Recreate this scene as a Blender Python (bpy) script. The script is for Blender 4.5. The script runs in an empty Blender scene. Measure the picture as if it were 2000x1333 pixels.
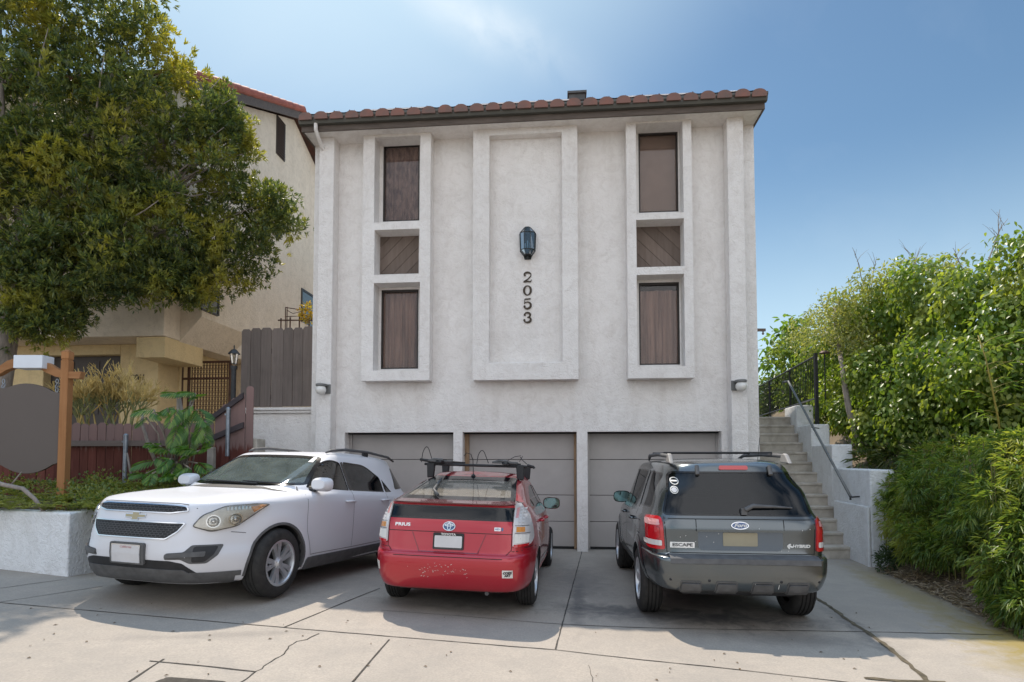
import bpy, bmesh, math, random
import numpy as np
from math import sin, cos, tan, atan2, pi, radians, sqrt, hypot
from mathutils import Vector, Matrix
from mathutils.bvhtree import BVHTree
random.seed(7); RNG = np.random.default_rng(11)
SC = bpy.context.scene
COL = SC.collection
# ------------------------------------------------------------------ camera model (2000 x 1333 photo pixels)
FPX, CAMH, PITCH, SHIFT = 1140.0, 1.717, radians(2.6), 176.7
def ray(px, py):
    xc = (px-1000)/FPX; yc = -(py-666.5-SHIFT)/FPX
    return Vector((xc, cos(PITCH)-yc*sin(PITCH), sin(PITCH)+yc*cos(PITCH)))
def at(px, py, Y):
    d = ray(px, py); t = Y/d.y
    return Vector((d.x*t, Y, CAMH+d.z*t))
def atz(px, py, z=0.0):
    d = ray(px, py); t = (z-CAMH)/d.z
    return Vector((d.x*t, d.y*t, z))
def sstep(a, b, x):
    t = min(1, max(0, (x-a)/(b-a))); return t*t*(3-2*t)
def gz(X, Y):
    """height of the sloping concrete: level at the garage, rising to the left near the street"""
    k = 1-sstep(6.6, 10.8, Y)
    d = 0.83-X
    rise = 0.05*(d+sqrt(d*d+0.5))/2-0.002
    return max(0, rise)*k
def atg(px, py):
    z = 0.0
    for _ in range(12):
        p = atz(px, py, z); z = gz(p.x, p.y)
    return p
# ------------------------------------------------------------------ objects
def tag(o, label=None, cat=None, group=None, kind=None):
    if label: o['label'] = label
    if cat: o['category'] = cat
    if group: o['group'] = group
    if kind: o['kind'] = kind
    return o
def empty(name, loc=(0,0,0), rz=0.0, label=None, cat=None, group=None):
    o = bpy.data.objects.new(name, None); COL.objects.link(o)
    o.location = loc; o.rotation_euler = (0,0,rz); o.empty_display_size = .2
    return tag(o, label, cat, group)
def link(name, me, mats, parent=None):
    o = bpy.data.objects.new(name, me); COL.objects.link(o)
    for m in (mats if isinstance(mats, (list, tuple)) else [mats]): me.materials.append(m)
    if parent is not None: o.parent = parent
    return o
class MB:
    def __init__(s): s.v = []; s.f = []; s.m = []
    def add(s, vs, fs, mat=0, M=None):
        b = len(s.v)
        s.v += [tuple(M @ Vector(v)) if M is not None else tuple(v) for v in vs]
        s.f += [tuple(i+b for i in f) for f in fs]; s.m += [mat]*len(fs)
        return s
    def box(s, x0, x1, y0, y1, z0, z1, mat=0, M=None):
        vs = [(x,y,z) for z in (z0,z1) for y in (y0,y1) for x in (x0,x1)]
        return s.add(vs, [(0,2,3,1),(4,5,7,6),(0,1,5,4),(2,6,7,3),(0,4,6,2),(1,3,7,5)], mat, M)
    def quad(s, a, b, c, d, mat=0): return s.add([a,b,c,d], [(0,1,2,3)], mat)
    def prism(s, pts, d0, d1, ax='y', mat=0, M=None):
        """outline pts (a,b) extruded along ax from d0 to d1; ax y: (x,z); x: (y,z); z: (x,y)"""
        n = len(pts)
        def mk(a, b, d): return {'y':(a,d,b), 'x':(d,a,b), 'z':(a,b,d)}[ax]
        vs = [mk(a,b,d0) for a,b in pts]+[mk(a,b,d1) for a,b in pts]
        fs = [tuple(range(n)), tuple(range(2*n-1, n-1, -1))]+[(i,(i+1)%n,n+(i+1)%n,n+i) for i in range(n)]
        return s.add(vs, fs, mat, M)
    def tube(s, pts, r, n=8, mat=0, M=None, cap=True):
        pts = [Vector(p) for p in pts]; k = len(pts)
        rs = r if isinstance(r, (list, tuple)) else [r]*k
        vs = []; up = None
        for i, p in enumerate(pts):
            t = (pts[min(i+1,k-1)]-pts[max(i-1,0)]).normalized()
            if up is None: up = Vector((0,0,1)) if abs(t.z) < .9 else Vector((1,0,0))
            a = t.cross(up)
            if a.length < 1e-4: a = t.cross(Vector((1,0.3,0)))
            a.normalize(); b = a.cross(t).normalized(); up = b
            for j in range(n):
                w = 2*pi*j/n; vs.append(p+(a*cos(w)+b*sin(w))*rs[i])
        fs = [(i*n+j, i*n+(j+1)%n, (i+1)*n+(j+1)%n, (i+1)*n+j) for i in range(k-1) for j in range(n)]
        if cap: fs += [tuple(range(n-1,-1,-1)), tuple(range((k-1)*n, k*n))]
        return s.add(vs, fs, mat, M)
    def lathe(s, prof, n=24, ax='z', mat=0, M=None, closed=False):
        """profile (r, h) turned about ax"""
        k = len(prof); vs = []
        for j in range(n):
            w = 2*pi*j/n
            for r, h in prof:
                vs.append({'z':(r*cos(w), r*sin(w), h), 'x':(h, r*cos(w), r*sin(w)), 'y':(r*cos(w), h, r*sin(w))}[ax])
        fs = []
        for j in range(n):
            for i in range(k if closed else k-1):
                a, b = j*k+i, j*k+(i+1)%k; c, d = ((j+1)%n)*k+(i+1)%k, ((j+1)%n)*k+i
                fs.append((a,b,c,d))
        return s.add(vs, fs, mat, M)
    def sphere(s, c, r, n=16, mat=0, M=None, sq=(1,1,1)):
        prof = [(max(1e-4, r*sin(pi*i/(n//2))), -r*cos(pi*i/(n//2))) for i in range(n//2+1)]
        T = Matrix.Translation(c) @ Matrix.Diagonal((*sq,1))
        return s.lathe(prof, n, 'z', mat, (M @ T) if M is not None else T)
    def mesh(s, name='m', recalc=True):
        me = bpy.data.meshes.new(name); me.from_pydata(s.v, [], s.f)
        me.polygons.foreach_set('material_index', s.m)
        if recalc:
            bm = bmesh.new(); bm.from_mesh(me)
            bmesh.ops.recalc_face_normals(bm, faces=bm.faces[:]); bm.to_mesh(me); bm.free()
        me.update(); return me
    def build(s, name, mats, parent=None, smooth=None, bevel=0, seg=2, recalc=True):
        me = s.mesh(name, recalc)
        if smooth:
            me.polygons.foreach_set('use_smooth', [True]*len(me.polygons))
            if smooth is not True: me.set_sharp_from_angle(angle=radians(smooth))
        o = link(name, me, mats, parent)
        if bevel:
            md = o.modifiers.new('bevel', 'BEVEL'); md.width = bevel; md.segments = seg; md.limit_method = 'ANGLE'
            md.angle_limit = radians(35); md.harden_normals = False
        return o
def copy_tree(o, parent=None):
    c = o.copy(); COL.objects.link(c); c.parent = parent
    for ch in list(o.children): copy_tree(ch, c)
    return c
def text_mb(txt, size, depth=.006, bold=0.0, shear=0.0, xs=1.0, align='CENTER'):
    """text as mesh data in x (right) / z (up), thickness towards -y"""
    cu = bpy.data.curves.new('txt', 'FONT'); cu.body = txt; cu.size = size; cu.extrude = depth/2; cu.offset = bold; cu.shear = shear
    cu.align_x = align; cu.align_y = 'CENTER'; cu.resolution_u = 3
    ob = bpy.data.objects.new('txt', cu); COL.objects.link(ob)
    dg = bpy.context.evaluated_depsgraph_get(); me = bpy.data.meshes.new_from_object(ob.evaluated_get(dg))
    bpy.data.objects.remove(ob); bpy.data.curves.remove(cu)
    vs = [(v.co.x*xs, -v.co.z, v.co.y) for v in me.vertices]; fs = [tuple(p.vertices) for p in me.polygons]
    bpy.data.meshes.remove(me)
    return vs, fs
# ------------------------------------------------------------------ materials
class NT:
    def __init__(s, name):
        s.m = bpy.data.materials.new(name); s.m.use_nodes = True; s.t = s.m.node_tree; s.t.nodes.clear()
        s.out = s.n('ShaderNodeOutputMaterial'); s.bsdf = s.n('ShaderNodeBsdfPrincipled'); s.l(s.bsdf, 0, s.out, 'Surface')
        s.tc = None
    def n(s, typ, **kw):
        nd = s.t.nodes.new(typ)
        for k, v in kw.items():
            if hasattr(nd, k): setattr(nd, k, v)
            else: nd.inputs[k].default_value = v
        return nd
    def l(s, a, ai, b, bi): s.t.links.new(a.outputs[ai], b.inputs[bi])
    def coord(s):
        if s.tc is None: s.tc = s.n('ShaderNodeTexCoord')
        return s.tc
    def noise(s, scale, detail=4, rough=.55, dist=0, stretch=None, which='Object'):
        nd = s.n('ShaderNodeTexNoise'); nd.inputs['Scale'].default_value = scale; nd.inputs['Detail'].default_value = detail
        nd.inputs['Roughness'].default_value = rough; nd.inputs['Distortion'].default_value = dist
        if stretch:
            mp = s.n('ShaderNodeMapping'); mp.inputs['Scale'].default_value = stretch
            s.l(s.coord(), which, mp, 'Vector'); s.l(mp, 0, nd, 'Vector')
        else: s.l(s.coord(), which, nd, 'Vector')
        return nd
    def ramp(s, src, si, stops):
        r = s.n('ShaderNodeValToRGB'); s.l(src, si, r, 'Fac'); e = r.color_ramp.elements
        while len(e) < len(stops): e.new(.5)
        for el, (p, c) in zip(e, stops):
            el.position = p; el.color = (c if isinstance(c, tuple) else (c,c,c))+(1,) if not (isinstance(c, tuple) and len(c) == 4) else c
        return r
    def mix(s, fac, a, b, mode='MIX'):
        m = s.n('ShaderNodeMix', data_type='RGBA', blend_type=mode)
        for k, v in ((0,fac),(6,a),(7,b)):
            if isinstance(v, (int,float)): m.inputs[k].default_value = v if k == 0 else (v,v,v,1)
            elif isinstance(v, tuple) and len(v) == 3: m.inputs[k].default_value = v+(1,)
            else: s.t.links.new(v[0].outputs[v[1]], m.inputs[k])
        return m
    def bump(s, src, si, strength, dist=.01):
        b = s.n('ShaderNodeBump'); b.inputs['Strength'].default_value = strength; b.inputs['Distance'].default_value = dist
        s.l(src, si, b, 'Height')
        return b
    def set(s, **kw):
        for k, v in kw.items():
            k = {'rough':'Roughness','metal':'Metallic','spec':'Specular IOR Level','coat':'Coat Weight','coatr':'Coat Roughness','col':'Base Color','trans':'Transmission Weight','ior':'IOR','sheen':'Sheen Weight'}.get(k, k)
            s.bsdf.inputs[k].default_value = v+(1,) if isinstance(v, tuple) and len(v) == 3 else v
        return s
def mat(name, col, rough=.6, metal=0, spec=.5, coat=0, var=.0, vscale=4, vdetail=5, bump=0, bscale=60, bdist=.004, stretch=None, col2=None, coatr=.05):
    t = NT(name); t.set(col=col, rough=rough, metal=metal, spec=spec, coat=coat, coatr=coatr)
    if var or col2:
        nz = t.noise(vscale, vdetail, .6, .3, stretch)
        c2 = col2 or tuple(min(1, c*(1+var)) for c in col); c1 = col if col2 else tuple(c*(1-var) for c in col)
        r = t.ramp(nz, 0, [(.3, c1), (.7, c2)]); t.l(r, 0, t.bsdf, 'Base Color')
    if bump:
        nb = t.noise(bscale, 5, .6, 0, stretch); b = t.bump(nb, 0, bump, bdist); t.l(b, 0, t.bsdf, 'Normal')
    return t.m
def stucco(name, col, stain, amt=.5, bs=1.0):
    t = NT(name); t.set(rough=.92, spec=.2)
    big = t.noise(.9, 6, .62, .6); mid = t.noise(4.5, 7, .68, 1.2); v = t.noise(1.4, 4, .6, .2, (2.2,2.2,.35))
    f1 = t.ramp(big, 0, [(.38,0.0),(.72,1.0)]); f2 = t.ramp(mid, 0, [(.45,0.0),(.75,1.0)]); f3 = t.ramp(v, 0, [(.5,0.0),(.8,1.0)])
    c = t.mix((f1,0), col, tuple(a*(1-amt*.25)+b*amt*.25 for a,b in zip(col,stain)))
    m2 = t.n('ShaderNodeMath', operation='MULTIPLY'); t.l(f2,0,m2,0); m2.inputs[1].default_value = .5*amt
    c = t.mix((m2,0), (c,2), stain)
    m3 = t.n('ShaderNodeMath', operation='MULTIPLY'); t.l(f3,0,m3,0); m3.inputs[1].default_value = .42*amt
    c = t.mix((m3,0), (c,2), stain)
    # short trowel marks
    tr = t.noise(9, 3, .5, 3.4); tm = t.ramp(tr, 0, [(.485,0.0),(.5,1.0),(.515,0.0)])
    m4 = t.n('ShaderNodeMath', operation='MULTIPLY'); t.l(tm,0,m4,0); t.l(f2,0,m4,1)
    m5 = t.n('ShaderNodeMath', operation='MULTIPLY'); t.l(m4,0,m5,0); m5.inputs[1].default_value = .85*amt
    c = t.mix((m5,0), (c,2), tuple(x*.6 for x in stain))
    t.l(c, 2, t.bsdf, 'Base Color')
    h1 = t.noise(11, 6, .6, 1.6); h2 = t.noise(60, 3, .6)
    a = t.n('ShaderNodeMath', operation='MULTIPLY_ADD'); t.l(h2,0,a,0); a.inputs[1].default_value = .45; t.l(h1,0,a,2)
    b = t.bump(a, 0, .75*bs, .03); t.l(b, 0, t.bsdf, 'Normal')
    return t.m
def wood(name, col, col2, vscale=6, axis='z', rough=.75):
    st = {'z':(9,9,.6), 'x':(.6,9,9)}[axis]
    t = NT(name); t.set(rough=rough, spec=.25)
    n1 = t.noise(2.2, 8, .7, .5, st); n2 = t.noise(1.7, 5, .6, .3)
    c = t.mix((t.ramp(n1,0,[(.3,0.0),(.72,1.0)]),0), col, col2)
    isl = t.n('ShaderNodeNewGeometry'); rr = t.ramp(isl, 'Random Per Island', [(0,.8),(1,1.15)])
    c = t.mix(1.0, (c,2), (rr,0), 'MULTIPLY')
    c = t.mix((t.ramp(n2,0,[(.5,0.0),(.8,.45)]),0), (c,2), tuple(x*.55 for x in col))
    t.l(c,2,t.bsdf,'Base Color'); b = t.bump(n1,0,.35,.006); t.l(b,0,t.bsdf,'Normal')
    return t.m
def leafmat(name, c1, c2, c3, trans=.4, rough=.42, patch=None, pscale=.9):
    """leaf: colour varies leaf by leaf between three tones, light passes through"""
    t = NT(name); t.set(rough=rough, spec=.5)
    g = t.n('ShaderNodeNewGeometry'); r = t.ramp(g, 'Random Per Island', [(0,c1),(.5,c2),(1,c3)])
    src = (r, 0)
    if patch:
        nz = t.noise(pscale, 3, .6, .4); f = t.ramp(nz, 0, [(.50,0.0),(.66,.9)])
        src = (t.mix((f,0), src, (t.ramp(g,'Random Per Island',[(0,patch),(1,tuple(x*1.35 for x in patch))]),0)), 2)
    t.t.links.new(src[0].outputs[src[1]], t.bsdf.inputs['Base Color'])
    tr = t.n('ShaderNodeBsdfTranslucent'); mc = t.mix(1.0, src, (1.5,1.45,.55), 'MULTIPLY'); t.l(mc,2,tr,'Color')
    ms = t.n('ShaderNodeMixShader'); ms.inputs[0].default_value = trans
    t.l(t.bsdf,0,ms,1); t.l(tr,0,ms,2); t.l(ms,0,t.out,'Surface')
    return t.m
def glassmat(name, tint, refl=1.0, dust_sheen=0.0, rough=.02, dust_sheen_col=(.5,.47,.42)):
    t = NT(name); t.t.nodes.remove(t.bsdf)
    tr = t.n('ShaderNodeBsdfTransparent'); tr.inputs[0].default_value = tint+(1,)
    gl = t.n('ShaderNodeBsdfGlossy'); gl.inputs['Roughness'].default_value = rough; gl.inputs[0].default_value = (refl,refl,refl,1)
    fr = t.n('ShaderNodeFresnel'); fr.inputs[0].default_value = 1.6
    ms = t.n('ShaderNodeMixShader'); t.l(fr,0,ms,0); t.l(tr,0,ms,1); t.l(gl,0,ms,2)
    last = ms
    if dust_sheen:
        df = t.n('ShaderNodeBsdfDiffuse'); df.inputs[0].default_value = dust_sheen_col+(1,)
        nz = t.noise(5, 6, .65, .4); f = t.ramp(nz, 0, [(.3,dust_sheen*.5),(.75,dust_sheen)])
        m2 = t.n('ShaderNodeMixShader'); t.l(f,0,m2,0); t.l(ms,0,m2,1); t.l(df,0,m2,2); last = m2
    t.l(last,0,t.out,'Surface')
    return t.m
def carpaint(name, col, metal=.0, rough=.32, coat=1.0, dirt=.25, dirtcol=(.33,.29,.24), flake=.0):
    t = NT(name); t.set(metal=metal, rough=rough, coat=coat, coatr=.045, spec=.5)
    n1 = t.noise(2.6, 6, .65, .5); n2 = t.noise(70, 2, .5); 
    sep = t.n('ShaderNodeSeparateXYZ'); t.l(t.coord(),'Object',sep,0)
    low = t.n('ShaderNodeMapRange'); t.l(sep,2,low,0); low.inputs[1].default_value = .2; low.inputs[2].default_value = 1.0; low.inputs[3].default_value = 1.0; low.inputs[4].default_value = .3
    f = t.ramp(n1,0,[(.35,0.0),(.75,1.0)]); m = t.n('ShaderNodeMath', operation='MULTIPLY'); t.l(f,0,m,0); t.l(low,0,m,1)
    m2 = t.n('ShaderNodeMath', operation='MULTIPLY'); t.l(m,0,m2,0); m2.inputs[1].default_value = dirt
    c = t.mix((m2,0), col, dirtcol); t.l(c,2,t.bsdf,'Base Color')
    r = t.n('ShaderNodeMath', operation='MULTIPLY_ADD'); t.l(m2,0,r,0); r.inputs[1].default_value = .9; r.inputs[2].default_value = .035; t.l(r,0,t.bsdf,'Coat Roughness')
    if flake:
        b = t.bump(n2,0,flake,.001); t.l(b,0,t.bsdf,'Normal')
    return t.m
# ================================================================== camera, sky, sun, ground
cam = bpy.data.cameras.new('camera'); camo = bpy.data.objects.new('camera', cam); COL.objects.link(camo)
cam.sensor_width = 36; cam.sensor_fit = 'HORIZONTAL'; cam.lens = FPX/2000*36; cam.shift_y = SHIFT/2000; cam.clip_end = 3000; cam.clip_start = .05
camo.location = (0,0,CAMH); camo.rotation_euler = (pi/2+PITCH, 0, 0); SC.camera = camo
SUN = Vector((-.25, .55, 1.0)).normalized(); ELEV = math.asin(SUN.z); AZ = atan2(SUN.x, SUN.y)
w = bpy.data.worlds.new('World'); SC.world = w; w.use_nodes = True; nt = w.node_tree; nt.nodes.clear()
wo = nt.nodes.new('ShaderNodeOutputWorld'); bg = nt.nodes.new('ShaderNodeBackground'); sky = nt.nodes.new('ShaderNodeTexSky')
sky.sky_type = 'NISHITA'; sky.sun_disc = False; sky.sun_elevation = ELEV; sky.sun_rotation = AZ
sky.air_density = 1.1; sky.dust_density = .55; sky.ozone_density = 1.8; sky.altitude = 30
SKY_STRENGTH = .10
bg.inputs[1].default_value = SKY_STRENGTH
tc = nt.nodes.new('ShaderNodeTexCoord')
# thin cirrus: streaky noise in the sky's own direction, kept to a few wisps
mp = nt.nodes.new('ShaderNodeMapping'); mp.inputs['Rotation'].default_value = (0,0,radians(35)); mp.inputs['Scale'].default_value = (1.2,3.2,2.0)
nt.links.new(tc.outputs['Generated'], mp.inputs['Vector'])
nz = nt.nodes.new('ShaderNodeTexNoise'); nz.inputs['Scale'].default_value = 2.1; nz.inputs['Detail'].default_value = 7; nz.inputs['Roughness'].default_value = .55; nz.inputs['Distortion'].default_value = .6
nt.links.new(mp.outputs[0], nz.inputs['Vector'])
rp = nt.nodes.new('ShaderNodeValToRGB'); rp.color_ramp.elements[0].position = .5; rp.color_ramp.elements[1].position = .85
rp.color_ramp.elements[1].color = (.6,.6,.6,1)
nt.links.new(nz.outputs[0], rp.inputs[0])
# one brighter wisp high over the roof
d0 = ray(930, 40).normalized()
v1 = nt.nodes.new('ShaderNodeVectorMath'); v1.operation = 'SUBTRACT'; nt.links.new(tc.outputs['Generated'], v1.inputs[0]); v1.inputs[1].default_value = d0
ax1 = (ray(1045,105).normalized()-ray(850,0).normalized()).normalized()
dt = nt.nodes.new('ShaderNodeVectorMath'); dt.operation = 'DOT_PRODUCT'; nt.links.new(v1.outputs[0], dt.inputs[0]); dt.inputs[1].default_value = ax1
nn = ax1.cross(d0).normalized()
dp = nt.nodes.new('ShaderNodeVectorMath'); dp.operation = 'DOT_PRODUCT'; nt.links.new(v1.outputs[0], dp.inputs[0]); dp.inputs[1].default_value = nn
def mnode(op, a, b):
    m = nt.nodes.new('ShaderNodeMath'); m.operation = op
    for i, x in enumerate((a,b)):
        if isinstance(x, (int,float)): m.inputs[i].default_value = x
        else: nt.links.new(x.outputs[x_out(x)], m.inputs[i])
    return m
def x_out(x): return 'Value' if x.bl_idname in ('ShaderNodeVectorMath','ShaderNodeMath') else 0
e1 = mnode('POWER', mnode('ABSOLUTE', mnode('DIVIDE', dt, .12), 0), 2); e2 = mnode('POWER', mnode('ABSOLUTE', mnode('DIVIDE', dp, .028), 0), 2)
ex = mnode('POWER', 2.718, mnode('MULTIPLY', mnode('ADD', e1, e2), -1.0))
nz2 = nt.nodes.new('ShaderNodeTexNoise'); nz2.inputs['Scale'].default_value = 9; nz2.inputs['Detail'].default_value = 6; nz2.inputs['Distortion'].default_value = .8
nt.links.new(tc.outputs['Generated'], nz2.inputs['Vector'])
rp2 = nt.nodes.new('ShaderNodeValToRGB'); rp2.color_ramp.elements[0].position = .3; rp2.color_ramp.elements[1].position = .75; nt.links.new(nz2.outputs[0], rp2.inputs[0])
wf = mnode('MULTIPLY', ex, rp2)
cf = mnode('ADD', mnode('MULTIPLY', rp, .13), mnode('MULTIPLY', wf, .85))
# thin milky veil round the sun and pale haze along the horizon
tint = nt.nodes.new('ShaderNodeMix'); tint.data_type = 'RGBA'; tint.blend_type = 'MULTIPLY'; tint.inputs[0].default_value = 1; nt.links.new(sky.outputs[0], tint.inputs[6]); tint.inputs[7].default_value = (.90,1.07,1.07,1)
ds = nt.nodes.new('ShaderNodeVectorMath'); ds.operation = 'DOT_PRODUCT'; nt.links.new(tc.outputs['Generated'], ds.inputs[0]); ds.inputs[1].default_value = SUN
mv = nt.nodes.new('ShaderNodeMapRange'); mv.interpolation_type = 'SMOOTHSTEP'; nt.links.new(ds.outputs['Value'], mv.inputs[0])
for i_, v_ in enumerate((.76,1.0,0.0,.85)): mv.inputs[i_+1].default_value = v_
spz = nt.nodes.new('ShaderNodeSeparateXYZ'); nt.links.new(tc.outputs['Generated'], spz.inputs[0])
mh = nt.nodes.new('ShaderNodeMapRange'); mh.interpolation_type = 'SMOOTHSTEP'; nt.links.new(spz.outputs[2], mh.inputs[0])
for i_, v_ in enumerate((.0,.46,.95,0.0)): mh.inputs[i_+1].default_value = v_
vh = mnode('MAXIMUM', mv, mh)
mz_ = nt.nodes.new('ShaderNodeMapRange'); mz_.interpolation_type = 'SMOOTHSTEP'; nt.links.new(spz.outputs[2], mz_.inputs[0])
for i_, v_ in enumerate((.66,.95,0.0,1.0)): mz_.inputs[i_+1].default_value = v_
veil = nt.nodes.new('ShaderNodeMix'); veil.data_type = 'RGBA'; nt.links.new(vh.outputs[0], veil.inputs[0]); nt.links.new(tint.outputs[2], veil.inputs[6]); veil.inputs[7].default_value = (6.9,8.9,10.2,1)
cl = nt.nodes.new('ShaderNodeMix'); cl.data_type = 'RGBA'; cl.clamp_factor = True
nt.links.new(cf.outputs[0], cl.inputs[0]); nt.links.new(veil.outputs[2], cl.inputs[6]); cl.inputs[7].default_value = (9.6,10.2,10.6,1)
# broken bright cloud added on the unseen street side, to light the shaded facade
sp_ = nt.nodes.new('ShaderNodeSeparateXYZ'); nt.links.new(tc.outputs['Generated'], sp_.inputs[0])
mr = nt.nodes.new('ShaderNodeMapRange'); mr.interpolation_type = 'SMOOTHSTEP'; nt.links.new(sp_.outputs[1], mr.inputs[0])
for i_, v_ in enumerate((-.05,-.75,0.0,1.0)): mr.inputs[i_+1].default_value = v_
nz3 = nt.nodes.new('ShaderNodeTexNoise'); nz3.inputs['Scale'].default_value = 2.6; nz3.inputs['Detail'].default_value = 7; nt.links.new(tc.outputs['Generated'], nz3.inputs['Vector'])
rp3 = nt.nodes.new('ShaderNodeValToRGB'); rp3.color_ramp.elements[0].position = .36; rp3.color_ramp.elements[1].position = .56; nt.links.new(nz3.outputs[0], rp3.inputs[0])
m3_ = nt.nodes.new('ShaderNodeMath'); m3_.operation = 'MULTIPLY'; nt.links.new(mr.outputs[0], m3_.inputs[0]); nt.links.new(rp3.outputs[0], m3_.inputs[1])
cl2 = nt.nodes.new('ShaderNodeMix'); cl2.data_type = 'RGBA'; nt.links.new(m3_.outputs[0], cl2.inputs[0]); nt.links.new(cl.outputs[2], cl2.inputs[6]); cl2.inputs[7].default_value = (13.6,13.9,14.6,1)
zen = nt.nodes.new('ShaderNodeMix'); zen.data_type = 'RGBA'; nt.links.new(mz_.outputs[0], zen.inputs[0]); nt.links.new(cl2.outputs[2], zen.inputs[6]); zen.inputs[7].default_value = (7.2,10.2,14.5,1)  # blue boost at the unseen zenith, added to lift the shaded ground
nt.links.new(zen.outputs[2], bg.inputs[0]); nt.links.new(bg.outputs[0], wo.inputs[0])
sl = bpy.data.lights.new('sun', 'SUN'); sl.energy = 4.6; sl.angle = radians(.53); sl.color = (1.0,.9,.77)
so = bpy.data.objects.new('sun', sl); COL.objects.link(so); so.rotation_euler = SUN.to_track_quat('Z','Y').to_euler(); so.location = (-10,25,40)
SC.view_settings.view_transform = 'Standard'; SC.view_settings.look = 'None'; SC.view_settings.exposure = 0.10; SC.view_settings.gamma = 1
SC.cycles.use_denoising = True; SC.cycles.max_bounces = 8; SC.cycles.transparent_max_bounces = 16; SC.cycles.sample_clamp_indirect = 6

# ---- building frame: u along the front, v into the building
PSI = radians(5.0)
_q = atz(1140, 1073, 0)
BVEC = Vector((cos(PSI), -sin(PSI), 0)); BIN = Vector((sin(PSI), cos(PSI), 0))
DOOR_V = .30
_o = _q - BIN*DOOR_V
BORG = Vector((_o.x, _o.y, 0)) - BVEC*((_o.x)/cos(PSI))      # origin on the wall plane where world x = 0
def loc(px, py, v=0.0):
    """pixel -> (u, w) on the plane local y = v of the building frame"""
    d = ray(px, py); p0 = Vector((0,0,CAMH))
    t = ((BORG+BIN*v-p0).dot(BIN))/d.dot(BIN); p = p0+d*t
    return (p-BORG).dot(BVEC), p.z
def bw(u, v, z=0.0): return BORG+BVEC*u+BIN*v+Vector((0,0,z))

# ---- concrete
def concrete_mat():
    t = NT('concrete'); t.set(rough=.88, spec=.25)
    big = t.noise(.55, 6, .6, .5); mid = t.noise(3.2, 8, .7, .8); fine = t.noise(55, 4, .7); 
    c = t.mix((t.ramp(big,0,[(.3,0.0),(.7,1.0)]),0), (.37,.322,.272), (.48,.418,.35))
    c = t.mix((t.ramp(mid,0,[(.42,0.0),(.72,.55)]),0), (c,2), (.29,.265,.235))
    c = t.mix((t.ramp(fine,0,[(.3,.65),(.7,0.0)]),0), (c,2), (.25,.23,.205))
    sp = t.n('ShaderNodeTexVoronoi'); sp.inputs['Scale'].default_value = 9; t.l(t.coord(),'Object',sp,'Vector')
    c = t.mix((t.ramp(sp,0,[(.02,.6),(.04,0.0)]),0), (c,2), (.10,.09,.08))
    sep = t.n('ShaderNodeSeparateXYZ'); t.l(t.coord(),'Object',sep,0)
    # tyre and oil marks where cars park
    def blob(cx, cy, rx, ry, rot=0.0):
        m = t.n('ShaderNodeMapping', vector_type='TEXTURE'); m.inputs['Location'].default_value = (cx*1.041,cy,0); m.inputs['Rotation'].default_value = (0,0,rot); m.inputs['Scale'].default_value = (rx*1.041,ry,30)
        t.l(t.coord(),'Object',m,0); ln = t.n('ShaderNodeVectorMath', operation='LENGTH'); t.l(m,0,ln,0)
        nzz = t.noise(4.5, 5, .65, 1.2); a = t.n('ShaderNodeMath', operation='MULTIPLY_ADD'); t.l(nzz,0,a,0); a.inputs[1].default_value = 1.3; 
        b = t.n('ShaderNodeMath', operation='SUBTRACT'); t.l(ln,'Value',b,0); b.inputs[1].default_value = .65; t.l(b,0,a,2)
        return t.ramp(a,0,[(.25,1.0),(.95,0.0)])
    for (cx,cy,rx,ry,ro,g) in ((1.35,6.6,1.3,.30,-.25,.60),(1.9,6.35,1.8,.42,-.15,.6),(2.35,7.3,.9,1.6,0,.6),(-.35,7.6,.8,1.6,0,.55),(-3.0,7.8,.9,1.7,.3,.4),(.9,8.2,.5,1.6,0,.35),(2.6,5.6,1.0,.3,-.2,.3),(.75,7.0,.12,1.6,-.12,.5),(3.35,6.0,.14,1.3,-.15,.4),(-1.2,6.6,.5,.25,-.2,.3),(-2.4,5.2,1.2,.12,.3,.2)):
        f = blob(cx,cy,rx,ry,ro); m = t.n('ShaderNodeMath', operation='MULTIPLY'); t.l(f,0,m,0); m.inputs[1].default_value = g
        c = t.mix((m,0), (c,2), (.075,.075,.078))
    # moss and algae along the planted edge on the right
    for (cx,cy,rx,ry,ro,g) in ((4.85,7.6,.38,2.6,-.21,.5),(4.62,5.5,.75,1.0,-.3,.75),(4.1,4.9,.5,.45,0,.35)):
        f = blob(cx,cy,rx,ry,ro); m = t.n('ShaderNodeMath', operation='MULTIPLY'); t.l(f,0,m,0); m.inputs[1].default_value = g
        c = t.mix((m,0), (c,2), (.27,.20,.035))
    t.l(c,2,t.bsdf,'Base Color')
    h = t.noise(120, 4, .7); b = t.bump(h,0,.35,.004); t.l(b,0,t.bsdf,'Normal')
    return t.m
M_CONC = concrete_mat()
def sheet(name, xs, ys, zf, m, kind='structure'):
    mb = MB(); nx = len(xs); mb.v = [(x,y,zf(x,y)) for y in ys for x in xs]
    mb.f = [(j*nx+i, j*nx+i+1, (j+1)*nx+i+1, (j+1)*nx+i) for j in range(len(ys)-1) for i in range(nx-1)]; mb.m = [0]*len(mb.f)
    o = mb.build(name, m, None, smooth=True, recalc=False); tag(o, kind=kind); return o
sheet('driveway', [ -14+.25*i for i in range(int(30/.25)+1)], [-3+.25*i for i in range(int(19/.25)+1)], lambda x,y: gz(x,y), M_CONC)
M_ASPH = mat('street_concrete', (.34,.30,.25), .9, var=.2, vscale=5, bump=.5, bscale=150)
sheet('street', [-60+4*i for i in range(31)], [-14,-8.5,-3], lambda x,y: gz(max(-14,min(16,x)),-3)-.12+(0 if y < -3.1 else .0), M_ASPH)
M_EARTH = mat('earth', (.16,.125,.085), .95, var=.35, vscale=1.5, bump=.6, bscale=25)
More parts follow.
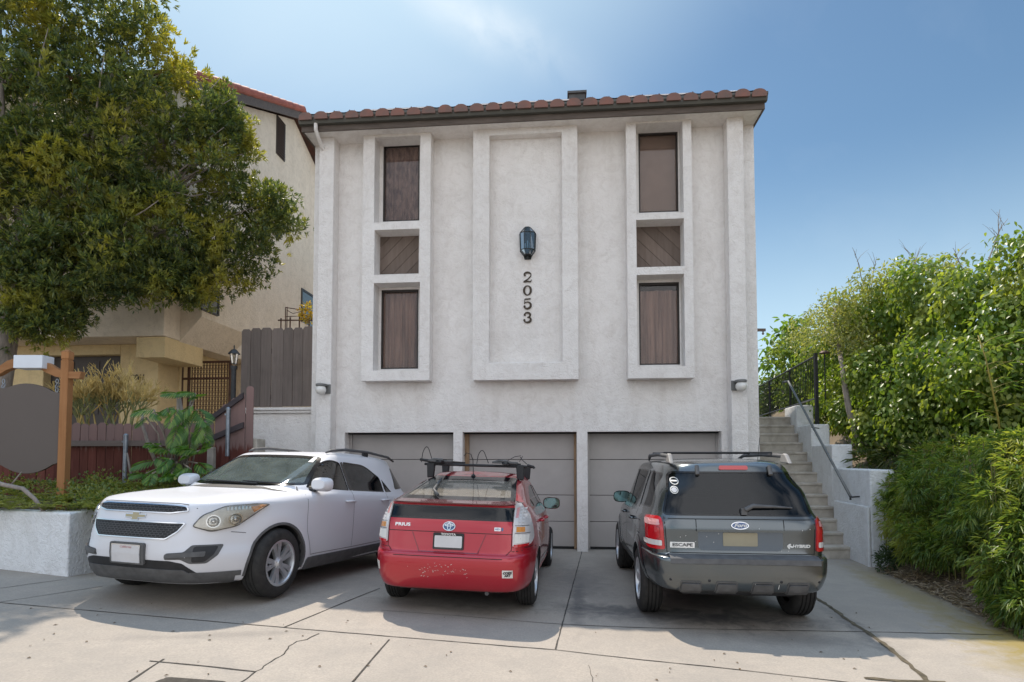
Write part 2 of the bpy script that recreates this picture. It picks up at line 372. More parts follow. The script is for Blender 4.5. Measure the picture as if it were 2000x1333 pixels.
sheet('ground', [-400,-100,-40,-15,15.9,40,100,400], [-400,-100,-30,-15,15.5,40,100,400], lambda x,y: -.35, M_EARTH)
# ---- joints and cracks in the concrete
M_JOINT = mat('joint_dirt', (.055,.048,.04), .95, var=.5, vscale=20, bump=.8, bscale=120)
M_JOINTW = mat('joint_soil', (.10,.08,.05), .95, var=.5, vscale=14, bump=.8, bscale=90)
def ribbon(mb, pts, width, jit=0.0, step=.12, lift=.004):
    P = [atg(*p) for p in pts]; out = []
    for a, b in zip(P, P[1:]):
        n = max(1, int((b-a).length/step))
        out += [a.lerp(b, i/n) for i in range(n)]
    out.append(P[-1]); vs = []
    for i, p in enumerate(out):
        t = (out[min(i+1,len(out)-1)]-out[max(0,i-1)]); s = Vector((t.y,-t.x,0)).normalized()
        o = random.uniform(-jit,jit); wd = width*random.uniform(.65,1.3) if jit else width
        for k in (-1,1):
            q = p+s*(k*wd/2+o); vs.append((q.x,q.y,gz(q.x,q.y)+lift))
    mb.add(vs, [(2*i,2*i+1,2*i+3,2*i+2) for i in range(len(out)-1)])
j = MB()
ribbon(j, [(-120,1166),(0,1178),(420,1215),(1085,1270),(1380,1302),(1640,1332),(1700,1339)], .013, .003)
ribbon(j, [(1137,1076),(1085,1269)], .012, .002)
ribbon(j, [(742,1150),(555,1226)], .014, .002); ribbon(j, [(760,1250),(640,1390)], .014, .002)
ribbon(j, [(1080,1219),(1300,1228),(1700,1235),(1960,1241)], .012, .002)
ribbon(j, [(200,1146),(0,1177)], .012, .002); ribbon(j, [(320,1288),(180,1380)], .016, .002)
ribbon(j, [(292,1292),(400,1302),(500,1313)], .016, .002); ribbon(j, [(130,1132),(0,1150)], .010,.002)
ribbon(j, [(745,1193),(900,1204),(1080,1219)], .008, .002)
j.build('control_joints', M_JOINT, recalc=False)['kind'] = 'structure'
j = MB(); ribbon(j, [(622,1238),(600,1250),(580,1254),(562,1263),(556,1278),(530,1293),(502,1312),(470,1335),(420,1375)], .009, .012, .05); 
ribbon(j, [(1150,1300),(1156,1320),(1160,1345)], .004, .006, .05)
j.build('concrete_cracks', M_JOINT, recalc=False)['kind'] = 'structure'
j = MB(); ribbon(j, [(1590,1165),(1640,1200),(1740,1268),(1830,1345)], .045, .012, .08, .005)
ribbon(j, [(1690,1327),(1760,1331),(1850,1335)], .05, .02, .08, .006)
j.build('expansion_joint', M_JOINTW, recalc=False)['kind'] = 'structure'
# utility box lid set in the pavement
mb = MB(); c = atg(345,1350); M_IRON = mat('cast_iron', (.05,.045,.04), .7, .6, var=.4, vscale=20, bump=.6, bscale=90)
rr = lambda hx,hy,r: [(sx_*(hx-r)+r*cos(a0+pi/2*q/5), sy_*(hy-r)+r*sin(a0+pi/2*q/5)) for sx_,sy_,a0 in ((1,1,0),(-1,1,pi/2),(-1,-1,pi),(1,-1,3*pi/2)) for q in range(6)]
mb.prism(rr(.27,.19,.07),.0,.010,'z'); mb.prism(rr(.235,.155,.05),.0101,.016,'z'); mb.box(-.05,.05,-.012,.012,.0161,.020)
ut = mb.build('meter_box_lid', M_IRON); ut.location = (c.x,c.y,gz(c.x,c.y)); ut.rotation_euler = (0,0,radians(-10)); tag(ut,'rounded rusty iron meter box lid set in the pavement at the lower edge','utility lid')
# litter on the concrete: dry leaves and twigs
mb = MB(); M_DRY = mat('dry_leaf', (.13,.085,.045), .9, var=.5, vscale=30)
for _ in range(60):
    px, py = random.uniform(0,1750), random.uniform(1180,1330); p = atg(px,py); s = random.uniform(.008,.022); a = random.uniform(0,6.3)
    dx, dy = cos(a)*s, sin(a)*s
    mb.add([(p.x-dx,p.y-dy,p.z+.004),(p.x+dy*.4,p.y-dx*.4,p.z+.012),(p.x+dx,p.y+dy,p.z+.005),(p.x-dy*.4,p.y+dx*.4,p.z+.010)],[(0,1,2,3)])
tag(mb.build('fallen_leaves', M_DRY, recalc=False), 'small dry brown leaves scattered over the concrete apron', 'leaf litter', kind='stuff')
# ================================================================== the white apartment building
M_STUC = stucco('white_stucco', (.85,.815,.785), (.49,.43,.38), .58)
M_STUCW = stucco('white_wall_stucco', (.84,.84,.845), (.54,.52,.49), .7, 1.2)
M_DOOR = mat('door_paint', (.41,.38,.36), .6, spec=.3, var=.06, vscale=2.5, bump=.08, bscale=70)
M_GAP = mat('dark_gap', (.02,.02,.02), .9)
M_TRIM = mat('old_wood_trim', (.30,.20,.12), .8, var=.35, vscale=9, stretch=(3,3,.4))
M_FASC = mat('fascia_brown', (.105,.082,.068), .75, var=.3, vscale=6, stretch=(.6,3,4), bump=.2, bscale=20)
M_GUTT = mat('gutter_paint', (.060,.063,.058), .42, spec=.5, var=.35, vscale=8, stretch=(.5,3,3), col2=(.10,.095,.08))
M_TILE = mat('clay_tile', (.25,.115,.088), .85, var=.4, vscale=4, bump=.3, bscale=50, col2=(.15,.105,.09))
M_WFRM = mat('bronze_window_frame', (.035,.028,.024), .45, .3)
M_DIAG = wood('stained_panel', (.15,.115,.095), (.21,.165,.14), axis='z')
M_PANE = glassmat('window_pane', (.86,.83,.82), .55, dust_sheen=.07, rough=.03, dust_sheen_col=(.34,.28,.25))
M_CURT = NT('brown_curtain'); M_CURT.set(rough=.9); 
_n = M_CURT.noise(4.5,4,.6,.4,(2.6,2.6,.18)); M_CURT.l(M_CURT.ramp(_n,0,[(.32,(.36,.235,.19)),(.62,(.78,.56,.45))]),0,M_CURT.bsdf,'Base Color'); M_CURT = M_CURT.m  # dark vertical streaks put the shade of the pleats into the colour
M_BLIND = mat('tan_shade', (.62,.47,.37), .9, var=.08, vscale=3)
M_WOODCUR = mat('stained_curtain', (.72,.53,.45), .85, col2=(.22,.15,.14), vscale=4.0, vdetail=3, stretch=(3.6,3,1.1))
B = empty('apartment_building', BORG, -PSI, 'white stucco three storey apartment building with tile eave, three garage doors and tall window surrounds', 'building')
FV = -.27                                               # front of the raised surrounds
U0 = loc(608,800,0)[0]; U1 = loc(1481.5,760,0)[0]; WT = 8.38; DEPTH = 15.0
GT = loc(1140,843.5,0)[1]
doors = [(672,885),(903,1127),(1148,1411)]
du = [(loc(a,960,0)[0], loc(b,960,0)[0]) for a,b in doors]
# --- openings in the front wall: garage doors and windows
def rect(x0,y0,x1,y1,v): a = loc(x0,y0,v); b = loc(x1,y1,v); return (a[0],b[1],b[0],a[1])   # u0,w0,u1,w1
frameL = rect(710.5,240,838.5,743,FV); frameR = rect(1222.5,222,1357,738,FV); frameC = rect(924.5,235,1130,740.5,FV)
opL = [rect(732,269,820,432,FV), rect(731.5,450,818.5,535,FV), rect(730,553.5,819,723,FV)]
opR = [rect(1241.7,242,1335.5,415,FV), rect(1242.5,430,1337,520,FV), rect(1243.5,537.5,1338.5,715,FV)]
WV = .06
wnL = [rect(749,283,818.8,431,WV), rect(740.5,459,817.5,534.5,WV), rect(745,567,816.5,720.5,WV)]
wnR = [rect(1246.5,259.5,1325.5,413.5,WV), rect(1243,440,1336.5,520.5,WV), rect(1247.5,553,1328.5,712.5,WV)]
holes = [(a,-.5,b,GT) for a,b in du]
# front wall as a grid of rectangles with the openings left out, with real thickness
def wall_grid(mb, u0, u1, w0, w1, holes, v0, v1, mat=0):
    us = sorted({u0,u1}|{h[0] for h in holes}|{h[2] for h in holes}); ws = sorted({w0,w1}|{min(max(h[1],w0),w1) for h in holes}|{h[3] for h in holes})
    inside = lambda u,w_: any(h[0]<u<h[2] and h[1]<w_<h[3] for h in holes)
    for i in range(len(us)-1):
        for k in range(len(ws)-1):
            if inside((us[i]+us[i+1])/2,(ws[k]+ws[k+1])/2): continue
            mb.quad((us[i],v0,ws[k]),(us[i+1],v0,ws[k]),(us[i+1],v0,ws[k+1]),(us[i],v0,ws[k+1]),mat)
    for h in holes:
        a,b,c,d = h[0],max(h[1],w0),h[2],h[3]
        mb.quad((a,v0,b),(a,v1,b),(a,v1,d),(a,v0,d),mat); mb.quad((c,v0,b),(c,v0,d),(c,v1,d),(c,v1,b),mat); mb.quad((a,v0,d),(a,v1,d),(c,v1,d),(c,v0,d),mat)
        if h[1] > w0: mb.quad((a,v0,b),(c,v0,b),(c,v1,b),(a,v1,b),mat)
wl = MB()
def clip(h, f): return (max(h[0],f[0]+.02), h[1], min(h[2],f[2]-.02), h[3])
wholes = [(o[0]-.001,o[1]-.001,o[2]+.001,o[3]+.001) for o in opL+opR]
wall_grid(wl, U0, U1, -.3, WT, holes+wholes, 0, .34)
wl.quad((U0,0,-.3),(U0,0,WT),(U0,DEPTH,WT),(U0,DEPTH,-.3)); wl.quad((U1,0,-.3),(U1,DEPTH,-.3),(U1,DEPTH,WT),(U1,0,WT))
wl.quad((U0,DEPTH,-.3),(U0,DEPTH,WT),(U1,DEPTH,WT),(U1,DEPTH,-.3)); wl.quad((U0,.0,WT),(U1,.0,WT),(U1,DEPTH,WT),(U0,DEPTH,WT))
wl.quad((U0,.36,-.3),(U1,.36,-.3),(U1,.36,WT),(U0,.36,WT))
wl.build('wall', M_STUC, B)
# --- raised surrounds and pilasters, each a part
def surround(name, f, ops, back=-.002):
    mb = MB(); wall_grid(mb, f[0],f[2],f[1],WT-.002, ops, FV, back)
    mb.quad((f[0],FV,f[1]),(f[0],FV,WT-.002),(f[0],back,WT-.002),(f[0],back,f[1])); mb.quad((f[2],FV,f[1]),(f[2],back,f[1]),(f[2],back,WT-.002),(f[2],FV,WT-.002))
    mb.quad((f[0],FV,f[1]),(f[0],back,f[1]),(f[2],back,f[1]),(f[2],FV,f[1]))
    bm = bmesh.new(); bm.from_mesh(mb.mesh()); bmesh.ops.remove_doubles(bm, verts=bm.verts[:], dist=.0005)
    bmesh.ops.recalc_face_normals(bm, faces=bm.faces[:]); me = bpy.data.meshes.new(name); bm.to_mesh(me); bm.free()
    o = link(name, me, M_STUC, B); md = o.modifiers.new('bevel','BEVEL'); md.width = .014; md.segments = 3; md.limit_method = 'ANGLE'
    return o
surround('window_surround', frameL, opL); surround('window_surround', frameR, opR)
opC = rect(956,265,1098.5,707,FV); surround('panel_surround', frameC, [opC])
mb = MB(); mb.box(opC[0]-.02,opC[2]+.02,-.10,-.003,opC[1]-.02,opC[3]+.02); mb.build('recessed_panel', M_STUC, B)
pl = (loc(616,800,FV)[0], loc(645.5,800,FV)[0]); pr = (loc(1427,680,FV)[0], loc(1459.5,680,FV)[0])
for a,b in (pl,pr):
    mb = MB(); mb.box(a,b,FV,-.002,-.3,WT-.003); mb.build('pilaster', M_STUC, B, bevel=.014, seg=3)
# --- windows and diagonal boards set in the surrounds
def infill_trim(op, wn, v, parent):
    mb = MB(); us = [op[0]-.03, wn[0], wn[2], op[2]+.03]; ws = [op[1]-.03, wn[1], wn[3], op[3]+.03]
    for i in range(3):
        for k in range(3):
            if (i,k) == (1,1) or us[i+1]-us[i] < .004 or ws[k+1]-ws[k] < .004: continue
            mb.box(us[i],us[i+1],v,v+.06,ws[k],ws[k+1])
    return mb.build('reveal', M_STUC, parent)
def curtain(u0,u1,w0,w1,v,folds,m,parent,amp=.02):
    mb = MB(); n = 90; ph = random.uniform(0,6)
    for i in range(n+1):
        s = i/n; d = amp*(sin(2*pi*folds*s+ph)+.5*sin(2*pi*folds*2.3*s+ph*2)) + amp*.6*sin(2*pi*1.3*s)
        for w_ in (w0,w1): mb.v.append((u0+(u1-u0)*s, v+d*(1.0 if w_ == w0 else .55), w_))
    mb.f = [(2*i,2*i+2,2*i+3,2*i+1) for i in range(n)]; mb.m = [0]*n
    return mb.build('curtain', m, parent, smooth=True)
def window(op, wn, kind, lab):
    fr = MB(); u0,w0,u1,w1 = wn; v = WV+.012; t = .028
    fr.box(u0,u1,v,v+.05,w1-t*1.6,w1); fr.box(u0,u1,v,v+.05,w0,w0+t); fr.box(u0,u0+t,v,v+.05,w0+t,w1-t*1.6); fr.box(u1-t,u1,v,v+.05,w0+t,w1-t*1.6)
    W_ = fr.build('window', M_WFRM, B, bevel=.003); W_['label'] = lab
    mb = MB(); mb.box(u0+t*.6,u1-t*.6,v+.028,v+.034,w0+t*.6,w1-t); mb.build('pane', M_PANE, W_)
    mb = MB(); mb.box(u0-.01,u1+.01,v+.14,v+.16,w0-.01,w1+.01); mb.build('interior', M_GAP, W_)
    if kind == 'shade':
        mb = MB(); n = 40
        for i in range(n+1): 
            s = i/n; mb.v += [(u0,v+.10+.006*sin(s*9),w0+(w1-w0)*s),(u1,v+.10+.004*sin(s*7+1),w0+(w1-w0)*s)]
        mb.f = [(2*i,2*i+1,2*i+3,2*i+2) for i in range(n)]; mb.m = [0]*n; mb.build('blind', M_BLIND, W_, smooth=True)
    else: curtain(u0,u1,w0-.005,w1-(.13 if kind == 'rod' else .0),v+.085,{'pleat':4,'rod':3.4,'wood':6}[kind], M_WOODCUR if kind == 'wood' else M_CURT, W_, .028 if kind != 'wood' else .012)
    if kind == 'rod':
        mb = MB(); 
        for k in range(5): uu = u0+.05+(u1-u0-.1)*k/4; mb.box(uu-.045,uu+.045,v+.08,v+.09,w1-.115,w1-.06)
        mb.tube([(u0,v+.09,w1-.12),(u1,v+.09,w1-.12)],.008); mb.build('curtain_rod', M_WFRM, W_)
    infill_trim(op, wn, WV, W_)
def boards(op, wn, sgn):
    u0,w0,u1,w1 = wn; mb = MB(); n = 6; W_, H = u1-u0, w1-w0
    bm = bmesh.new(); step = (W_+H)/n/1.0
    big = MB()
    for k in range(-1, n+2):
        a = k*step; g = .004                                   # strip between two diagonals
        if sgn > 0: pts = [(u0+a-H+g,w0),(u0+a-H+step-g,w0),(u0+a+step-g,w0+H),(u0+a+g,w0+H)]
        else: pts = [(u0+a+g,w0),(u0+a+step-g,w0),(u0+a+step-g-H,w0+H),(u0+a+g-H,w0+H)]
        # clip to the opening in u
        def clipu(P, lim, keep):
            out = []
            for (p,q) in zip(P, P[1:]+P[:1]):
                ip, iq = keep(p[0]), keep(q[0])
                if ip: out.append(p)
                if ip != iq: s = (lim-p[0])/(q[0]-p[0]); out.append((lim, p[1]+(q[1]-p[1])*s))
            return out
        P = clipu(pts, u0, lambda x: x >= u0); P = clipu(P, u1, lambda x: x <= u1) if P else P
        if len(P) > 2: big.prism(P, WV+.02, WV+.045)
    o = big.build('board_panel', M_DIAG, B, bevel=.003)
    mb = MB(); mb.box(u0-.01,u1+.01,WV+.047,WV+.06,w0-.01,w1+.01); mb.build('backing', M_GAP, o)
    infill_trim(op, wn, WV, o)
window(opL[0], wnL[0], 'wood', 'upper left window with a stained brown curtain'); window(opL[2], wnL[2], 'pleat', 'lower left window with pleated brown curtain')
window(opR[0], wnR[0], 'shade', 'upper right window with a flat tan shade'); window(opR[2], wnR[2], 'rod', 'lower right window with curtain hung on a rod')
boards(opL[1], wnL[1], 1); boards(opR[1], wnR[1], -1)
# --- garage doors
def garage(u0, u1, wood_jamb):
    g = MB();     hs = [0]+[loc(1000,y,DOOR_V)[1] for y in (1018,967,898)]+[GT+.06]
    for a,b in zip(hs,hs[1:]): g.box(u0+.015,u1-.015,DOOR_V,DOOR_V+.05,a+.006,b-.004)
    o = g.build('garage_door', M_DOOR, B, bevel=.006)
    b_ = MB(); b_.box(u0+.0,u1-.0,DOOR_V+.03,DOOR_V+.038,.0,GT+.02); b_.build('seam', M_GAP, o)
    for ja,jb in ((u0+.003,u0+.085 if wood_jamb else u0+.05),(u1-(.05 if wood_jamb else .03),u1-.003)):
        mb = MB(); mb.box(ja,jb,DOOR_V-.05,DOOR_V-.003,.01,GT-.002); mb.build('jamb', M_TRIM if wood_jamb else M_DOOR, o, bevel=.004)
    mb = MB(); mb.box(u0+.003,u1-.003,DOOR_V-.12,DOOR_V-.003,GT-.028,GT-.002); mb.build('head_trim', M_GAP, o)
    mb = MB(); mb.box(u0+.02,u1-.02,DOOR_V-.012,DOOR_V-.002,.004,.05); mb.build('rubber_seal', M_GAP, o)
    return o
garage(*du[0], False); garage(*du[1], True)['label'] = 'middle garage door with bare wood jambs'; garage(*du[2], False)
# --- eave: soffit, fascia, gutter, tiles
EV = -.52
eu0 = loc(589,240,EV)[0]; eu1 = loc(1494,200,EV)[0]
fz0 = loc(1480,214,EV)[1]; gz0 = loc(1480,196,EV-.1)[1]; gz1 = loc(1480,180.5,EV-.1)[1]
R_ = MB(); R_.box(eu0+.02,eu1-.02,EV+.03,.6,fz0+.02,fz0+.05); R_.build('soffit', M_STUC, B)
R_ = MB(); R_.box(eu0,eu1,EV,EV+.03,fz0,gz1); R_.box(eu0,eu0+.03,EV+.031,2.0,fz0,gz1); R_.box(eu1-.03,eu1,EV+.031,2.0,fz0,gz1); R_.build('fascia', M_FASC, B, bevel=.005)
prof = [(EV-.004,gz0),(EV-.075,gz0+.005),(EV-.095,gz0+.05),(EV-.10,gz0+.075),(EV-.125,gz0+.10),(EV-.125,gz1),(EV-.112,gz1),(EV-.112,gz0+.10),(EV-.004,gz0+.09)]
R_ = MB(); R_.prism(prof, eu0-.02, eu1+.02, 'x'); R_.build('gutter', M_GUTT, B, bevel=.004)
# rainwater elbow at the left end
dz = loc(617,248,EV-.1)[1]; R_ = MB(); ux = loc(616,240,EV-.08)[0]
R_.tube([(ux,EV-.06,gz0+.01),(ux,EV-.06,gz0-.10),(ux+.01,EV+.06,gz0-.22),(ux+.01,-.06,gz0-.42),(ux+.012,-.045,gz0-.6)],.035,10); 
R_.build('downspout', M_STUC, B, smooth=40)
# tiled roof: barrel tiles running up the slope
SL = radians(16); nT = 28; pitch = (eu1-eu0-.02)/(nT+.86)
rf = MB(); 
tz = gz1+.0
for k in range(nT+1):
    uc = eu0+.01+pitch*(k+.43)
    for row in range(9):
        y0 = EV-.14+row*.40*cos(SL); z0 = tz+.03+row*.40*sin(SL)+.0; L_ = .47; r0, r1 = pitch*.40, pitch*.33
        jit = random.uniform(-.008,.008); vs = []; n = 10; jz = random.uniform(-.006,.006)
        for (yy,zz,r) in ((y0+random.uniform(-.012,.012),z0,r0),(y0+L_*cos(SL),z0+L_*sin(SL),r1)):
            for q in range(n+1):
                a = pi*q/n; vs.append((uc+jit+r*cos(a)*1.08, yy, zz+jz-.075+r*.80*sin(a)))
            vs += [(uc+jit-r*1.08,yy,zz-.12),(uc+jit+r*1.08,yy,zz-.12)]
        m_ = n+3
        rf.add(vs, [(i,(i+1)%m_,m_+(i+1)%m_,m_+i) for i in range(m_)]+[tuple(range(m_-1,-1,-1)),tuple(range(m_,2*m_))])
# pans between the barrels
for k in range(nT):
    uc = eu0+.01+pitch*(k+.93)
    for row in range(1):
        y0 = EV-.12; z0 = tz+.02; vs = []
        for (yy,zz) in ((y0,z0),(y0+3.4*cos(SL),z0+3.4*sin(SL))):
            for q in range(7): a = pi+pi*q/6; vs.append((uc+pitch*.36*cos(a), yy, zz+.05+.05*sin(a)))
        rf.add(vs, [(i,i+1,8+i,7+i) for i in range(6)])
tl = rf.build('roof', M_TILE, B, smooth=35)
R_ = MB(); y1 = EV-.1+3.5*cos(SL); z1 = tz+.0+3.5*sin(SL)
R_.quad((eu0,EV-.10,tz+.004),(eu1,EV-.10,tz+.004),(eu1,y1,z1),(eu0,y1,z1)); R_.quad((eu0,y1,z1),(eu1,y1,z1),(eu1,y1+3.4,tz),(eu0,y1+3.4,tz))
R_.quad((eu0,EV-.1,tz+.004),(eu0,y1,z1),(eu0,y1+3.4,tz),(eu0,y1+3.4,tz-.2)); R_.quad((eu1,EV-.1,tz+.004),(eu1,y1+3.4,tz-.2),(eu1,y1+3.4,tz),(eu1,y1,z1)); R_.build('roof_deck', M_FASC, tl)
# roof vent
va = loc(1111,190,1.3); vb = loc(1143,178,1.3); R_ = MB(); R_.box(va[0],vb[0],1.3,1.75,va[1]-.3,vb[1]-.05); R_.box(va[0]-.03,vb[0]+.03,1.26,1.79,vb[1]-.05,vb[1])
R_.build('roof_vent', mat('vent_metal',(.10,.10,.10),.6,.3,var=.3), B, bevel=.004)
# --- house number: heavy serif numerals drawn as tapering strokes
M_BRASS = mat('dark_bronze', (.055,.04,.028), .45, .6, var=.3, vscale=20)
def stroke(mb, pts, ws, cx, cz, sx, sz, v, th=.018):
    P = [(cx+x*sx, cz+z*sz) for x,z in pts]; n = len(P); L_, R2 = [], []
    for i,(x,z) in enumerate(P):
        ax,az = P[max(0,i-1)]; bx,bz = P[min(n-1,i+1)]; d = hypot(bx-ax,bz-az) or 1; nx, nz_ = -(bz-az)/d, (bx-ax)/d; wv = ws[i]*sz*.40
        L_.append((x+nx*wv,z+nz_*wv)); R2.append((x-nx*wv,z-nz_*wv))
    for i in range(n-1): mb.prism([L_[i],R2[i],R2[i+1],L_[i+1]], v-th, v-.002)
def arc(cx,cz,rx,rz,a0,a1,n=12): return [(cx+rx*cos(radians(a0+(a1-a0)*i/n)), cz+rz*sin(radians(a0+(a1-a0)*i/n))) for i in range(n+1)]
def numeral(d, mb, cx, cz, sx, sz, v):
    if d == '2':
        A = arc(0,.22,.36,.26,170,-30)+[(.05,-.18),(-.38,-.42)]; ws = [.10+.13*min(1,max(0,sin(pi*i/9))) for i in range(13)]+[.13,.10]
        stroke(mb,A,ws,cx,cz,sx,sz,v); stroke(mb,[(-.40,-.43),(0,-.40),(.30,-.44),(.42,-.24)],[.14,.2,.16,.07],cx,cz,sx,sz,v); mb.prism([(cx+sx*(-.27+.11*cos(a)),cz+sz*(.22+.11*sin(a))) for a in [2*pi*i/12 for i in range(12)]],v-.018,v-.0025)
    if d == '0':
        A = arc(0,0,.34,.43,0,360,28); stroke(mb,A,[.09+.17*abs(cos(2*pi*i/28))**1.5 for i in range(29)],cx,cz,sx,sz,v)
    if d == '5':
        stroke(mb,[(-.24,.45),(.0,.43),(.32,.47)],[.10,.16,.12],cx,cz,sx,sz,v); stroke(mb,[(-.25,.46),(-.29,.02)],[.09,.09],cx,cz,sx,sz,v)
        A = arc(-.02,-.15,.36,.31,150,-160,18); stroke(mb,A,[.07]*3+[.10+.16*sin(pi*i/15) for i in range(16)],cx,cz,sx,sz,v); mb.prism([(cx+sx*(-.29+.11*cos(a)),cz+sz*(-.26+.11*sin(a))) for a in [2*pi*i/12 for i in range(12)]],v-.018,v-.0025)
    if d == '3':
        A = arc(-.02,.24,.30,.22,165,-90,14); stroke(mb,A,[.07+.16*sin(pi*i/14) for i in range(15)],cx,cz,sx,sz,v)
        A = arc(-.02,-.20,.36,.25,90,-165,16); stroke(mb,A,[.07+.19*sin(pi*i/16) for i in range(17)],cx,cz,sx,sz,v)
        for (x,z) in ((-.27,.26),(-.31,-.24)): mb.prism([(cx+sx*(x+.11*cos(a)),cz+sz*(z+.11*sin(a))) for a in [2*pi*i/12 for i in range(12)]],v-.018,v-.0025)
for d,(y0,y1) in zip('2053',((533,552),(558,578),(584,604),(611,631))):
    a = loc(1021,y0,-.10); b = loc(1039.5,y1,-.10); mb = MB(); numeral(d, mb, (a[0]+b[0])/2, (a[1]+b[1])/2, (b[0]-a[0])*1.05, (a[1]-b[1])*1.02, -.10)
    mb.build('house_numeral', M_BRASS, B)
# --- wall lantern over the numbers
M_LGLASS = glassmat('lantern_glass', (.45,.62,.75), .5, dust_sheen=.30, dust_sheen_col=(.13,.24,.34)); M_LANT = mat('lantern_metal', (.045,.05,.05), .5, .5, var=.3)
a = loc(1014,445,-.25); b = loc(1046,502,-.25); cu, cz = (a[0]+b[0])/2, (a[1]+b[1])/2; hw, hh = (b[0]-a[0])/2, (a[1]-b[1])/2
LN = empty('wall_lantern', bw(cu,-.10,cz), -PSI, 'dark faceted wall lantern with bluish glass above the house number', 'lamp')
octo = [(-.5,1),(.5,1),(1,.68),(1,-.45),(.55,-.8),(.45,-1),(-.45,-1),(-.55,-.8),(-1,-.45),(-1,.68)]
mb = MB(); mb.prism([(x*hw*.9,z*hh) for x,z in octo], -.02, -.002); mb.build('back_plate', M_LANT, LN, bevel=.004)
fr = MB(); rings = [(1.0,.45),(.70,1),(-.45,.92),(-.8,.45)]
cage = lambda z,s: [(-hw*s,-.02,z*hh),(-hw*s*.9,-.12,z*hh),(-hw*s*.4,-.17,z*hh),(hw*s*.4,-.17,z*hh),(hw*s*.9,-.12,z*hh),(hw*s,-.02,z*hh)]
for z,s in rings: fr.tube(cage(z,s), .008, 6)
for i in range(6): fr.tube([cage(z,s)[i] for z,s in rings], .007, 6)
tp = cage(1.0,.45); fr.add(tp,[tuple(range(6))]); bt = cage(-.8,.45); fr.add(bt,[tuple(range(5,-1,-1))]); fr.tube([(0,-.08,-.8*hh),(0,-.08,-1.0*hh)],.018,8); fr.build('cage', M_LANT, LN)
gl = MB()
for (z0,s0),(z1,s1) in zip(rings,rings[1:]):
    A_, B_ = cage(z0,s0*.97), cage(z1,s1*.97)
    for i in range(5): gl.quad(A_[i],A_[i+1],B_[i+1],B_[i])
gl.build('glass', M_LGLASS, LN)
mb = MB(); M_CANDLE = mat('candle_tube', (.75,.78,.76), .5)
for dx,dzc in ((-.045,-.02),(.0,.03),(.045,-.01)): mb.tube([(dx,-.09,-.30*hh),(dx,-.09,dzc+.02)],.009,8)
mb.build('bulb', M_CANDLE, LN)
# --- globe lights on the pilasters
M_GLOBE = mat('opal_globe', (.74,.72,.68), .3, spec=.5, var=.06, vscale=6)
def globe(px, py, v, side, lab):
    u, z = loc(px, py, v-.12); G = empty('globe_light', bw(u,v,z), -PSI, lab, 'lamp', None)
    mb = MB(); mb.sphere((0,-.13,0), .098, 24, 0, None, (1,1,.93)); mb.build('globe', M_GLOBE, G, smooth=True)
    mb = MB(); mb.lathe([(.001,.115),(.085,.115),(.092,.105),(.092,.07),(.06,.06)], 20, 'z', 0, Matrix.Translation((0,-.13,0))); mb.box(-.05+side*.05,.05+side*.05,-.13,-.002,.075,.112)
    mb.box(-.05+side*.09,.05+side*.09,-.03,-.002,-.06,.115); mb.build('bracket', mat('bracket_gray',(.17,.17,.165),.6,.2), G, bevel=.004)
globe(627,762,FV,1,'white globe light low on the left pilaster beside the brown fence'); globe(1447.5,755,FV,-1,'white globe light low on the right pilaster beside the stairs')
# ================================================================== plants: leaf clouds built face by face
def leaves(name, P, D, N, L, W, m, parent=None, fold=.22, droop=0.0, smooth=False):
    P = np.asarray(P,float); D = np.asarray(D,float); N = np.asarray(N,float); n = len(P)
    L = np.broadcast_to(np.asarray(L,float),(n,))[:,None]; W = np.broadcast_to(np.asarray(W,float),(n,))[:,None]
    D = D/np.linalg.norm(D,axis=1,keepdims=True); S = np.cross(D,N); S /= np.linalg.norm(S,axis=1,keepdims=True)+1e-9; U = np.cross(S,D)
    Z = np.array([0,0,1.0]); V = np.empty((n,6,3))
    V[:,0] = P; V[:,3] = P+D*L-Z*L*droop
    V[:,1] = P+D*L*.34+S*W*.5+U*W*fold-Z*L*droop*.12; V[:,2] = P+D*L*.70+S*W*.36+U*W*fold*.7-Z*L*droop*.5
    V[:,5] = P+D*L*.34-S*W*.5+U*W*fold-Z*L*droop*.12; V[:,4] = P+D*L*.70-S*W*.36+U*W*fold*.7-Z*L*droop*.5
    return leaf_mesh(name, V.reshape(-1,3), n, m, parent)
def leaf_mesh(name, V, n, m, parent):
    me = bpy.data.meshes.new(name); me.vertices.add(n*6); me.vertices.foreach_set('co', V.ravel())
    me.loops.add(n*8); me.polygons.add(n*2)
    idx = (np.arange(n)[:,None]*6+np.array([0,1,2,3,0,3,4,5])[None,:]).ravel()
    me.loops.foreach_set('vertex_index', idx.astype(np.int32)); me.polygons.foreach_set('loop_start', (np.arange(n*2)*4).astype(np.int32))
    me.update(calc_edges=True); me.validate()
    return link(name, me, m, parent)
def rnd_dirs(n):
    v = RNG.normal(size=(n,3)); return v/np.linalg.norm(v,axis=1,keepdims=True)
def lobe_px(px, py, r, Y, flat=1.0):
    c = at(px,py,Y); R = r/FPX*Y; return (np.array(c), np.array((R,R*flat,R)))
def sample_lobes(lobes, density, inner=.72):
    """points and outward directions in the outer shell of a set of ellipsoids, density per square metre"""
    Ps, Os = [], []
    for c, r in lobes:
        n = max(6, int(density*4*pi*(r[0]*r[2])))
        d = rnd_dirs(n); k = RNG.uniform(inner,1.04,size=(n,1))**.6
        wob = 1+.16*np.sin(d[:,:1]*5+c[0]*3)+.14*np.sin(d[:,2:]*6+c[2]*2)
        Ps.append(c+d*r*k*wob); o = d/r; Os.append(o/np.linalg.norm(o,axis=1,keepdims=True))
    return np.vstack(Ps), np.vstack(Os)
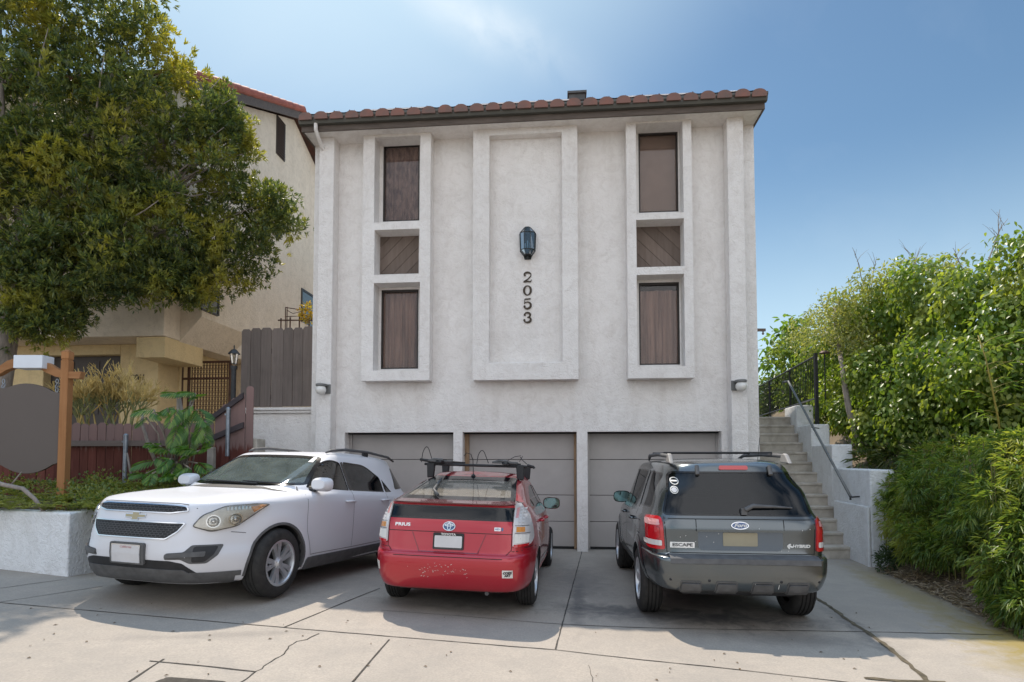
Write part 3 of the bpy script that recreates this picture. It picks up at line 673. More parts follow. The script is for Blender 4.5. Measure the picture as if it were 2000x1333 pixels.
def rosettes(P, O, k, spread, up=.25, size=.05):
    """k leaves round the tip of each twig"""
    n = len(P); A = np.repeat(O,k,axis=0)+rnd_dirs(n*k)*spread+np.array([0,0,up]); B_ = np.repeat(P,k,axis=0)+rnd_dirs(n*k)*size
    return B_, A
M_BARK = mat('bark', (.17,.145,.12), .95, var=.4, vscale=10, bump=.8, bscale=30, bdist=.02, stretch=(3,3,.7))
M_BARKP = mat('pale_bark', (.27,.23,.20), .9, var=.3, vscale=8, bump=.5, bscale=30, stretch=(3,3,.7))
def limb(mb, pts, r0, r1, n=8):
    k = len(pts); mb.tube(pts, [r0+(r1-r0)*i/(k-1) for i in range(k)], n)
def bent(a, b, sag=.2, k=5):
    a, b = Vector(a), Vector(b); return [a.lerp(b,i/k)+Vector((random.uniform(-1,1),random.uniform(-1,1),random.uniform(-1,1)))*sag*.25*(1 if 0<i<k else 0)+Vector((0,0,sag*sin(pi*i/k))) for i in range(k+1)]
# ------------------------------------------------------------------ big tree at the left
M_LT = leafmat('podocarp_leaf', (.060,.100,.050), (.115,.160,.066), (.26,.28,.065), .40, .36, patch=(.36,.33,.06), pscale=.95)
tb = at(-10,760,10.7)
T = empty('yew_pine_tree', (tb.x,tb.y,.9), 0, 'large dense evergreen tree with narrow dark leaves over the tan house', 'tree')
TO = np.array(T.location)
LB = [(0,10,190,11,.6),(180,-30,170,11.3,.6),(250,100,118,11.6,.7),(385,215,95,12.0,.8),(60,220,190,10.8,.55),(230,270,170,11.2,.5),(345,345,135,11.7,.6),(425,300,85,12.3,.8),
 (460,430,92,12.6,.8),(545,428,40,12.9,1),(520,400,48,12.8,1),(480,510,58,12.6,.9),(430,525,55,12.4,.8),(100,420,175,10.7,.5),(250,450,140,11.1,.5),(350,490,98,11.7,.6),(50,565,85,10.5,.6),(130,575,72,10.6,.6),(215,540,70,10.9,.6),
 (300,545,58,11.2,.7),(385,560,36,11.9,.8),(-120,300,240,11,.6),(-120,60,240,11,.6),(60,-140,200,11.2,.6),(60,330,130,10.5,.5),(30,470,110,10.4,.5),(150,350,120,10.8,.5),(160,480,110,10.6,.5),(425,205,36,12.2,.8),(452,262,36,12.3,.8),(35,620,38,10.4,.8),(90,625,30,10.5,.8)]
lobes = [lobe_px(*l) for l in LB]
# break the big masses into leafy clumps
clumps = []
for c, r in lobes:
    n = int(10+26*r[0]*r[0]/2.2)
    d = rnd_dirs(n); q = c+d*r*RNG.uniform(.60,.95,size=(n,1))
    for p in q: R = RNG.uniform(.20,.44); clumps.append((p, np.array((R,R,R*RNG.uniform(.7,1.1)))))
P, O = sample_lobes(clumps, 22, .25); keep = P[:,1] < 13.6; P, O = P[keep], O[keep]
Bp, A = rosettes(P, O, 9, .85, .30, .035)
Nn = np.array([0,0,1.0])+rnd_dirs(len(Bp))*.7
leaves('crown', Bp-TO, A, Nn, RNG.uniform(.08,.135,len(Bp)), RNG.uniform(.024,.036,len(Bp)), M_LT, T, .15)
tr = MB(); c0 = Vector((0,0,0))
limb(tr, [Vector((0,0,-.4)),Vector((.03,.0,.6)),Vector((-.05,.0,1.5)),Vector((.05,.05,2.6)),Vector((.1,.1,3.6))], .26, .20, 12)
for i in (4,5,6,8,14,2,3,7,0): 
    b = Vector(lobes[i][0]-TO); limb(tr, bent((.1,.05,random.uniform(3.2,3.6)), b, .3, 6), .10, .022, 7)
    for _ in range(4): e = b+Vector(rnd_dirs(1)[0])*lobes[i][1][0]*.85; limb(tr, bent(b.lerp(Vector((.1,.05,3)),.25), e, .15, 4), .03, .006, 5)
tr.build('trunk', M_BARKP, T, smooth=True)
# ------------------------------------------------------------------ ivy covered bank on the right
M_IVY = leafmat('ivy_leaf', (.10,.18,.032), (.16,.25,.045), (.28,.35,.075), .5, .36, patch=(.30,.33,.09), pscale=.8)
M_FIG = leafmat('broad_leaf', (.09,.17,.035), (.14,.24,.05), (.20,.30,.07), .5, .4)
M_OLIVE = leafmat('pale_leaf', (.20,.25,.075), (.30,.33,.12), (.42,.41,.19), .45, .5)
M_BAMB = leafmat('bamboo_leaf', (.075,.145,.035), (.13,.21,.048), (.27,.32,.07), .46, .36, patch=(.30,.31,.075), pscale=1.1)
H = empty('ivy_hedge', (7.2,10,0), 0, 'tall glossy dark green ivy hedge on the bank to the right of the stairs', 'hedge'); HO = np.array(H.location)
HL = [(1995,545,85,8.8),(1905,600,85,9.6),(1815,590,75,10.8),(1750,620,75,11.8),(1690,640,60,12.6),(1640,680,55,13.6),(1990,690,115,8.7),(1895,730,100,9.5),(1800,720,95,10.5),(1725,740,85,11.5),(1655,765,62,12.9),
 (1990,830,90,8.9),(1890,835,80,9.7),(1790,820,80,10.5),(1715,830,58,11.3),(1665,815,42,12.2),(1620,790,34,13.4),(2090,600,150,8.6),(2090,800,130,8.4),(1600,720,48,15),(1560,760,48,17.5),(1510,780,46,20),(1545,700,40,18)]
hl = [lobe_px(px,py,r,Y) for px,py,r,Y in HL]; clumps = []
for c, r in hl:
    n = int(16+24*r[0]*r[0]); d = rnd_dirs(n); d[:,1] = -abs(d[:,1])*.9+.25*d[:,1]; q = c+d*r*RNG.uniform(.55,.95,size=(n,1))
    for p in q: R = RNG.uniform(.20,.40); clumps.append((p, np.array((R,R,R*1.1))))
P, O = sample_lobes(clumps, 64, .35)
A = O*.35+rnd_dirs(len(P))*.55+np.array([0,0,-.75]); Nn = O+rnd_dirs(len(P))*.55+np.array([0,0,.45])
leaves('foliage', P-HO, A, Nn, RNG.uniform(.06,.11,len(P)), RNG.uniform(.045,.08,len(P)), M_IVY, H, .12, .1)
for px,py,Y,dx,dz in ((1690,530,12.3,-.25,.9),(1700,535,12.3,.15,.75),(1780,505,11.5,.2,.6),(1800,500,11.3,-.3,.5),(1930,475,9.4,.35,.7),(1945,480,9.4,.1,.9),(1620,590,14,-.2,.5),(1880,505,10,-.15,.5)):
    mb = MB(); a = at(px,py+35,Y)-H.location; b = a+Vector((dx,0,dz)); limb(mb, bent(a,b,.06,4), .012,.003,5)
    for _ in range(4): s = a.lerp(b,random.uniform(.4,.9)); limb(mb, bent(s,s+Vector((random.uniform(-.25,.25),random.uniform(-.1,.1),random.uniform(.1,.3))),.03,3), .005,.0015,4)
    mb.build('bare_twig', M_BARKP, H)
G = empty('pale_leaved_tree', at(1690,872,12.0), 0, 'small pale olive tree with bent bare grey trunk growing through the ivy', 'tree'); GO = np.array(G.location)
OL = [(1692,565,42,11.8),(1665,600,42,11.8),(1640,600,30,11.9),(1625,640,36,11.8),(1660,660,34,11.7),(1610,615,40,13.2),(1640,655,40,12.4),(1575,645,36,14.5),(1750,560,45,11.6),(1790,535,42,11.0),(1850,535,36,10.4),(1700,650,46,11.9),(1590,680,34,14),(1690,700,36,11.8)]
cl_ = []
for l in OL:
    c, r = lobe_px(*l); n = int(12+60*r[0]*r[0]); d = rnd_dirs(n)
    for p in c+d*r*RNG.uniform(.45,.95,size=(n,1)): R = RNG.uniform(.12,.26); cl_.append((p,np.array((R,R,R))))
P, O = sample_lobes(cl_, 48, .3); A = O*.5+rnd_dirs(len(P))*.7+np.array([0,0,-.35])
leaves('foliage', P-GO, A, O+rnd_dirs(len(P))*.7, RNG.uniform(.055,.10,len(P)), RNG.uniform(.025,.042,len(P)), M_OLIVE, G, .12, .1)
mb = MB(); pts = [at(px,py,Y)-G.location for px,py,Y in ((1690,872,11.3),(1672,850,11.3),(1658,800,11.35),(1649,750,11.4),(1645,715,11.6),(1640,690,11.9))]
limb(mb, pts, .065,.04,10)
limb(mb, [at(px,py,Y)-G.location for px,py,Y in ((1640,690,11.9),(1632,640,12.1),(1630,600,12.2))], .04,.03,8); mb.build('trunk', M_BARKP, G, smooth=True)
F = empty('broad_leaved_tree', at(1530,780,19), 0, 'small light green tree with broad leaves beyond the iron railing', 'tree'); FO = np.array(F.location); cl_ = []
for l in ((1540,665,38,18.6),(1520,690,34,19),(1525,735,34,19.5),(1500,770,34,20),(1550,640,28,18.4),(1490,790,28,21)):
    c, r = lobe_px(*l); d = rnd_dirs(14)
    for p in c+d*r*RNG.uniform(.4,.9,size=(14,1)): R = RNG.uniform(.2,.34); cl_.append((p,np.array((R,R,R))))
P, O = sample_lobes(cl_, 13, .3); A = O*.7+rnd_dirs(len(P))*.6
leaves('foliage', P-FO, A, np.array([0,0,1.])+rnd_dirs(len(P))*.6, RNG.uniform(.18,.30,len(P)), RNG.uniform(.09,.14,len(P)), M_FIG, F, .12, .25)
mb = MB(); limb(mb, bent((0,0,-.8),(.1,.1,1.6),.1,5), .09,.04); mb.build('trunk', M_BARKP, F)
# bamboo
BM = empty('bamboo_hedge', (5.7,7.4,0), 0, 'low dense bamboo hedge with long narrow yellow green leaves edging the path', 'hedge'); BO = np.array(BM.location); cl_ = []
BL = [(1795,1000,58,8.5),(1850,965,75,8.1),(1925,965,85,7.3),(1995,985,100,6.2),(1805,1060,46,8.0),(1902,1052,70,7.2),(1985,1100,78,6.0),(1890,905,44,8.3),(1762,955,26,9.0),(2060,1050,130,5.9),(1985,900,44,6.5),(1770,1030,26,8.7),(1765,990,26,8.9),(1800,925,34,8.9),(1840,905,36,8.6),(1940,905,40,7.8),(1958,1150,40,6.2),(1852,1078,30,7.7),(2008,1185,38,5.8),(1950,910,40,7.6)]
for l in BL:
    c, r = lobe_px(*l); n = int(10+40*r[0]*r[0]); d = rnd_dirs(n)
    for p in c+d*r*RNG.uniform(.45,.9,size=(n,1)): R = RNG.uniform(.10,.22); cl_.append((p,np.array((R,R,R*1.1))))
P, O = sample_lobes(cl_, 110, .3); Bp, A = rosettes(P, O, 3, .55, .0, .02); A += np.array([-.28,-.25,-.25])
OO = np.repeat(O,3,axis=0); leaves('foliage', Bp-BO, A, OO*.6+np.array([0,0,.8])+rnd_dirs(len(Bp))*.5, RNG.uniform(.07,.125,len(Bp)), RNG.uniform(.013,.020,len(Bp)), M_BAMB, BM, .15, .30)
mb = MB()
for _ in range(130):
    c, r = lobe_px(*random.choice(BL)); x = c[0]+random.uniform(-.2,.2); y = c[1]+random.uniform(-.1,.3); z1 = c[2]+r[2]*.8; mb.tube([(x+.1-BO[0],y+.1-BO[1],.1),(x-BO[0],y-BO[1],z1)],.006,5)
mb.build('canes', mat('cane',(.22,.20,.07),.6,var=.3), BM)
BS = empty('bamboo_stalk', at(1955,868,8.3), 0, 'single tall thin bamboo cane leaning against the dark ivy', 'bamboo'); mb = MB()
pts = [at(px,py,Y)-BS.location for px,py,Y in ((1957,880,8.2),(1950,820,8.1),(1938,760,8.0),(1925,700,7.9),(1910,655,7.9))]; limb(mb, pts, .013,.006,6); 
P, A = [], []
for a,b in zip(pts[1:],pts[2:]):
    for s in range(5):
        q = a.lerp(b,s/5); e = q+Vector((random.uniform(-.45,.45),random.uniform(-.3,.05),random.uniform(.0,.22))); limb(mb,bent(q,e,.03,3),.003,.0012,4)
        for t in range(5): P.append(q.lerp(e,.4+.15*t)); A.append((e-q).normalized()+Vector(rnd_dirs(1)[0])*.7)
mb.build('cane', mat('yellow_cane',(.33,.27,.06),.5,var=.2), BS, smooth=True)
leaves('foliage', [tuple(p) for p in P], [tuple(a) for a in A], np.tile([0,0,1.],(len(P),1)), RNG.uniform(.12,.2,len(P)), .02, M_BAMB, BS, .15, .3)
# low shrub at the foot of the pillar
SH = empty('small_shrub', atz(1752,1122,0), 0, 'small round dark shrub at the foot of the white stair pillar', 'shrub'); SO = np.array(SH.location)
cl_ = [lobe_px(px,py,r,Y) for px,py,r,Y in ((1735,1095,24,8.8),(1765,1090,22,8.9),(1750,1080,22,8.9),(1780,1105,18,8.8))]
P, O = sample_lobes(cl_, 1500, .3); leaves('foliage', P-SO, O+rnd_dirs(len(P))*.6, O+rnd_dirs(len(P))*.6, RNG.uniform(.03,.055,len(P)), RNG.uniform(.015,.026,len(P)), leafmat('shrub_leaf',(.03,.06,.022),(.05,.09,.03),(.08,.12,.04),.25), SH, .15)
mb = MB()
for c,r in cl_: limb(mb, bent((0,0,-.05),Vector(c-SO),.05,3),.01,.004,5)
mb.build('stems', M_BARK, SH)
# grasses and ferns in the dark gap under the ivy
UG = empty('undergrowth', (6.3,10,1.2), 0, 'dark grassy undergrowth between the ivy and the bamboo beside the stairs', 'undergrowth'); UG['kind']='stuff'; UO = np.array(UG.location)
cl_ = [lobe_px(px,py,r,Y) for px,py,r,Y in ((1800,895,40,9.6),(1850,880,34,9.2),(1740,890,34,10.3),(1760,860,30,10.6),(1690,900,26,10.6),(1720,875,22,10.9),(1660,880,18,11.5))]
P, O = sample_lobes(cl_, 60, .2); Bp, A = rosettes(P, O, 3, .5, .1, .03)
leaves('foliage', Bp-UO, A, np.array([0,0,1.])+rnd_dirs(len(Bp))*.6, RNG.uniform(.12,.22,len(Bp)), .02, leafmat('under_leaf',(.05,.085,.025),(.085,.12,.04),(.15,.16,.06),.35), UG, .15, .4)
# bank of soil and dry bamboo litter
def edgeX(Y): return 4.91+.222*(Y-5.67)
def bankz(X,Y):
    d = X-(edgeX(Y) if Y < 9.2 else 6.25+.104*(Y-9.2)); return .03+min(3.0,max(0,d)*.42+max(0,d-1.0)*.5)+(0 if Y < 9.2 else min(2.4,.27*(Y-9.2)))
xs = [i*.3 for i in range(0,40)]; ys = [1+.4*i for i in range(60)]
mb = MB(); n_ = len(xs)
for y in ys:
    x0 = edgeX(y) if y < 9.2 else 6.25+.104*(y-9.2)
    for i,dx in enumerate(xs): mb.v.append((x0+dx,y,bankz(x0+dx,y)+(random.uniform(-.02,.03) if i else -.02)))
mb.f = [(j*n_+i,j*n_+i+1,(j+1)*n_+i+1,(j+1)*n_+i) for j in range(len(ys)-1) for i in range(n_-1)]; mb.m = [0]*len(mb.f)
tag(mb.build('bank', M_EARTH, smooth=True, recalc=False), kind='structure')
n = 3800; Y = RNG.uniform(3.6,9.0,n); dxx = RNG.exponential(.28,n); X = np.array([edgeX(y) for y in Y])+dxx-.03+RNG.normal(0,.03,n); Zz = np.array([bankz(x,y) for x,y in zip(X,Y)])+RNG.uniform(.0,.035,n)
D = rnd_dirs(n); D[:,2] *= .25
leaves('dry_bamboo_litter', np.stack([X,Y,Zz],1), D, np.array([0,0,1.])+rnd_dirs(n)*.5, RNG.uniform(.05,.13,n), RNG.uniform(.010,.02,n), leafmat('dry_litter',(.22,.16,.10),(.34,.26,.18),(.50,.41,.30),.15,.8))
tag(bpy.data.objects['dry_bamboo_litter'], 'dry tan bamboo litter along the path edge under the hedge', 'leaf litter', kind='stuff')
# ================================================================== stairs, walls and railings on the right
def conc2(name, c1, c2): return mat(name, c1, .9, col2=c2, vscale=4.5, vdetail=8, bump=.4, bscale=60, spec=.25)
M_STEP = conc2('step_concrete', (.34,.30,.25), (.56,.51,.44)); M_RISER = conc2('riser_concrete', (.27,.24,.21), (.50,.46,.41))
SY0 = atz(1640,1092,0).y; nS = 13; ris = .205; run = .28
def sR(k): return 5.83+.583*k/12
ST = empty('concrete_stairs', (5,SY0,0), 0, 'long flight of worn concrete steps climbing beside the white building', 'stairs')
for k in range(nS):
    mb = MB(); y0 = SY0+run*k-5*0; x0 = bw(U1,0).x+.01; xr = sR(k)+.06
    mb.box(x0-5+.08*k*0, xr-5, run*k, run*(k+1)+.05 if k < nS-1 else run*k+6, -.05 if k == 0 else ris*k-.12, ris*(k+1))
    mb.box(x0-5, xr-5, run*k-.02, run*k-.001, ris*(k+1)-.05, ris*(k+1)-.003)
    mb.build('step', M_STEP, ST, bevel=.012)
# stepped stucco wall
def wpt(px,py,Y): p = at(px,py,Y); return p
SWL = empty('stepped_stair_wall', (5.5,9.2,0), 0, 'white stucco wall stepping up along the right side of the stairs', 'wall'); mb = MB()
dirw = Vector((.172,.985,0)).normalized(); nrm = Vector((dirw.y,-dirw.x,0))
Pw = atz(1704,1108,0); 
def wallseg(s0,s1,z0,z1,t0,t1,mat_=0):
    c = [Pw+dirw*s0+nrm*t0, Pw+dirw*s1+nrm*t0, Pw+dirw*s1+nrm*t1, Pw+dirw*s0+nrm*t1]
    vs = [tuple(Vector((p.x-5.5,p.y-9.2,z))) for z in (z0,z1) for p in c]
    mb.add(vs,[(3,2,1,0),(4,5,6,7),(0,1,5,4),(1,2,6,5),(2,3,7,6),(3,0,4,7)],mat_)
zA = at(1704,918,Pw.y).z
def s_for(px,Y): return 0
segs = [(0,1.62,zA),(1.62,2.75,zA+.44),(2.75,3.7,zA+.88),(3.7,4.6,zA+1.36)]
for i,(a,b,z) in enumerate(segs): wallseg(a+(.001 if i else 0),b,-.2,z,-.001*i,.36-.0015*i)
wallseg(.002,1.45,-.1,at(1704,990,Pw.y).z,-.05,-.002)
mb.build('wall', M_STUCW, SWL, bevel=.03, seg=3)
M_RAILM = mat('black_iron', (.035,.036,.038), .5, .4, var=.3, vscale=20); M_PIPE = mat('gray_pipe', (.16,.165,.165), .45, .5, var=.2)
HR = empty('stair_handrail', at(1690,973,9.2), 0, 'sloping grey pipe handrail fixed along the stepped stair wall', 'handrail'); o_ = HR.location
mb = MB(); a = Pw+dirw*.42-nrm*.14; a.z = at(1672,970,a.y).z; b = Pw+dirw*3.9-nrm*.10; b.z = at(1543,745,b.y).z
mb.tube([a-o_,b-o_], .022, 10); mb.tube([b-o_, b-o_-nrm*.12+Vector((0,.02,-.015))], .020, 8); mb.build('rail', M_PIPE, HR, smooth=True)
mb = MB(); mb.tube([a-o_, a+Vector((.02,-.02,-.01))-o_, a+nrm*.16-o_], .013, 8); mb.tube([a-o_-Vector((0,0,.0)),a-o_-Vector((0,0,.06))],.016,8); mb.build('bracket', M_RAILM, HR)
m_ = a.lerp(b,.55); mb = MB(); mb.tube([m_-o_, m_-o_-Vector((0,0,.06)), m_+nrm*.14-o_-Vector((0,0,.08))], .010, 8); mb.build('bracket', M_RAILM, HR)
# iron railing along the upper walk
IR = empty('iron_railing', at(1596,830,12.2), 0, 'black iron railing with thin upright bars along the upper walk', 'railing'); o_ = IR.location
pA = at(1596,692,12.2); pB = at(1470,760,18.5); zt = pA.z; pB.z = zt; zb = zt-.92
mb = MB(); mb.box(-.03,.03,-.03,.03,0,zt-o_.z+.02); mb.build('post', M_RAILM, IR)
e_ = Vector((pB.x,pB.y,0))-Vector((pA.x,pA.y,0)); mb = MB()
for z in (zt-.02, zb): mb.tube([Vector((pA.x,pA.y,z))-o_, Vector((pB.x,pB.y,z))-o_], .018, 6)
mb.build('rail', M_RAILM, IR)
mb = MB(); nb = 52
for i in range(1,nb): q = Vector((pA.x,pA.y,0))+e_*(i/nb); r_ = .022 if i%17 == 0 else .008; mb.tube([Vector((q.x,q.y,zb-(.3 if i%17 == 0 else 0)))-o_, Vector((q.x,q.y,zt-.02))-o_], r_, 5)
mb.build('bars', M_RAILM, IR)
PLt = empty('path_light', at(1610,690,12.6), 0, 'small dark mushroom path light above the iron railing post', 'lamp')
mb = MB(); mb.lathe([(.001,.05),(.06,.045),(.11,.0),(.10,-.01),(.001,.0)],16); mb.build('shade', mat('bronze_light',(.10,.05,.045),.5,.3), PLt, smooth=40); mb = MB(); mb.tube([(0,0,-.01),(0,0,-1.0)],.012,6); mb.build('stem', M_RAILM, PLt)
# utility pole far behind with wires
M_POLE = mat('weathered_pole', (.13,.10,.08), .9, var=.3)
UP = empty('utility_pole', (0,0,0), 0, 'utility pole crossarm with insulator showing past the building edge', 'utility pole'); pc = at(1440,645,42); UP.location = (pc.x,42,-.3)
mb = MB(); mb.tube([(0,0,0),(0,0,pc.z+1.2)],.15,10); mb.build('pole', M_POLE, UP); hz_ = pc.z+.3; xe = at(1495,645,42).x-pc.x
mb = MB(); mb.box(-xe,xe,-.06,.06,hz_-.1,hz_+.1); mb.build('crossarm', M_POLE, UP)
mb = MB(); mb.lathe([(.001,-.35),(.06,-.34),(.09,-.25),(.05,-.2),(.05,-.11)],10,'z',0,Matrix.Translation((xe-.18,0,hz_))); mb.build('insulator', M_POLE, UP)
mb = MB()
for y0,y1 in ((682,684),(711,712),(752,750)): mb.tube([at(1380,y0+2,40),at(1500,y0,40),at(1900,y1+14,40)],.022 if y0 == 711 else .013,5)
tag(mb.build('utility_wires', M_GAP), 'thin dark overhead wires between the building and the light green tree', 'wire')
# ================================================================== neighbour house on the left
M_TAN = stucco('tan_stucco', (.82,.71,.57), (.52,.43,.32), .8, 1.2); M_TANY = stucco('yellow_stucco', (.78,.61,.34), (.50,.38,.22), .8, 1.2)
M_BRN = mat('brown_garage', (.066,.052,.045), .6, var=.12, vscale=3); M_RUST = mat('rusty_iron', (.10,.05,.033), .75, .3, var=.4, vscale=14); M_SILV = mat('window_glass_dark', (.05,.07,.08), .08, spec=.8)
NV = .85; un = loc(320,640,NV)[0]
def sd(px,py,u):
    d = ray(px,py); p0 = Vector((0,0,CAMH)); t = ((BORG+BVEC*u-p0).dot(BVEC))/d.dot(BVEC); p = p0+d*t; return (p-BORG).dot(BIN), p.z
NH = empty('tan_house', BORG, -PSI, 'tan stucco neighbouring house with red tiled gable and brown garage behind the tree', 'house')
wb = loc(320,656,NV)[1]; pk = sd(575,222,un); pa = sd(480,194,un); pe = sd(613,305,un); sl_ = (pk[1]-pa[1])/(pk[0]-pa[0]); ev = (NV-.25, pk[1]-sl_*(pk[0]-NV+.25)); sl2 = (pk[1]-pe[1])/(pe[0]-pk[0]); VB = pk[0]+7
end = (VB, pk[1]-sl2*(VB-pk[0]))
UL = un-14
mb = MB(); mb.prism([(NV,wb),(VB,wb),(VB,end[1]-.2),(pk[0],pk[1]-.2),(NV,ev[1]-.05)], UL, un, 'x'); mb.build('upper_wall', M_TAN, NH, bevel=.02)
lw = loc(200,668,NV+.8)[1]; lr = loc(308,750,NV+.8)[0]
lr2 = loc(352,750,NV+1.5)[0]
gx0,gz1_ = loc(86,695,NV+.8); gx1 = loc(235,695,NV+.8)[0]
mb = MB(); mb.box(UL,gx0,NV+.8,NV+9,.3,wb-.002); mb.box(gx1,lr,NV+.8,NV+9,.3,wb-.002); mb.box(gx0+.001,gx1-.001,NV+.8,NV+9,gz1_,wb-.002); mb.box(lr+.001,lr2,NV+1.5,NV+9,.3,wb-.002); mb.build('lower_wall', M_TANY, NH, bevel=.015)
bz = loc(330,702,NV+.3)[1]; mb = MB(); mb.box(loc(309,680,NV+.75)[0],un-.01,NV+.06,NV+1.4,bz,wb-.003); mb.build('beam', M_TANY, NH, bevel=.015)
mb = MB(); gzs = [.3,1.2,1.9,gz1_]
mb.box(gx0,gx1,NV+1.0,NV+1.05,.3,gz1_)
for i in range(3): 
    for k in range(2):
        a = gx0+(gx1-gx0)*(.04+.34*i); mb.box(a,a+(gx1-gx0)*.27,NV+.985,NV+.999,gz1_-.62-.75*k,gz1_-.12-.75*k)
mb.build('garage_door', M_BRN, NH, bevel=.004)
# street number on the pier
for_v, for_f = text_mb('2061', 1.0, .02, .012, .25); aa = loc(253,728,NV+.79); bb = loc(284,748,NV+.79); sc_ = (bb[0]-aa[0])/2.35
mb = MB(); mb.add([((aa[0]+bb[0])/2+x*sc_, NV+.785+y*sc_, (aa[1]+bb[1])/2+z*sc_*1.1) for x,y,z in for_v], for_f); mb.build('house_number', M_GAP, NH, recalc=False)
ic = (loc(320,727,NV+1.49), loc(336,758,NV+1.49)); mb = MB(); mb.box(ic[0][0],ic[1][0],NV+1.42,NV+1.498,ic[1][1],ic[0][1]); ib = mb.build('intercom_panel', mat('panel_beige',(.33,.29,.23),.6,.1,var=.1), NH, bevel=.004)
mb = MB(); mb.box(ic[0][0]+.05,ic[1][0]-.02,NV+1.41,NV+1.419,ic[0][1]-.22,ic[0][1]-.06); mb.build('screen', M_GAP, ib)
# bay with sloped underside
b0 = sd(352,640,un)[0]; b1 = sd(452,640,un)[0]; zb0 = sd(465,662,un)[1]; mb = MB()
zl = sd(400,655,un)[1]; mb.prism([(un-.02,zl-.35),(un+.5,zl+.22),(un+.5,zl+1.9),(un-.02,zl+2.1)], b0, b1, 'y'); by = mb.build('bay', M_TAN, NH, bevel=.01)
bv0 = sd(392,590,un+.5)[0]; bv1 = sd(424,590,un+.5)[0]; zt_ = zl+1.4
mb = MB(); mb.box(un+.495,un+.52,bv0,bv1,zl+.4,zt_); wn_ = mb.build('window', M_SILV, NH); mb = MB(); mb.box(un+.5,un+.535,bv1,bv1+.05,zl+.38,zt_); mb.box(un+.5,un+.535,bv0,bv1,zl+.36,zl+.40); mb.build('frame', M_WFRM, wn_)
w0 = sd(590,568,un); w1 = sd(609,568,un); w2 = sd(590,600,un); mb = MB(); mb.box(un-.01,un+.012,w0[0],w1[0]+.4,w2[1]-.5,w0[1]); wn_ = mb.build('window', M_SILV, NH); mb = MB(); mb.box(un-.01,un+.03,w0[0]-.07,w0[0],w2[1]-.5,w0[1]+.07); mb.box(un-.01,un+.03,w0[0],w1[0]+.4,w0[1],w0[1]+.07); mb.build('frame', M_WFRM, wn_)
# louvred gable vent
l0 = sd(540,225,un); l1 = sd(555,312,un); l2 = sd(541,302,un); mb = MB(); mb.box(un-.01,un+.03,l0[0],l1[0],l2[1],l0[1]); lv = mb.build('gable_vent', M_BRN, NH); mb = MB(); n = 14
for i in range(n): z = l2[1]+(l0[1]-l2[1])*(i+.3)/n; mb.add([(un+.031,l0[0]+.03,z+.06),(un+.031,l1[0]-.03,z+.06),(un+.07,l1[0]-.03,z),(un+.07,l0[0]+.03,z)],[(0,1,2,3)])
mb.build('louvres', mat('louvre_brown',(.15,.085,.06),.7,var=.2), lv, recalc=False)
# roof with fascia and a row of barrel tiles up the verge
ov = .28; mb = MB()
for (a,b) in ((ev,pk),(pk,end)):
    mb.prism([(a[0],a[1]+.02),(b[0],b[1]+.02),(b[0],b[1]+.12),(a[0],a[1]+.12)], UL, un+ov, 'x')
rf2 = mb.build('roof', M_TILE, NH); mb = MB()
for (a,b) in ((ev,pk),(pk,end)): mb.prism([(a[0],a[1]-.22),(b[0],b[1]-.22),(b[0],b[1]+.015),(a[0],a[1]+.015)], un+ov-.05, un+ov, 'x')
mb.build('fascia', M_FASC, rf2); mb = MB()
M_TILER = mat('red_tile', (.30,.085,.055), .7, var=.3, vscale=5)
for (a,b) in ((ev,pk),(pk,end)):
    A_, B_ = Vector((un+ov-.03,a[0],a[1]+.13)), Vector((un+ov-.03,b[0],b[1]+.13)); n = max(2,int((B_-A_).length/.42))
    for i in range(n): p,q = A_.lerp(B_,i/n), A_.lerp(B_,(i+1.12)/n); mb.tube([p,q],[.115,.095] if b is not pk else [.095,.115],10)
mb.build('verge_tiles', M_TILER, rf2, smooth=50)
# gate in the passage
GT_ = empty('iron_gate', bw(0,0), -PSI, 'rust brown ornamental iron gate beside the house number pier', 'gate'); gv = NV+1.55
g0 = loc(353,706,gv); g1 = loc(449,790,gv); mb = MB()
for u in (g0[0],g1[0]-.05,g0[0]+.18): mb.box(u,u+.05,gv,gv+.05,g1[1]-.5,g0[1])
for z in (g0[1]-.05,g0[1]-.45,g1[1]-.4): mb.box(g0[0]+.05,g1[0]-.05,gv+.005,gv+.045,z,z+.05)
mb.build('frame', M_RUST, GT_); mb = MB(); u = g0[0]+.28
while u < g1[0]-.06:
    mb.tube([(u,gv+.025,g1[1]-.4),(u,gv+.025,g0[1]-.03)],.011,5); u += .075
z = g1[1]-.3
while z < g0[1]-.1:
    u = g0[0]+.28
    while u < g1[0]-.09: mb.tube([(u+.0375+.03*cos(q),gv+.025,z+.045*sin(q)) for q in [2*pi*i/8 for i in range(9)]],.006,4,cap=False); u += .075
    z += .11
mb.build('scrollwork', M_RUST, GT_)
mb = MB(); mb.box(g0[0]-.1,un+2.2,gv+2.2,gv+2.4,.3,wb-.01); o = mb.build('rear_garden_wall', M_TAN); o.location = BORG; o.rotation_euler = (0,0,-PSI); tag(o,'tan rear wall seen through the bars of the iron gate','wall')
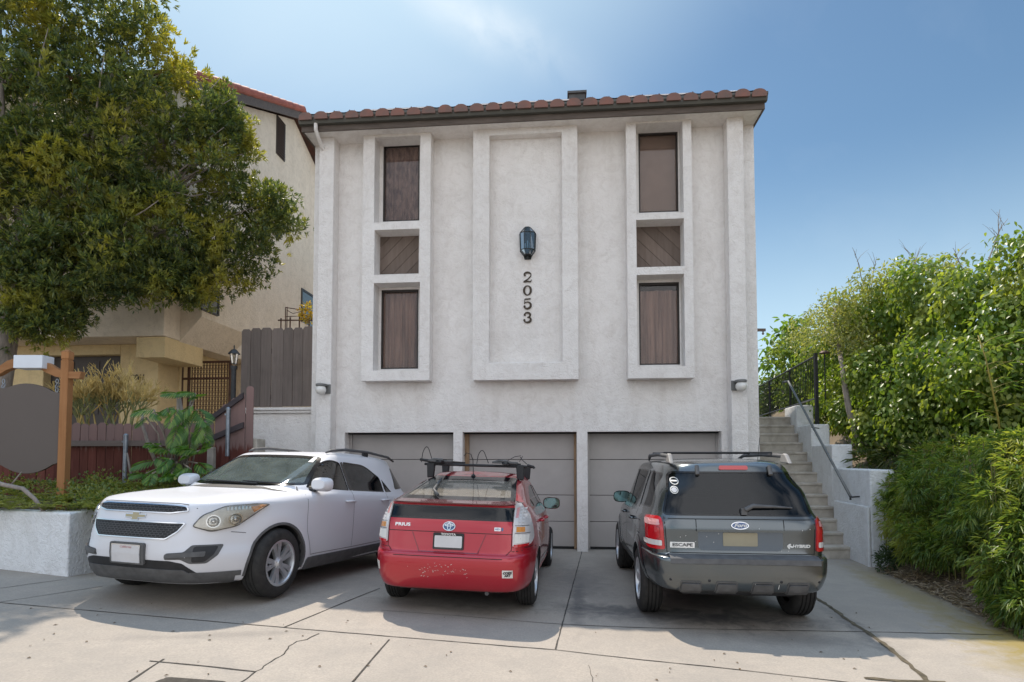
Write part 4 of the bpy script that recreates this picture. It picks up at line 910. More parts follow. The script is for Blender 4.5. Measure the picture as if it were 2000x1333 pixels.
# black lantern post
LP = empty('lamp_post', at(455,800,11.0), 0, 'black lantern on a post beside the tall brown fence', 'lamp'); o_ = LP.location; zz = lambda py: at(455,py,11.0).z-o_.z; mb = MB()
mb.tube([(0,0,-.6),(0,0,zz(722))],.045,10); mb.tube([(0,0,zz(722)),(0,0,zz(715))],.06,10); mb.build('post', M_RAILM, LP, smooth=40)
mb = MB(); mb.lathe([(.02,zz(713)),(.045,zz(710)),(.075,zz(692))],8); mb.build('glass', glassmat('lamp_glass',(.75,.72,.6),1,dust_sheen=.25), LP)
mb = MB(); mb.lathe([(.115,zz(692)),(.10,zz(690)),(.05,zz(684)),(.012,zz(682)),(.012,zz(676)),(.001,zz(674))],8); 
for i in range(4): a=pi/4+pi/2*i; mb.tube([(.045*cos(a),.045*sin(a),zz(711)),(.078*cos(a),.078*sin(a),zz(692))],.007,4)
mb.build('cap', M_RAILM, LP)
# tall brown board fence on its white block wall
M_BRF = wood('brown_fence', (.125,.102,.090), (.19,.155,.137)); FVV = .35
FB = empty('tall_board_fence', BORG, -PSI, 'tall grey brown dog eared board fence on top of the white block wall', 'fence')
edges = [118,190,268,350,440,515,590,680]; mb = MB(); rl = MB()
for i,(a,b) in enumerate(zip(edges,edges[1:])):
    u0 = loc(440+a*.2551,720,FVV)[0]+.004; u1 = loc(440+b*.2551,720,FVV)[0]-.004; zt = loc(500,560+(322+random.uniform(-4,4)-i)*.2551,FVV)[1]; zb_ = loc(500,796-random.uniform(0,2),FVV)[1]; c = .045; dv = random.uniform(0,.012)
    mb.prism([(u0,zb_),(u1,zb_),(u1,zt-c),(u1-c*.8,zt),(u0+c*.8,zt),(u0,zt-c)], FVV+dv, FVV+.022+dv)
mb.build('boards', M_BRF, FB, bevel=.002); ua = loc(471,720,FVV)[0]; ub = loc(611,720,FVV)[0]
for z in (loc(500,690,FVV)[1], loc(500,780,FVV)[1]): rl.box(ua,ub,FVV+.04,FVV+.08,z,z+.09)
rl.build('rail', M_BRF, FB); mb = MB(); pz = loc(475,872,FVV)[1]; mb.box(ua-.01,ua+.10,FVV+.045,FVV+.13,pz,loc(475,650,FVV)[1]); mb.build('post', M_BRF, FB)
BW_ = empty('white_block_wall', BORG, -PSI, 'low white stucco wall with a moulded cap under the tall board fence', 'wall'); c0_ = loc(466,797,.2); c1_ = loc(466,808,.2); ub2 = U0-.003
mb = MB(); mb.box(loc(482,840,.25)[0],ub2,.25,.5,-.2,c1_[1]); mb.build('wall', M_STUC, BW_, bevel=.01); mb = MB(); cu = loc(466,800,.18)[0]
mb.box(cu,ub2,.20,.56,c1_[1]+.001,(c0_[1]+c1_[1])/2); mb.box(cu-.03,ub2,.165,.6,(c0_[1]+c1_[1])/2+.001,c0_[1]); mb.build('cap', M_STUC, BW_, bevel=.01)
# rusty trellis with a yellowing vine
TRL = empty('rusty_trellis', bw(0,1.6), -PSI, 'rusty square iron trellis rising behind the tall board fence', 'trellis'); mb = MB(); tv = 0.0
def lt(px,py): u,w_ = loc(px,py,1.6); return (u,0,w_)
for px,y0 in ((549,622),(567,620),(585,620),(604,622)): a = lt(px,y0); b = lt(px,660); mb.tube([a,(a[0],0,b[2])],.016,5)
mb.tube([lt(543,626),lt(612,626)],.016,5)
for px in (558,561): a = lt(px,600); mb.tube([a,(a[0],0,a[2]-.6)],.011,5)
mb.tube([lt(558,601),lt(590,606)],.010,5); mb.tube([lt(560,606),lt(572,613),lt(588,609)],.008,5); mb.tube([lt(558,619),lt(600,617)],.009,5); mb.build('bars', M_RUST, TRL)
VN = empty('yellow_vine', bw(loc(597,610,1.5)[0],1.5,loc(597,610,1.5)[1]), 0, 'yellowing vine clinging to the rusty trellis beside the white building', 'vine'); VO = np.array(VN.location)
cl_ = [lobe_px(px,py,r,12.9) for px,py,r in ((597,600,8),(600,612,9),(592,618,7),(604,625,8),(585,610,4))]; P, O = sample_lobes(cl_, 500, .2)
leaves('foliage', P-VO, O+rnd_dirs(len(P))*.8, rnd_dirs(len(P)), RNG.uniform(.05,.09,len(P)), RNG.uniform(.03,.05,len(P)), leafmat('yellow_leaf',(.32,.20,.03),(.42,.30,.04),(.30,.28,.06),.45), VN, .1)
# ================================================================== planter, red fence, sign post, plants
P1 = atg(131,1127); P0 = atg(0,1112); dpl = (Vector((P0.x,P0.y,0))-Vector((P1.x,P1.y,0))).normalized(); zpl = at(131,1002,P1.y).z
PLN = empty('planter_wall', (P1.x,P1.y,0), 0, 'low white stucco planter wall below the sign post', 'planter'); fl = dpl*6; bk = BIN*3.2; ins = (BIN*.22+dpl*.22)
def pv(v,z): return (v.x,v.y,z)
O0 = Vector((0,0,0)); ring_o = [fl,O0,bk]; ring_i = [fl+BIN*.22, BIN*.22+dpl*.22, bk+dpl*.22]; mb = MB()
gzb = -.1
vs = [pv(p,gzb) for p in ring_o]+[pv(p,zpl) for p in ring_o]+[pv(p,gzb) for p in ring_i]+[pv(p,zpl) for p in ring_i]
mb.add(vs,[(0,1,4,3),(1,2,5,4),(3,4,10,9),(4,5,11,10),(6,9,10,7),(7,10,11,8),(0,3,9,6),(2,8,11,5)]); mb.build('wall', M_STUCW, PLN, bevel=.025, seg=3)
# soil behind the planter, rising to the fence
mb = MB(); nx, ny = 40, 14
for j_ in range(ny+1):
    for i in range(nx+1):
        s = i/nx; t = j_/ny; p = Vector((P1.x,P1.y,0))+BIN*.1+dpl*(.1+s*8)+BIN*(t*3.2); mb.v.append((p.x,p.y,zpl-.04+.36*t*min(1,t*1.6)+random.uniform(-.02,.02)))
mb.f = [(j_*(nx+1)+i,j_*(nx+1)+i+1,(j_+1)*(nx+1)+i+1,(j_+1)*(nx+1)+i) for j_ in range(ny) for i in range(nx)]; mb.m = [0]*len(mb.f); tag(mb.build('planter_soil', M_EARTH, smooth=True, recalc=False), kind='structure')
# neighbour's raised yard
mb = MB(); q0 = Vector((P1.x,P1.y,0))+BIN*3.2; mb.add([(q0.x,q0.y,1.2),(q0.x-12,q0.y+1,1.2),(q0.x-12,q0.y+14,1.25),(q0.x+1,q0.y+14,1.25),(q0.x,q0.y,-.3),(q0.x-12,q0.y+1,-.3)],[(0,3,2,1),(0,1,5,4)]); tag(mb.build('yard', M_CONC, recalc=False), kind='structure')
mb = MB(); a = at(-60,968,8.4); b = at(58,968,8.4); mb.box(a.x,b.x,8.3,8.5,zpl-.2,a.z); tag(mb.build('concrete_curb', M_STEP, bevel=.02),'short grey concrete curb half hidden in the planter ferns','curb')
# red board fence
def redmat():
    t = NT('red_fence'); t.set(rough=.85, spec=.2); n1 = t.noise(2.5,8,.7,.6,(8,8,.8)); sep = t.n('ShaderNodeSeparateXYZ'); t.l(t.coord(),'Object',sep,0)
    g = t.n('ShaderNodeNewGeometry'); c = t.mix((t.ramp(n1,0,[(.3,0.0),(.7,1.0)]),0),(.105,.032,.026),(.17,.062,.046)); c = t.mix(1.0,(c,2),(t.ramp(g,'Random Per Island',[(0,.75),(1,1.2)]),0),'MULTIPLY')
    zz_ = t.n('ShaderNodeMath',operation='MULTIPLY_ADD'); t.l(n1,0,zz_,0); zz_.inputs[1].default_value = .75; t.l(sep,2,zz_,2)
    c = t.mix((t.ramp(zz_,0,[(.90,0.0),(1.25,.5)]),0),(c,2),(.33,.255,.24)); t.l(c,2,t.bsdf,'Base Color'); return t.m
M_RED = redmat(); M_GRW = wood('grey_rail', (.16,.125,.11), (.22,.18,.16), axis='x')
def board_fence(name, lab, px0, px1, Y, topf, botf, w=.135):
    R = empty(name, (at(px0,900,Y).x, Y, at(px0,940,Y).z), 0, lab, 'fence'); o_ = R.location; x = at(px0,900,Y).x; xe = at(px1,900,Y).x; mb = MB()
    while x < xe:
        px = 1000+x/Y*FPX; zt = at(px,topf(px)+random.uniform(-4,3),Y).z-o_.z; zb = at(px,botf(px),Y).z-o_.z-.2; a,b = x+.003-o_.x, x+w-.004-o_.x; c = .035; dv = random.uniform(0,.01); ln = random.uniform(-.012,.012)
        mb.prism([(a,zb),(b,zb),(b+ln,zt-c),(b-c+ln,zt),(a+c+ln,zt),(a+ln,zt-c)], dv, dv+.018); x += w
    mb.build('boards', M_RED, R, bevel=.002); return R
R1 = board_fence('red_fence', 'weathered red board fence with worn pale tops behind the planter', -160, 392, 9.3, lambda p: 826, lambda p: 950); o_ = R1.location
mb = MB(); za = at(0,872,9.26).z-o_.z; mb.box(0,at(392,870,9.26).x-o_.x,-.06,-.002,za,za+.09); mb.build('rail', M_GRW, R1, bevel=.004)
R2 = board_fence('red_fence', 'stepped red board fence climbing to the tall brown fence', 386, 480, 10.1, lambda p: 838-(p-386)*.90 if p < 412 else 812-(p-412)*.9, lambda p: 900); o_ = R2.location
mb = MB()
for dy in (0,58):
    a = at(384,842+dy*.55,10.05)-o_; b = at(474,778+dy,10.05)-o_; mb.prism([(a.x,a.z),(b.x,b.z),(b.x,b.z+.10),(a.x,a.z+.10)],-.05,-.003)
mb.build('rail', wood('dark_rail',(.055,.045,.05),(.085,.07,.072),axis='x'), R2, bevel=.003)
M_GALV = mat('galvanised', (.30,.33,.37), .45, .75, var=.25, vscale=12)
for px,y0,y1,Y,lab in ((243,850,952,9.15,'thin galvanised steel post in front of the lower red fence'),(444,798,880,9.95,'short galvanised steel post by the climbing red fence')):
    p = at(px,y1,Y); S = empty('steel_post', p, 0, lab, 'post'); h = at(px,y0,Y).z-p.z; mb = MB(); mb.tube([(0,0,-.1),(0,0,h)],.032,12); mb.build('post', M_GALV, S, smooth=40); mb = MB(); mb.lathe([(.036,h-.03),(.037,h),(.02,h+.02),(.001,h+.025)],12); mb.box(-.05,.0,-.02,.02,h-.12,h-.09); mb.build('cap', M_GALV, S, smooth=40)
# wooden block steps beside the wall
mb = MB(); a = at(428,868,10.2); b = at(505,850,10.2); mb.box(a.x,b.x,10.15,10.5,-.1,at(450,857,10.2).z); mb.box(at(380,880,10).x,a.x-.003,10.0,10.5,-.1,at(400,874,10).z); tag(mb.build('concrete_ledge', M_STEP, bevel=.015),'grey concrete ledge at the foot of the climbing red fence','ledge')
# estate sign
M_CED = wood('cedar_post', (.33,.145,.055), (.43,.21,.09)); M_CEDX = wood('cedar_beam', (.33,.15,.06), (.43,.22,.10), axis='x'); M_SIGN = mat('sign_face', (.105,.083,.072), .55, var=.03, vscale=2); M_WHT = mat('white_box', (.70,.74,.80), .4, var=.05)
SGY = 8.0; sp = at(129,970,SGY); SG = empty('sign_post', (sp.x,SGY,zpl-.05), 0, 'cedar sign post with curved arm standing in the planter', 'sign post'); o_ = SG.location; sx = lambda px: at(px,800,SGY).x-o_.x; szz = lambda py: at(100,py,SGY).z-o_.z
for pxa,pxb in ((121,136),(-30,-15)):
    hw = (sx(pxb)-sx(pxa))/2; cx = (sx(pxa)+sx(pxb))/2; mb = MB(); zc = szz(705); mb.box(cx-hw,cx+hw,-hw,hw,-.3,zc); mb.box(cx-hw*.9,cx+hw*.9,-hw*.9,hw*.9,zc+.001,zc+.018); mb.box(cx-hw,cx+hw,-hw,hw,zc+.019,szz(688)); mb.add([(cx-hw,-hw,szz(688)),(cx+hw,-hw,szz(688)),(cx+hw,hw,szz(688)),(cx-hw,hw,szz(688)),(cx,0,szz(682))],[(0,1,4),(1,2,4),(2,3,4),(3,0,4)]); mb.build('post', M_CED, SG, bevel=.006)
top = [(-52,727),(-25,727),(-5,720),(15,706),(35,700),(60,699),(80,702),(98,712),(112,721),(128,727),(161,727)]; bot = [(157,741),(128,740),(110,737),(92,729),(76,720),(60,716),(35,717),(15,724),(0,733),(-15,738),(-50,741)]
mb = MB(); mb.prism([(sx(a),szz(b)) for a,b in bot[::-1]]+[(sx(a),szz(b)) for a,b in top[::-1]], -.045, .045); mb.build('arm', M_CEDX, SG, bevel=.005)
SB = empty('hanging_sign', (o_.x,SGY,at(60,840,SGY).z), 0, 'blank dark brown sign board with curved top hanging from the cedar arm', 'sign'); oz = at(60,840,SGY).z; z2 = lambda py: at(60,py,SGY).z-oz
def arcpx(x0,y0,x1,y1,x2,y2,n=14): return [((1-t)**2*x0+2*t*(1-t)*x1+t*t*x2,(1-t)**2*y0+2*t*(1-t)*y1+t*t*y2) for t in [i/n for i in range(n+1)]]
ol = [(0,759),(8,759)]+arcpx(14,758,58,738,105,766)+[(112,767),(118,768),(118,905),(112,907)]+arcpx(108,908,60,942,10,910)+[(4,908),(0,906)]
mb = MB(); mb.prism([(sx(a),z2(b)) for a,b in ol], -.02, .02); mb.build('panel', M_SIGN, SB, bevel=.004)
for px in (110,5):
    mb = MB()
    for k in range(3): zc = szz(741)+o_.z-oz-.03-.06*k; mb.tube([(sx(px)+(.018*cos(q)),.018*sin(q)*(k%2),zc+.032*sin(q)) for q in [2*pi*i/10 for i in range(11)]],.006,5,cap=False)
    mb.build('hanger', M_GALV, SB)
mb = MB(); mb.box(sx(38),sx(94),-.13,.08,szz(722),szz(697)); wbx = mb.build('flyer_box', M_WHT, None, bevel=.006); wbx.location = o_; tag(wbx,'small white box lying on top of the cedar sign arm','box')
# pencil cactus with yellow twigs behind the fence
PC = empty('pencil_cactus', at(215,830,9.9), 0, 'twiggy yellow green pencil cactus bush behind the red fence', 'shrub'); mb = MB(); mt = []
M_PC = [mat('cactus_green',(.22,.23,.09),.6,var=.3,vscale=6), mat('cactus_yellow',(.50,.36,.12),.6,var=.35,vscale=6)]
PY = empty
def twig(p, d, l, lev):
    e = p+d*l; mb.tube([p,p.lerp(e,.5)+Vector(rnd_dirs(1)[0])*l*.05,e],[.018/(lev*.5+1),.015/(lev*.5+1),.011/(lev*.5+1)],4,1 if lev > 2 or random.random() < .3 else 0,cap=False)
    if lev < 4:
        for _ in range(3 if lev < 3 else 3): twig(e, (d+Vector(rnd_dirs(1)[0])*.62+Vector((0,0,.18))).normalized(), l*random.uniform(.62,.9), lev+1)
for k in range(26): twig(Vector((random.uniform(-.6,.5),random.uniform(-.2,.2),-.1)), Vector((random.uniform(-.5,.5),random.uniform(-.4,.2),1)).normalized(), random.uniform(.22,.34), 0)
mb.build('stems', M_PC, PC, recalc=False)
# monstera
M_MON = leafmat('monstera_leaf', (.05,.135,.026), (.09,.20,.035), (.20,.31,.06), .42, .25)
MN = empty('monstera_plant', at(345,930,8.9), 0, 'large split leaf monstera plant in front of the red fence', 'plant'); o_ = MN.location
Vv = []
def fan(base, d, up, size, n=11):
    """a split leaf: fingers on both sides of a midrib"""
    d = d.normalized(); s = d.cross(up).normalized(); u = s.cross(d)
    for i in range(n):
        t = i/(n-1); p = base+d*size*(t*.85)-Vector((0,0,size*.35*t*t)); ln = size*(.55*sin(pi*(.18+.75*t))+.1)
        for sg in (-1,1):
            dd = (s*sg*(1-.35*t)+d*(.35+.5*t)-u*.25).normalized(); w_ = size*.045; q = dd.cross(u).normalized()
            pts = [p, p+dd*ln*.34+q*w_, p+dd*ln*.75+q*w_*.8-Vector((0,0,ln*.1)), p+dd*ln-Vector((0,0,ln*.22)), p+dd*ln*.75-q*w_*.8-Vector((0,0,ln*.1)), p+dd*ln*.34-q*w_]; Vv.extend(pts)
stem = MB()
_mon = ((300,800,-.9,.1,.42,8.7),(352,770,-.5,.2,.40,8.8),(375,775,.5,.2,.42,8.8),(385,800,.7,-.4,.46,8.7),(350,830,-.1,-.9,.42,8.6),(392,825,.5,-.8,.40,8.7),(340,795,-.7,-.2,.34,8.7),(370,845,.3,-.9,.36,8.6),(360,800,.1,-.7,.4,8.6),(300,900,-.8,.0,.42,8.5),(330,880,-.4,.3,.42,8.5),(360,890,.4,.2,.40,8.5),(385,905,.8,-.1,.38,8.5),(345,905,.0,-.3,.40,8.4),(310,915,-.5,-.3,.34,8.4),(390,880,.7,.4,.34,8.6),(285,925,-.5,.1,.32,8.4),(330,925,.2,.1,.34,8.35),(370,925,.5,.0,.32,8.4),(310,870,-.6,.3,.3,8.6),(285,815,-.6,-.5,.26,8.7),(400,850,.6,-.5,.28,8.8))
for px,py,dx,dz,sz,Y in list(_mon)+[(p+random.uniform(-14,14),q+random.uniform(-12,12),-d*.7+random.uniform(-.3,.3),e+random.uniform(-.3,.2),s_*random.uniform(.75,1),Y_-.12) for p,q,d,e,s_,Y_ in _mon if p > 295]:
    sz *= .68; b = at(px,py,Y)-o_; fan(b, Vector((dx,-.45,dz)), Vector((0,-.5,.85)), sz); stem.tube([b,b.lerp(Vector((0,0,0)),.4)+Vector((0,0,.1)),Vector((random.uniform(-.2,.2),0,-.1))],.012,5)
leaf_mesh('foliage', np.array([tuple(v) for v in Vv]), len(Vv)//6, M_MON, MN)
limb(stem, [at(px,py,9.0)-o_ for px,py in ((303,900),(290,870),(283,845),(276,825),(280,810))], .03,.018,8); limb(stem, [at(px,py,9.0)-o_ for px,py in ((258,940),(254,920),(248,885))],.02,.012,6); limb(stem, [at(px,py,8.8)-o_ for px,py in ((360,930),(362,880),(358,830),(350,780))],.045,.03,8); stem.build('stem', M_BARKP, MN, smooth=True)
# planter greenery
FR = empty('planter_ferns', (P1.x-1,P1.y+.8,zpl), 0, 'ferns and low yellow green ground cover filling the white planter', 'ground cover'); FR['kind']='stuff'; FO = np.array(FR.location)
Pp, Aa = [], []
for _ in range(150):
    px = random.uniform(-60,420); Y = random.uniform(7.2,8.9); x = (px-1000)/FPX*Y; z = zpl+.02+.3*max(0,(Y-7.4)/2)
    for f in range(7):
        a = random.uniform(0,6.28); d = Vector((cos(a),sin(a),random.uniform(.6,1.4))).normalized(); l = random.uniform(.16,.34); n = 14; s = Vector((-sin(a),cos(a),0))
        for k in range(n):
            t = k/n; p = Vector((x,Y,z))+d*l*t-Vector((0,0,l*.5*t*t))
            for sg in (-1,1): Pp.append(tuple(p)); Aa.append(tuple(s*sg+d*.5))
leaves('fronds', np.array(Pp)-FO, np.array(Aa), np.array([0,0,1.])+rnd_dirs(len(Pp))*.3, RNG.uniform(.03,.055,len(Pp)), .014, leafmat('fern_leaf',(.16,.20,.05),(.26,.29,.08),(.38,.36,.12),.45), FR, .1)
cl_ = [(np.array((( px-1000)/FPX*Y, Y, zpl+.1+.3*max(0,(Y-7.4)/2))), np.array((.28,.22,.16))) for px,Y in [(random.uniform(-60,420),random.uniform(7.4,9.0)) for _ in range(46)]]+[(np.array(tuple(Vector((P1.x,P1.y,zpl+.05+.10*k_/8))+BIN*(.5+2.6*k_/17)+dpl*random.uniform(-.12,.1))), np.array((.24,.24,.20))) for k_ in range(18)]
P, O = sample_lobes(cl_, 150, .3); leaves('leafage', P-FO, O+rnd_dirs(len(P))*.7, O+rnd_dirs(len(P))*.6, RNG.uniform(.025,.06,len(P)), RNG.uniform(.015,.03,len(P)), leafmat('ground_leaf',(.08,.14,.035),(.16,.20,.05),(.28,.28,.07),.4), FR, .12)
DW = MB(); limb(DW, [at(px,py,7.25) for px,py in ((-40,935),(10,948),(45,955),(68,975),(86,1000))], .03,.022,7); limb(DW, [at(px,py,7.3) for px,py in ((20,950),(32,935),(42,922))], .012,.005,5)
tag(DW.build('bare_branch', M_BARKP, smooth=True),'bare pale branch bending over the planter edge','branch')
# ================================================================== cars: lofted shells, cut openings, panels laid on the skin
def pchip(Y, sub):
    """monotone cubic through rows of Y at unit knots, sub steps per span"""
    Y = np.asarray(Y,float); K = len(Y); d = np.diff(Y,axis=0); m = np.zeros_like(Y)
    for i in range(1,K-1):
        a, b = d[i-1], d[i]; ok = a*b > 0; m[i] = np.where(ok, 2*a*b/np.where(ok,a+b,1), 0)
    m[0] = d[0]; m[-1] = d[-1]; out = []
    for i in range(K-1):
        for s in range(sub):
            t = s/sub; h00=2*t**3-3*t**2+1; h10=t**3-2*t**2+t; h01=-2*t**3+3*t**2; h11=t**3-t**2
            out.append(h00*Y[i]+h10*m[i]+h01*Y[i+1]+h11*m[i+1])
    out.append(Y[-1]); return np.array(out)
def shell_mesh(rings, yr, yf, ym=0.0, N=84, sub=3, post=None, crown=None):
    """rings: zr zf R F W nr nf zc  -> closed body of revolution-like plan outlines"""
    R = pchip(rings, sub); V = []; M_ = len(R)
    for zr,zf,Rr,F,W,nr,nf,zc in R:
        half = []
        for i in range(241):
            a = pi/2*i/240; half.append((W*sin(a)**(2/nr), ym-(ym-Rr)*cos(a)**(2/nr)))
        for i in range(1,241):
            a = pi/2*i/240; half.append((W*max(0,cos(a))**(2/nf), ym+(F-ym)*sin(a)**(2/nf)))
        half = np.array(half); seg = np.hypot(*np.diff(half,axis=0).T); s = np.concatenate([[0],np.cumsum(seg)]); q = np.linspace(0,s[-1],N+1)
        x = np.interp(q,s,half[:,0]); y = np.interp(q,s,half[:,1]); x[0] = x[-1] = 0
        z = zr+(zf-zr)*np.clip((y-yr)/(yf-yr),0,1)
        if zc: 
            u = (y-(F+Rr)/2)/max(.05,(F-Rr)/2); z = z+zc*(1-u*u)
        px = np.concatenate([x,-x[-2:0:-1]]); py = np.concatenate([y,y[-2:0:-1]]); pz = np.concatenate([z,z[-2:0:-1]])
        V.append(np.stack([px,py,pz],1))
    V = np.array(V); n = V.shape[1]
    if post is not None: V = post(V)
    vs = V.reshape(-1,3); fs = [(k*n+i,k*n+(i+1)%n,(k+1)*n+(i+1)%n,(k+1)*n+i) for k in range(M_-1) for i in range(n)]
    # caps: strips between the mirrored halves
    def cap(k, flip):
        L = [k*n+i for i in range(N+1)]; Rr = [k*n+(n-i)%n for i in range(N+1)]
        for i in range(N):
            f = [L[i],L[i+1],Rr[i+1],Rr[i]]; f = list(dict.fromkeys(f))
            if len(f) > 2: fs.append(tuple(f if flip else f[::-1]))
    cap(0, True); cap(M_-1, False)
    me = bpy.data.meshes.new('shell'); me.from_pydata([tuple(v) for v in vs],[],fs)
    bm = bmesh.new(); bm.from_mesh(me); bmesh.ops.recalc_face_normals(bm, faces=bm.faces[:]); bm.to_mesh(me); bm.free(); me.update()
    return me
def tmpobj(me, mats=()):
    o = bpy.data.objects.new('tmp', me); COL.objects.link(o)
    for m in mats: me.materials.append(m)
    return o
def boolean(o, cutter, op='DIFFERENCE'):
    md = o.modifiers.new('b','BOOLEAN'); md.operation = op; md.solver = 'EXACT'; md.object = cutter; md.material_mode = 'INDEX'
    dg = bpy.context.evaluated_depsgraph_get(); dg.update(); me = bpy.data.meshes.new_from_object(o.evaluated_get(dg))
    o.modifiers.clear(); old = o.data; o.data = me; bpy.data.meshes.remove(old)
    cm = cutter.data; bpy.data.objects.remove(cutter); bpy.data.meshes.remove(cm)
def bvh_of(me): return BVHTree.FromPolygons([v.co.copy() for v in me.vertices],[tuple(p.vertices) for p in me.polygons])
class View:
    """maps flat outline coordinates onto a car skin: rear/front (x,z), left/right (y,z), top (x,y)"""
    def __init__(s, bvh, kind, ang=0.0):
        s.b = bvh; s.k = kind
        if kind == 'rear': s.o = lambda a,b: Vector((a,-6,b)); s.d = Vector((0,1,0))
        if kind == 'front': s.o = lambda a,b: Vector((a,6,b)); s.d = Vector((0,-1,0))
        if kind == 'left': s.o = lambda a,b: Vector((-4,a,b)); s.d = Vector((1,0,0))
        if kind == 'right': s.o = lambda a,b: Vector((4,a,b)); s.d = Vector((-1,0,0))
        if kind == 'top': s.o = lambda a,b: Vector((a,b,5)); s.d = Vector((0,0,-1))
        if kind == 'diag':      # seen from an azimuth ang off the front (to the car's left when positive)
            c, sn = cos(ang), sin(ang); s.d = Vector((sn,-c,0)); e = Vector((c,sn,0)); s.o = lambda a,b: e*a-s.d*6+Vector((0,0,b))
    def hit(s, a, b):
        p, n, _, _ = s.b.ray_cast(s.o(a,b), s.d)
        if p is None:
            q, n, _, _ = s.b.find_nearest(s.o(a,b)+s.d*(6 if s.k in ('rear','front','diag') else 4)); p = q
        if n.dot(s.d) > 0: n = -n
        return p, n
def fillet(pts, r, k=5):
    out = []; n = len(pts); rr = r if isinstance(r,(list,tuple)) else [r]*n
    for i in range(n):
        p = Vector(pts[i]); a = Vector(pts[i-1])-p; b = Vector(pts[(i+1)%n])-p
        t = min(rr[i], a.length*.45, b.length*.45)
        if t < 1e-4: out.append(tuple(p)); continue
        A, B_ = p+a.normalized()*t, p+b.normalized()*t
        for q in range(k+1): u = q/k; out.append(tuple(A*(1-u)**2+p*2*u*(1-u)+B_*u*u))
    return out
def flat_grid(outline, step):
    bm = bmesh.new(); vs = [bm.verts.new((a,b,0)) for a,b in outline]; bm.faces.new(vs)
    for ax in (0,1):
        lo = min(p[ax] for p in outline); hi = max(p[ax] for p in outline); k = int((hi-lo)/step)
        for i in range(1,k+1):
            co = [0,0,0]; no = [0,0,0]; co[ax] = lo+(hi-lo)*i/(k+1); no[ax] = 1
            bmesh.ops.bisect_plane(bm, geom=bm.verts[:]+bm.edges[:]+bm.faces[:], plane_co=co, plane_no=no, dist=1e-5)
    bmesh.ops.triangulate(bm, faces=[f for f in bm.faces if len(f.verts) > 4])
    return bm
def panel(view, outline, off=.004, depth=.012, step=.06, dome=0.0):
    """skin panel over an outline, standing off the body, with a turned-in edge; returns MB"""
    bm = flat_grid(outline, step); bm.verts.ensure_lookup_table(); V, Nn = [], []
    bnd = [e for e in bm.edges if len(e.link_faces) == 1]; bverts = {v.index for e in bnd for v in e.verts}
    bm.verts.index_update(); bverts = {v.index for e in bnd for v in e.verts}
    for v in bm.verts:
        p, n = view.hit(v.co.x, v.co.y); V.append(p+n*off+(n*dome if v.index not in bverts else Vector((0,0,0)))); Nn.append(n)
    mb = MB(); mb.v = [tuple(p) for p in V]; mb.f = [tuple(v.index for v in f.verts) for f in bm.faces]; mb.m = [0]*len(mb.f)
    if depth:
        idx = {}
        for i in sorted(bverts): idx[i] = len(mb.v); mb.v.append(tuple(V[i]-Nn[i]*(depth+off*0)))
        for e in bnd: a, b = e.verts[0].index, e.verts[1].index; mb.f.append((a,b,idx[b],idx[a])); mb.m.append(0)
    bm.free(); return mb
def inset(outline, d):
    """simple inward offset of a convex-ish outline"""
    n = len(outline); A = sum(outline[i][0]*outline[(i+1)%n][1]-outline[(i+1)%n][0]*outline[i][1] for i in range(n)); sg = 1 if A > 0 else -1; out = []
    for i in range(n):
        p, a, b = Vector(outline[i]), Vector(outline[i-1]), Vector(outline[(i+1)%n]); e1 = (p-a); e2 = (b-p)
        if e1.length < 1e-6: e1 = e2
        if e2.length < 1e-6: e2 = e1
        e1.normalize(); e2.normalize(); n1 = Vector((-e1.y,e1.x))*sg; n2 = Vector((-e2.y,e2.x))*sg; m = n1+n2
        m = m/max(.35,m.length_squared)*2 if m.length_squared > .01 else n1; out.append(tuple(p+m*d))
    return out
def ring_panel(view, outline, w, off=.006, depth=.01, sub=.05, wf=None):
    dens = []
    n = len(outline)
    for i in range(n):
        a, b = Vector(outline[i]), Vector(outline[(i+1)%n]); k = max(1,int((b-a).length/sub))
        dens += [tuple(a.lerp(b,q/k)) for q in range(k)]
    inn = inset(dens, w); mb = MB(); m = len(dens); O, I, Od, Id = [], [], [], []
    for i in range(m):
        p, nn = view.hit(*dens[i]); q, nq = view.hit(*inn[i]); O.append(p+nn*off); I.append(q+nq*off); Od.append(p-nn*depth); Id.append(q-nq*depth)
    mb.v = [tuple(v) for v in O+I+Od+Id]
    for i in range(m):
        j = (i+1)%m; mb.f += [(i,j,m+j,m+i),(i,j,2*m+j,2*m+i),(m+i,m+j,3*m+j,3*m+i)]; mb.m += [0]*3
    return mb
def strip(view, pts, w, off=.0025, step=.05, mb=None):
    mb = mb or MB(); P = []
    for a, b in zip(pts,pts[1:]):
        a, b = Vector(a), Vector(b); k = max(1,int((b-a).length/step)); P += [a.lerp(b,q/k) for q in range(k)]
    P.append(Vector(pts[-1])); vs = []
    for i,p in enumerate(P):
        t = (P[min(i+1,len(P)-1)]-P[max(i-1,0)]).normalized(); s = Vector((-t.y,t.x))*w/2
        for q in (p+s,p-s): h, n = view.hit(q.x,q.y); vs.append(h+n*off)
    mb.add(vs,[(2*i,2*i+1,2*i+3,2*i+2) for i in range(len(P)-1)]); return mb
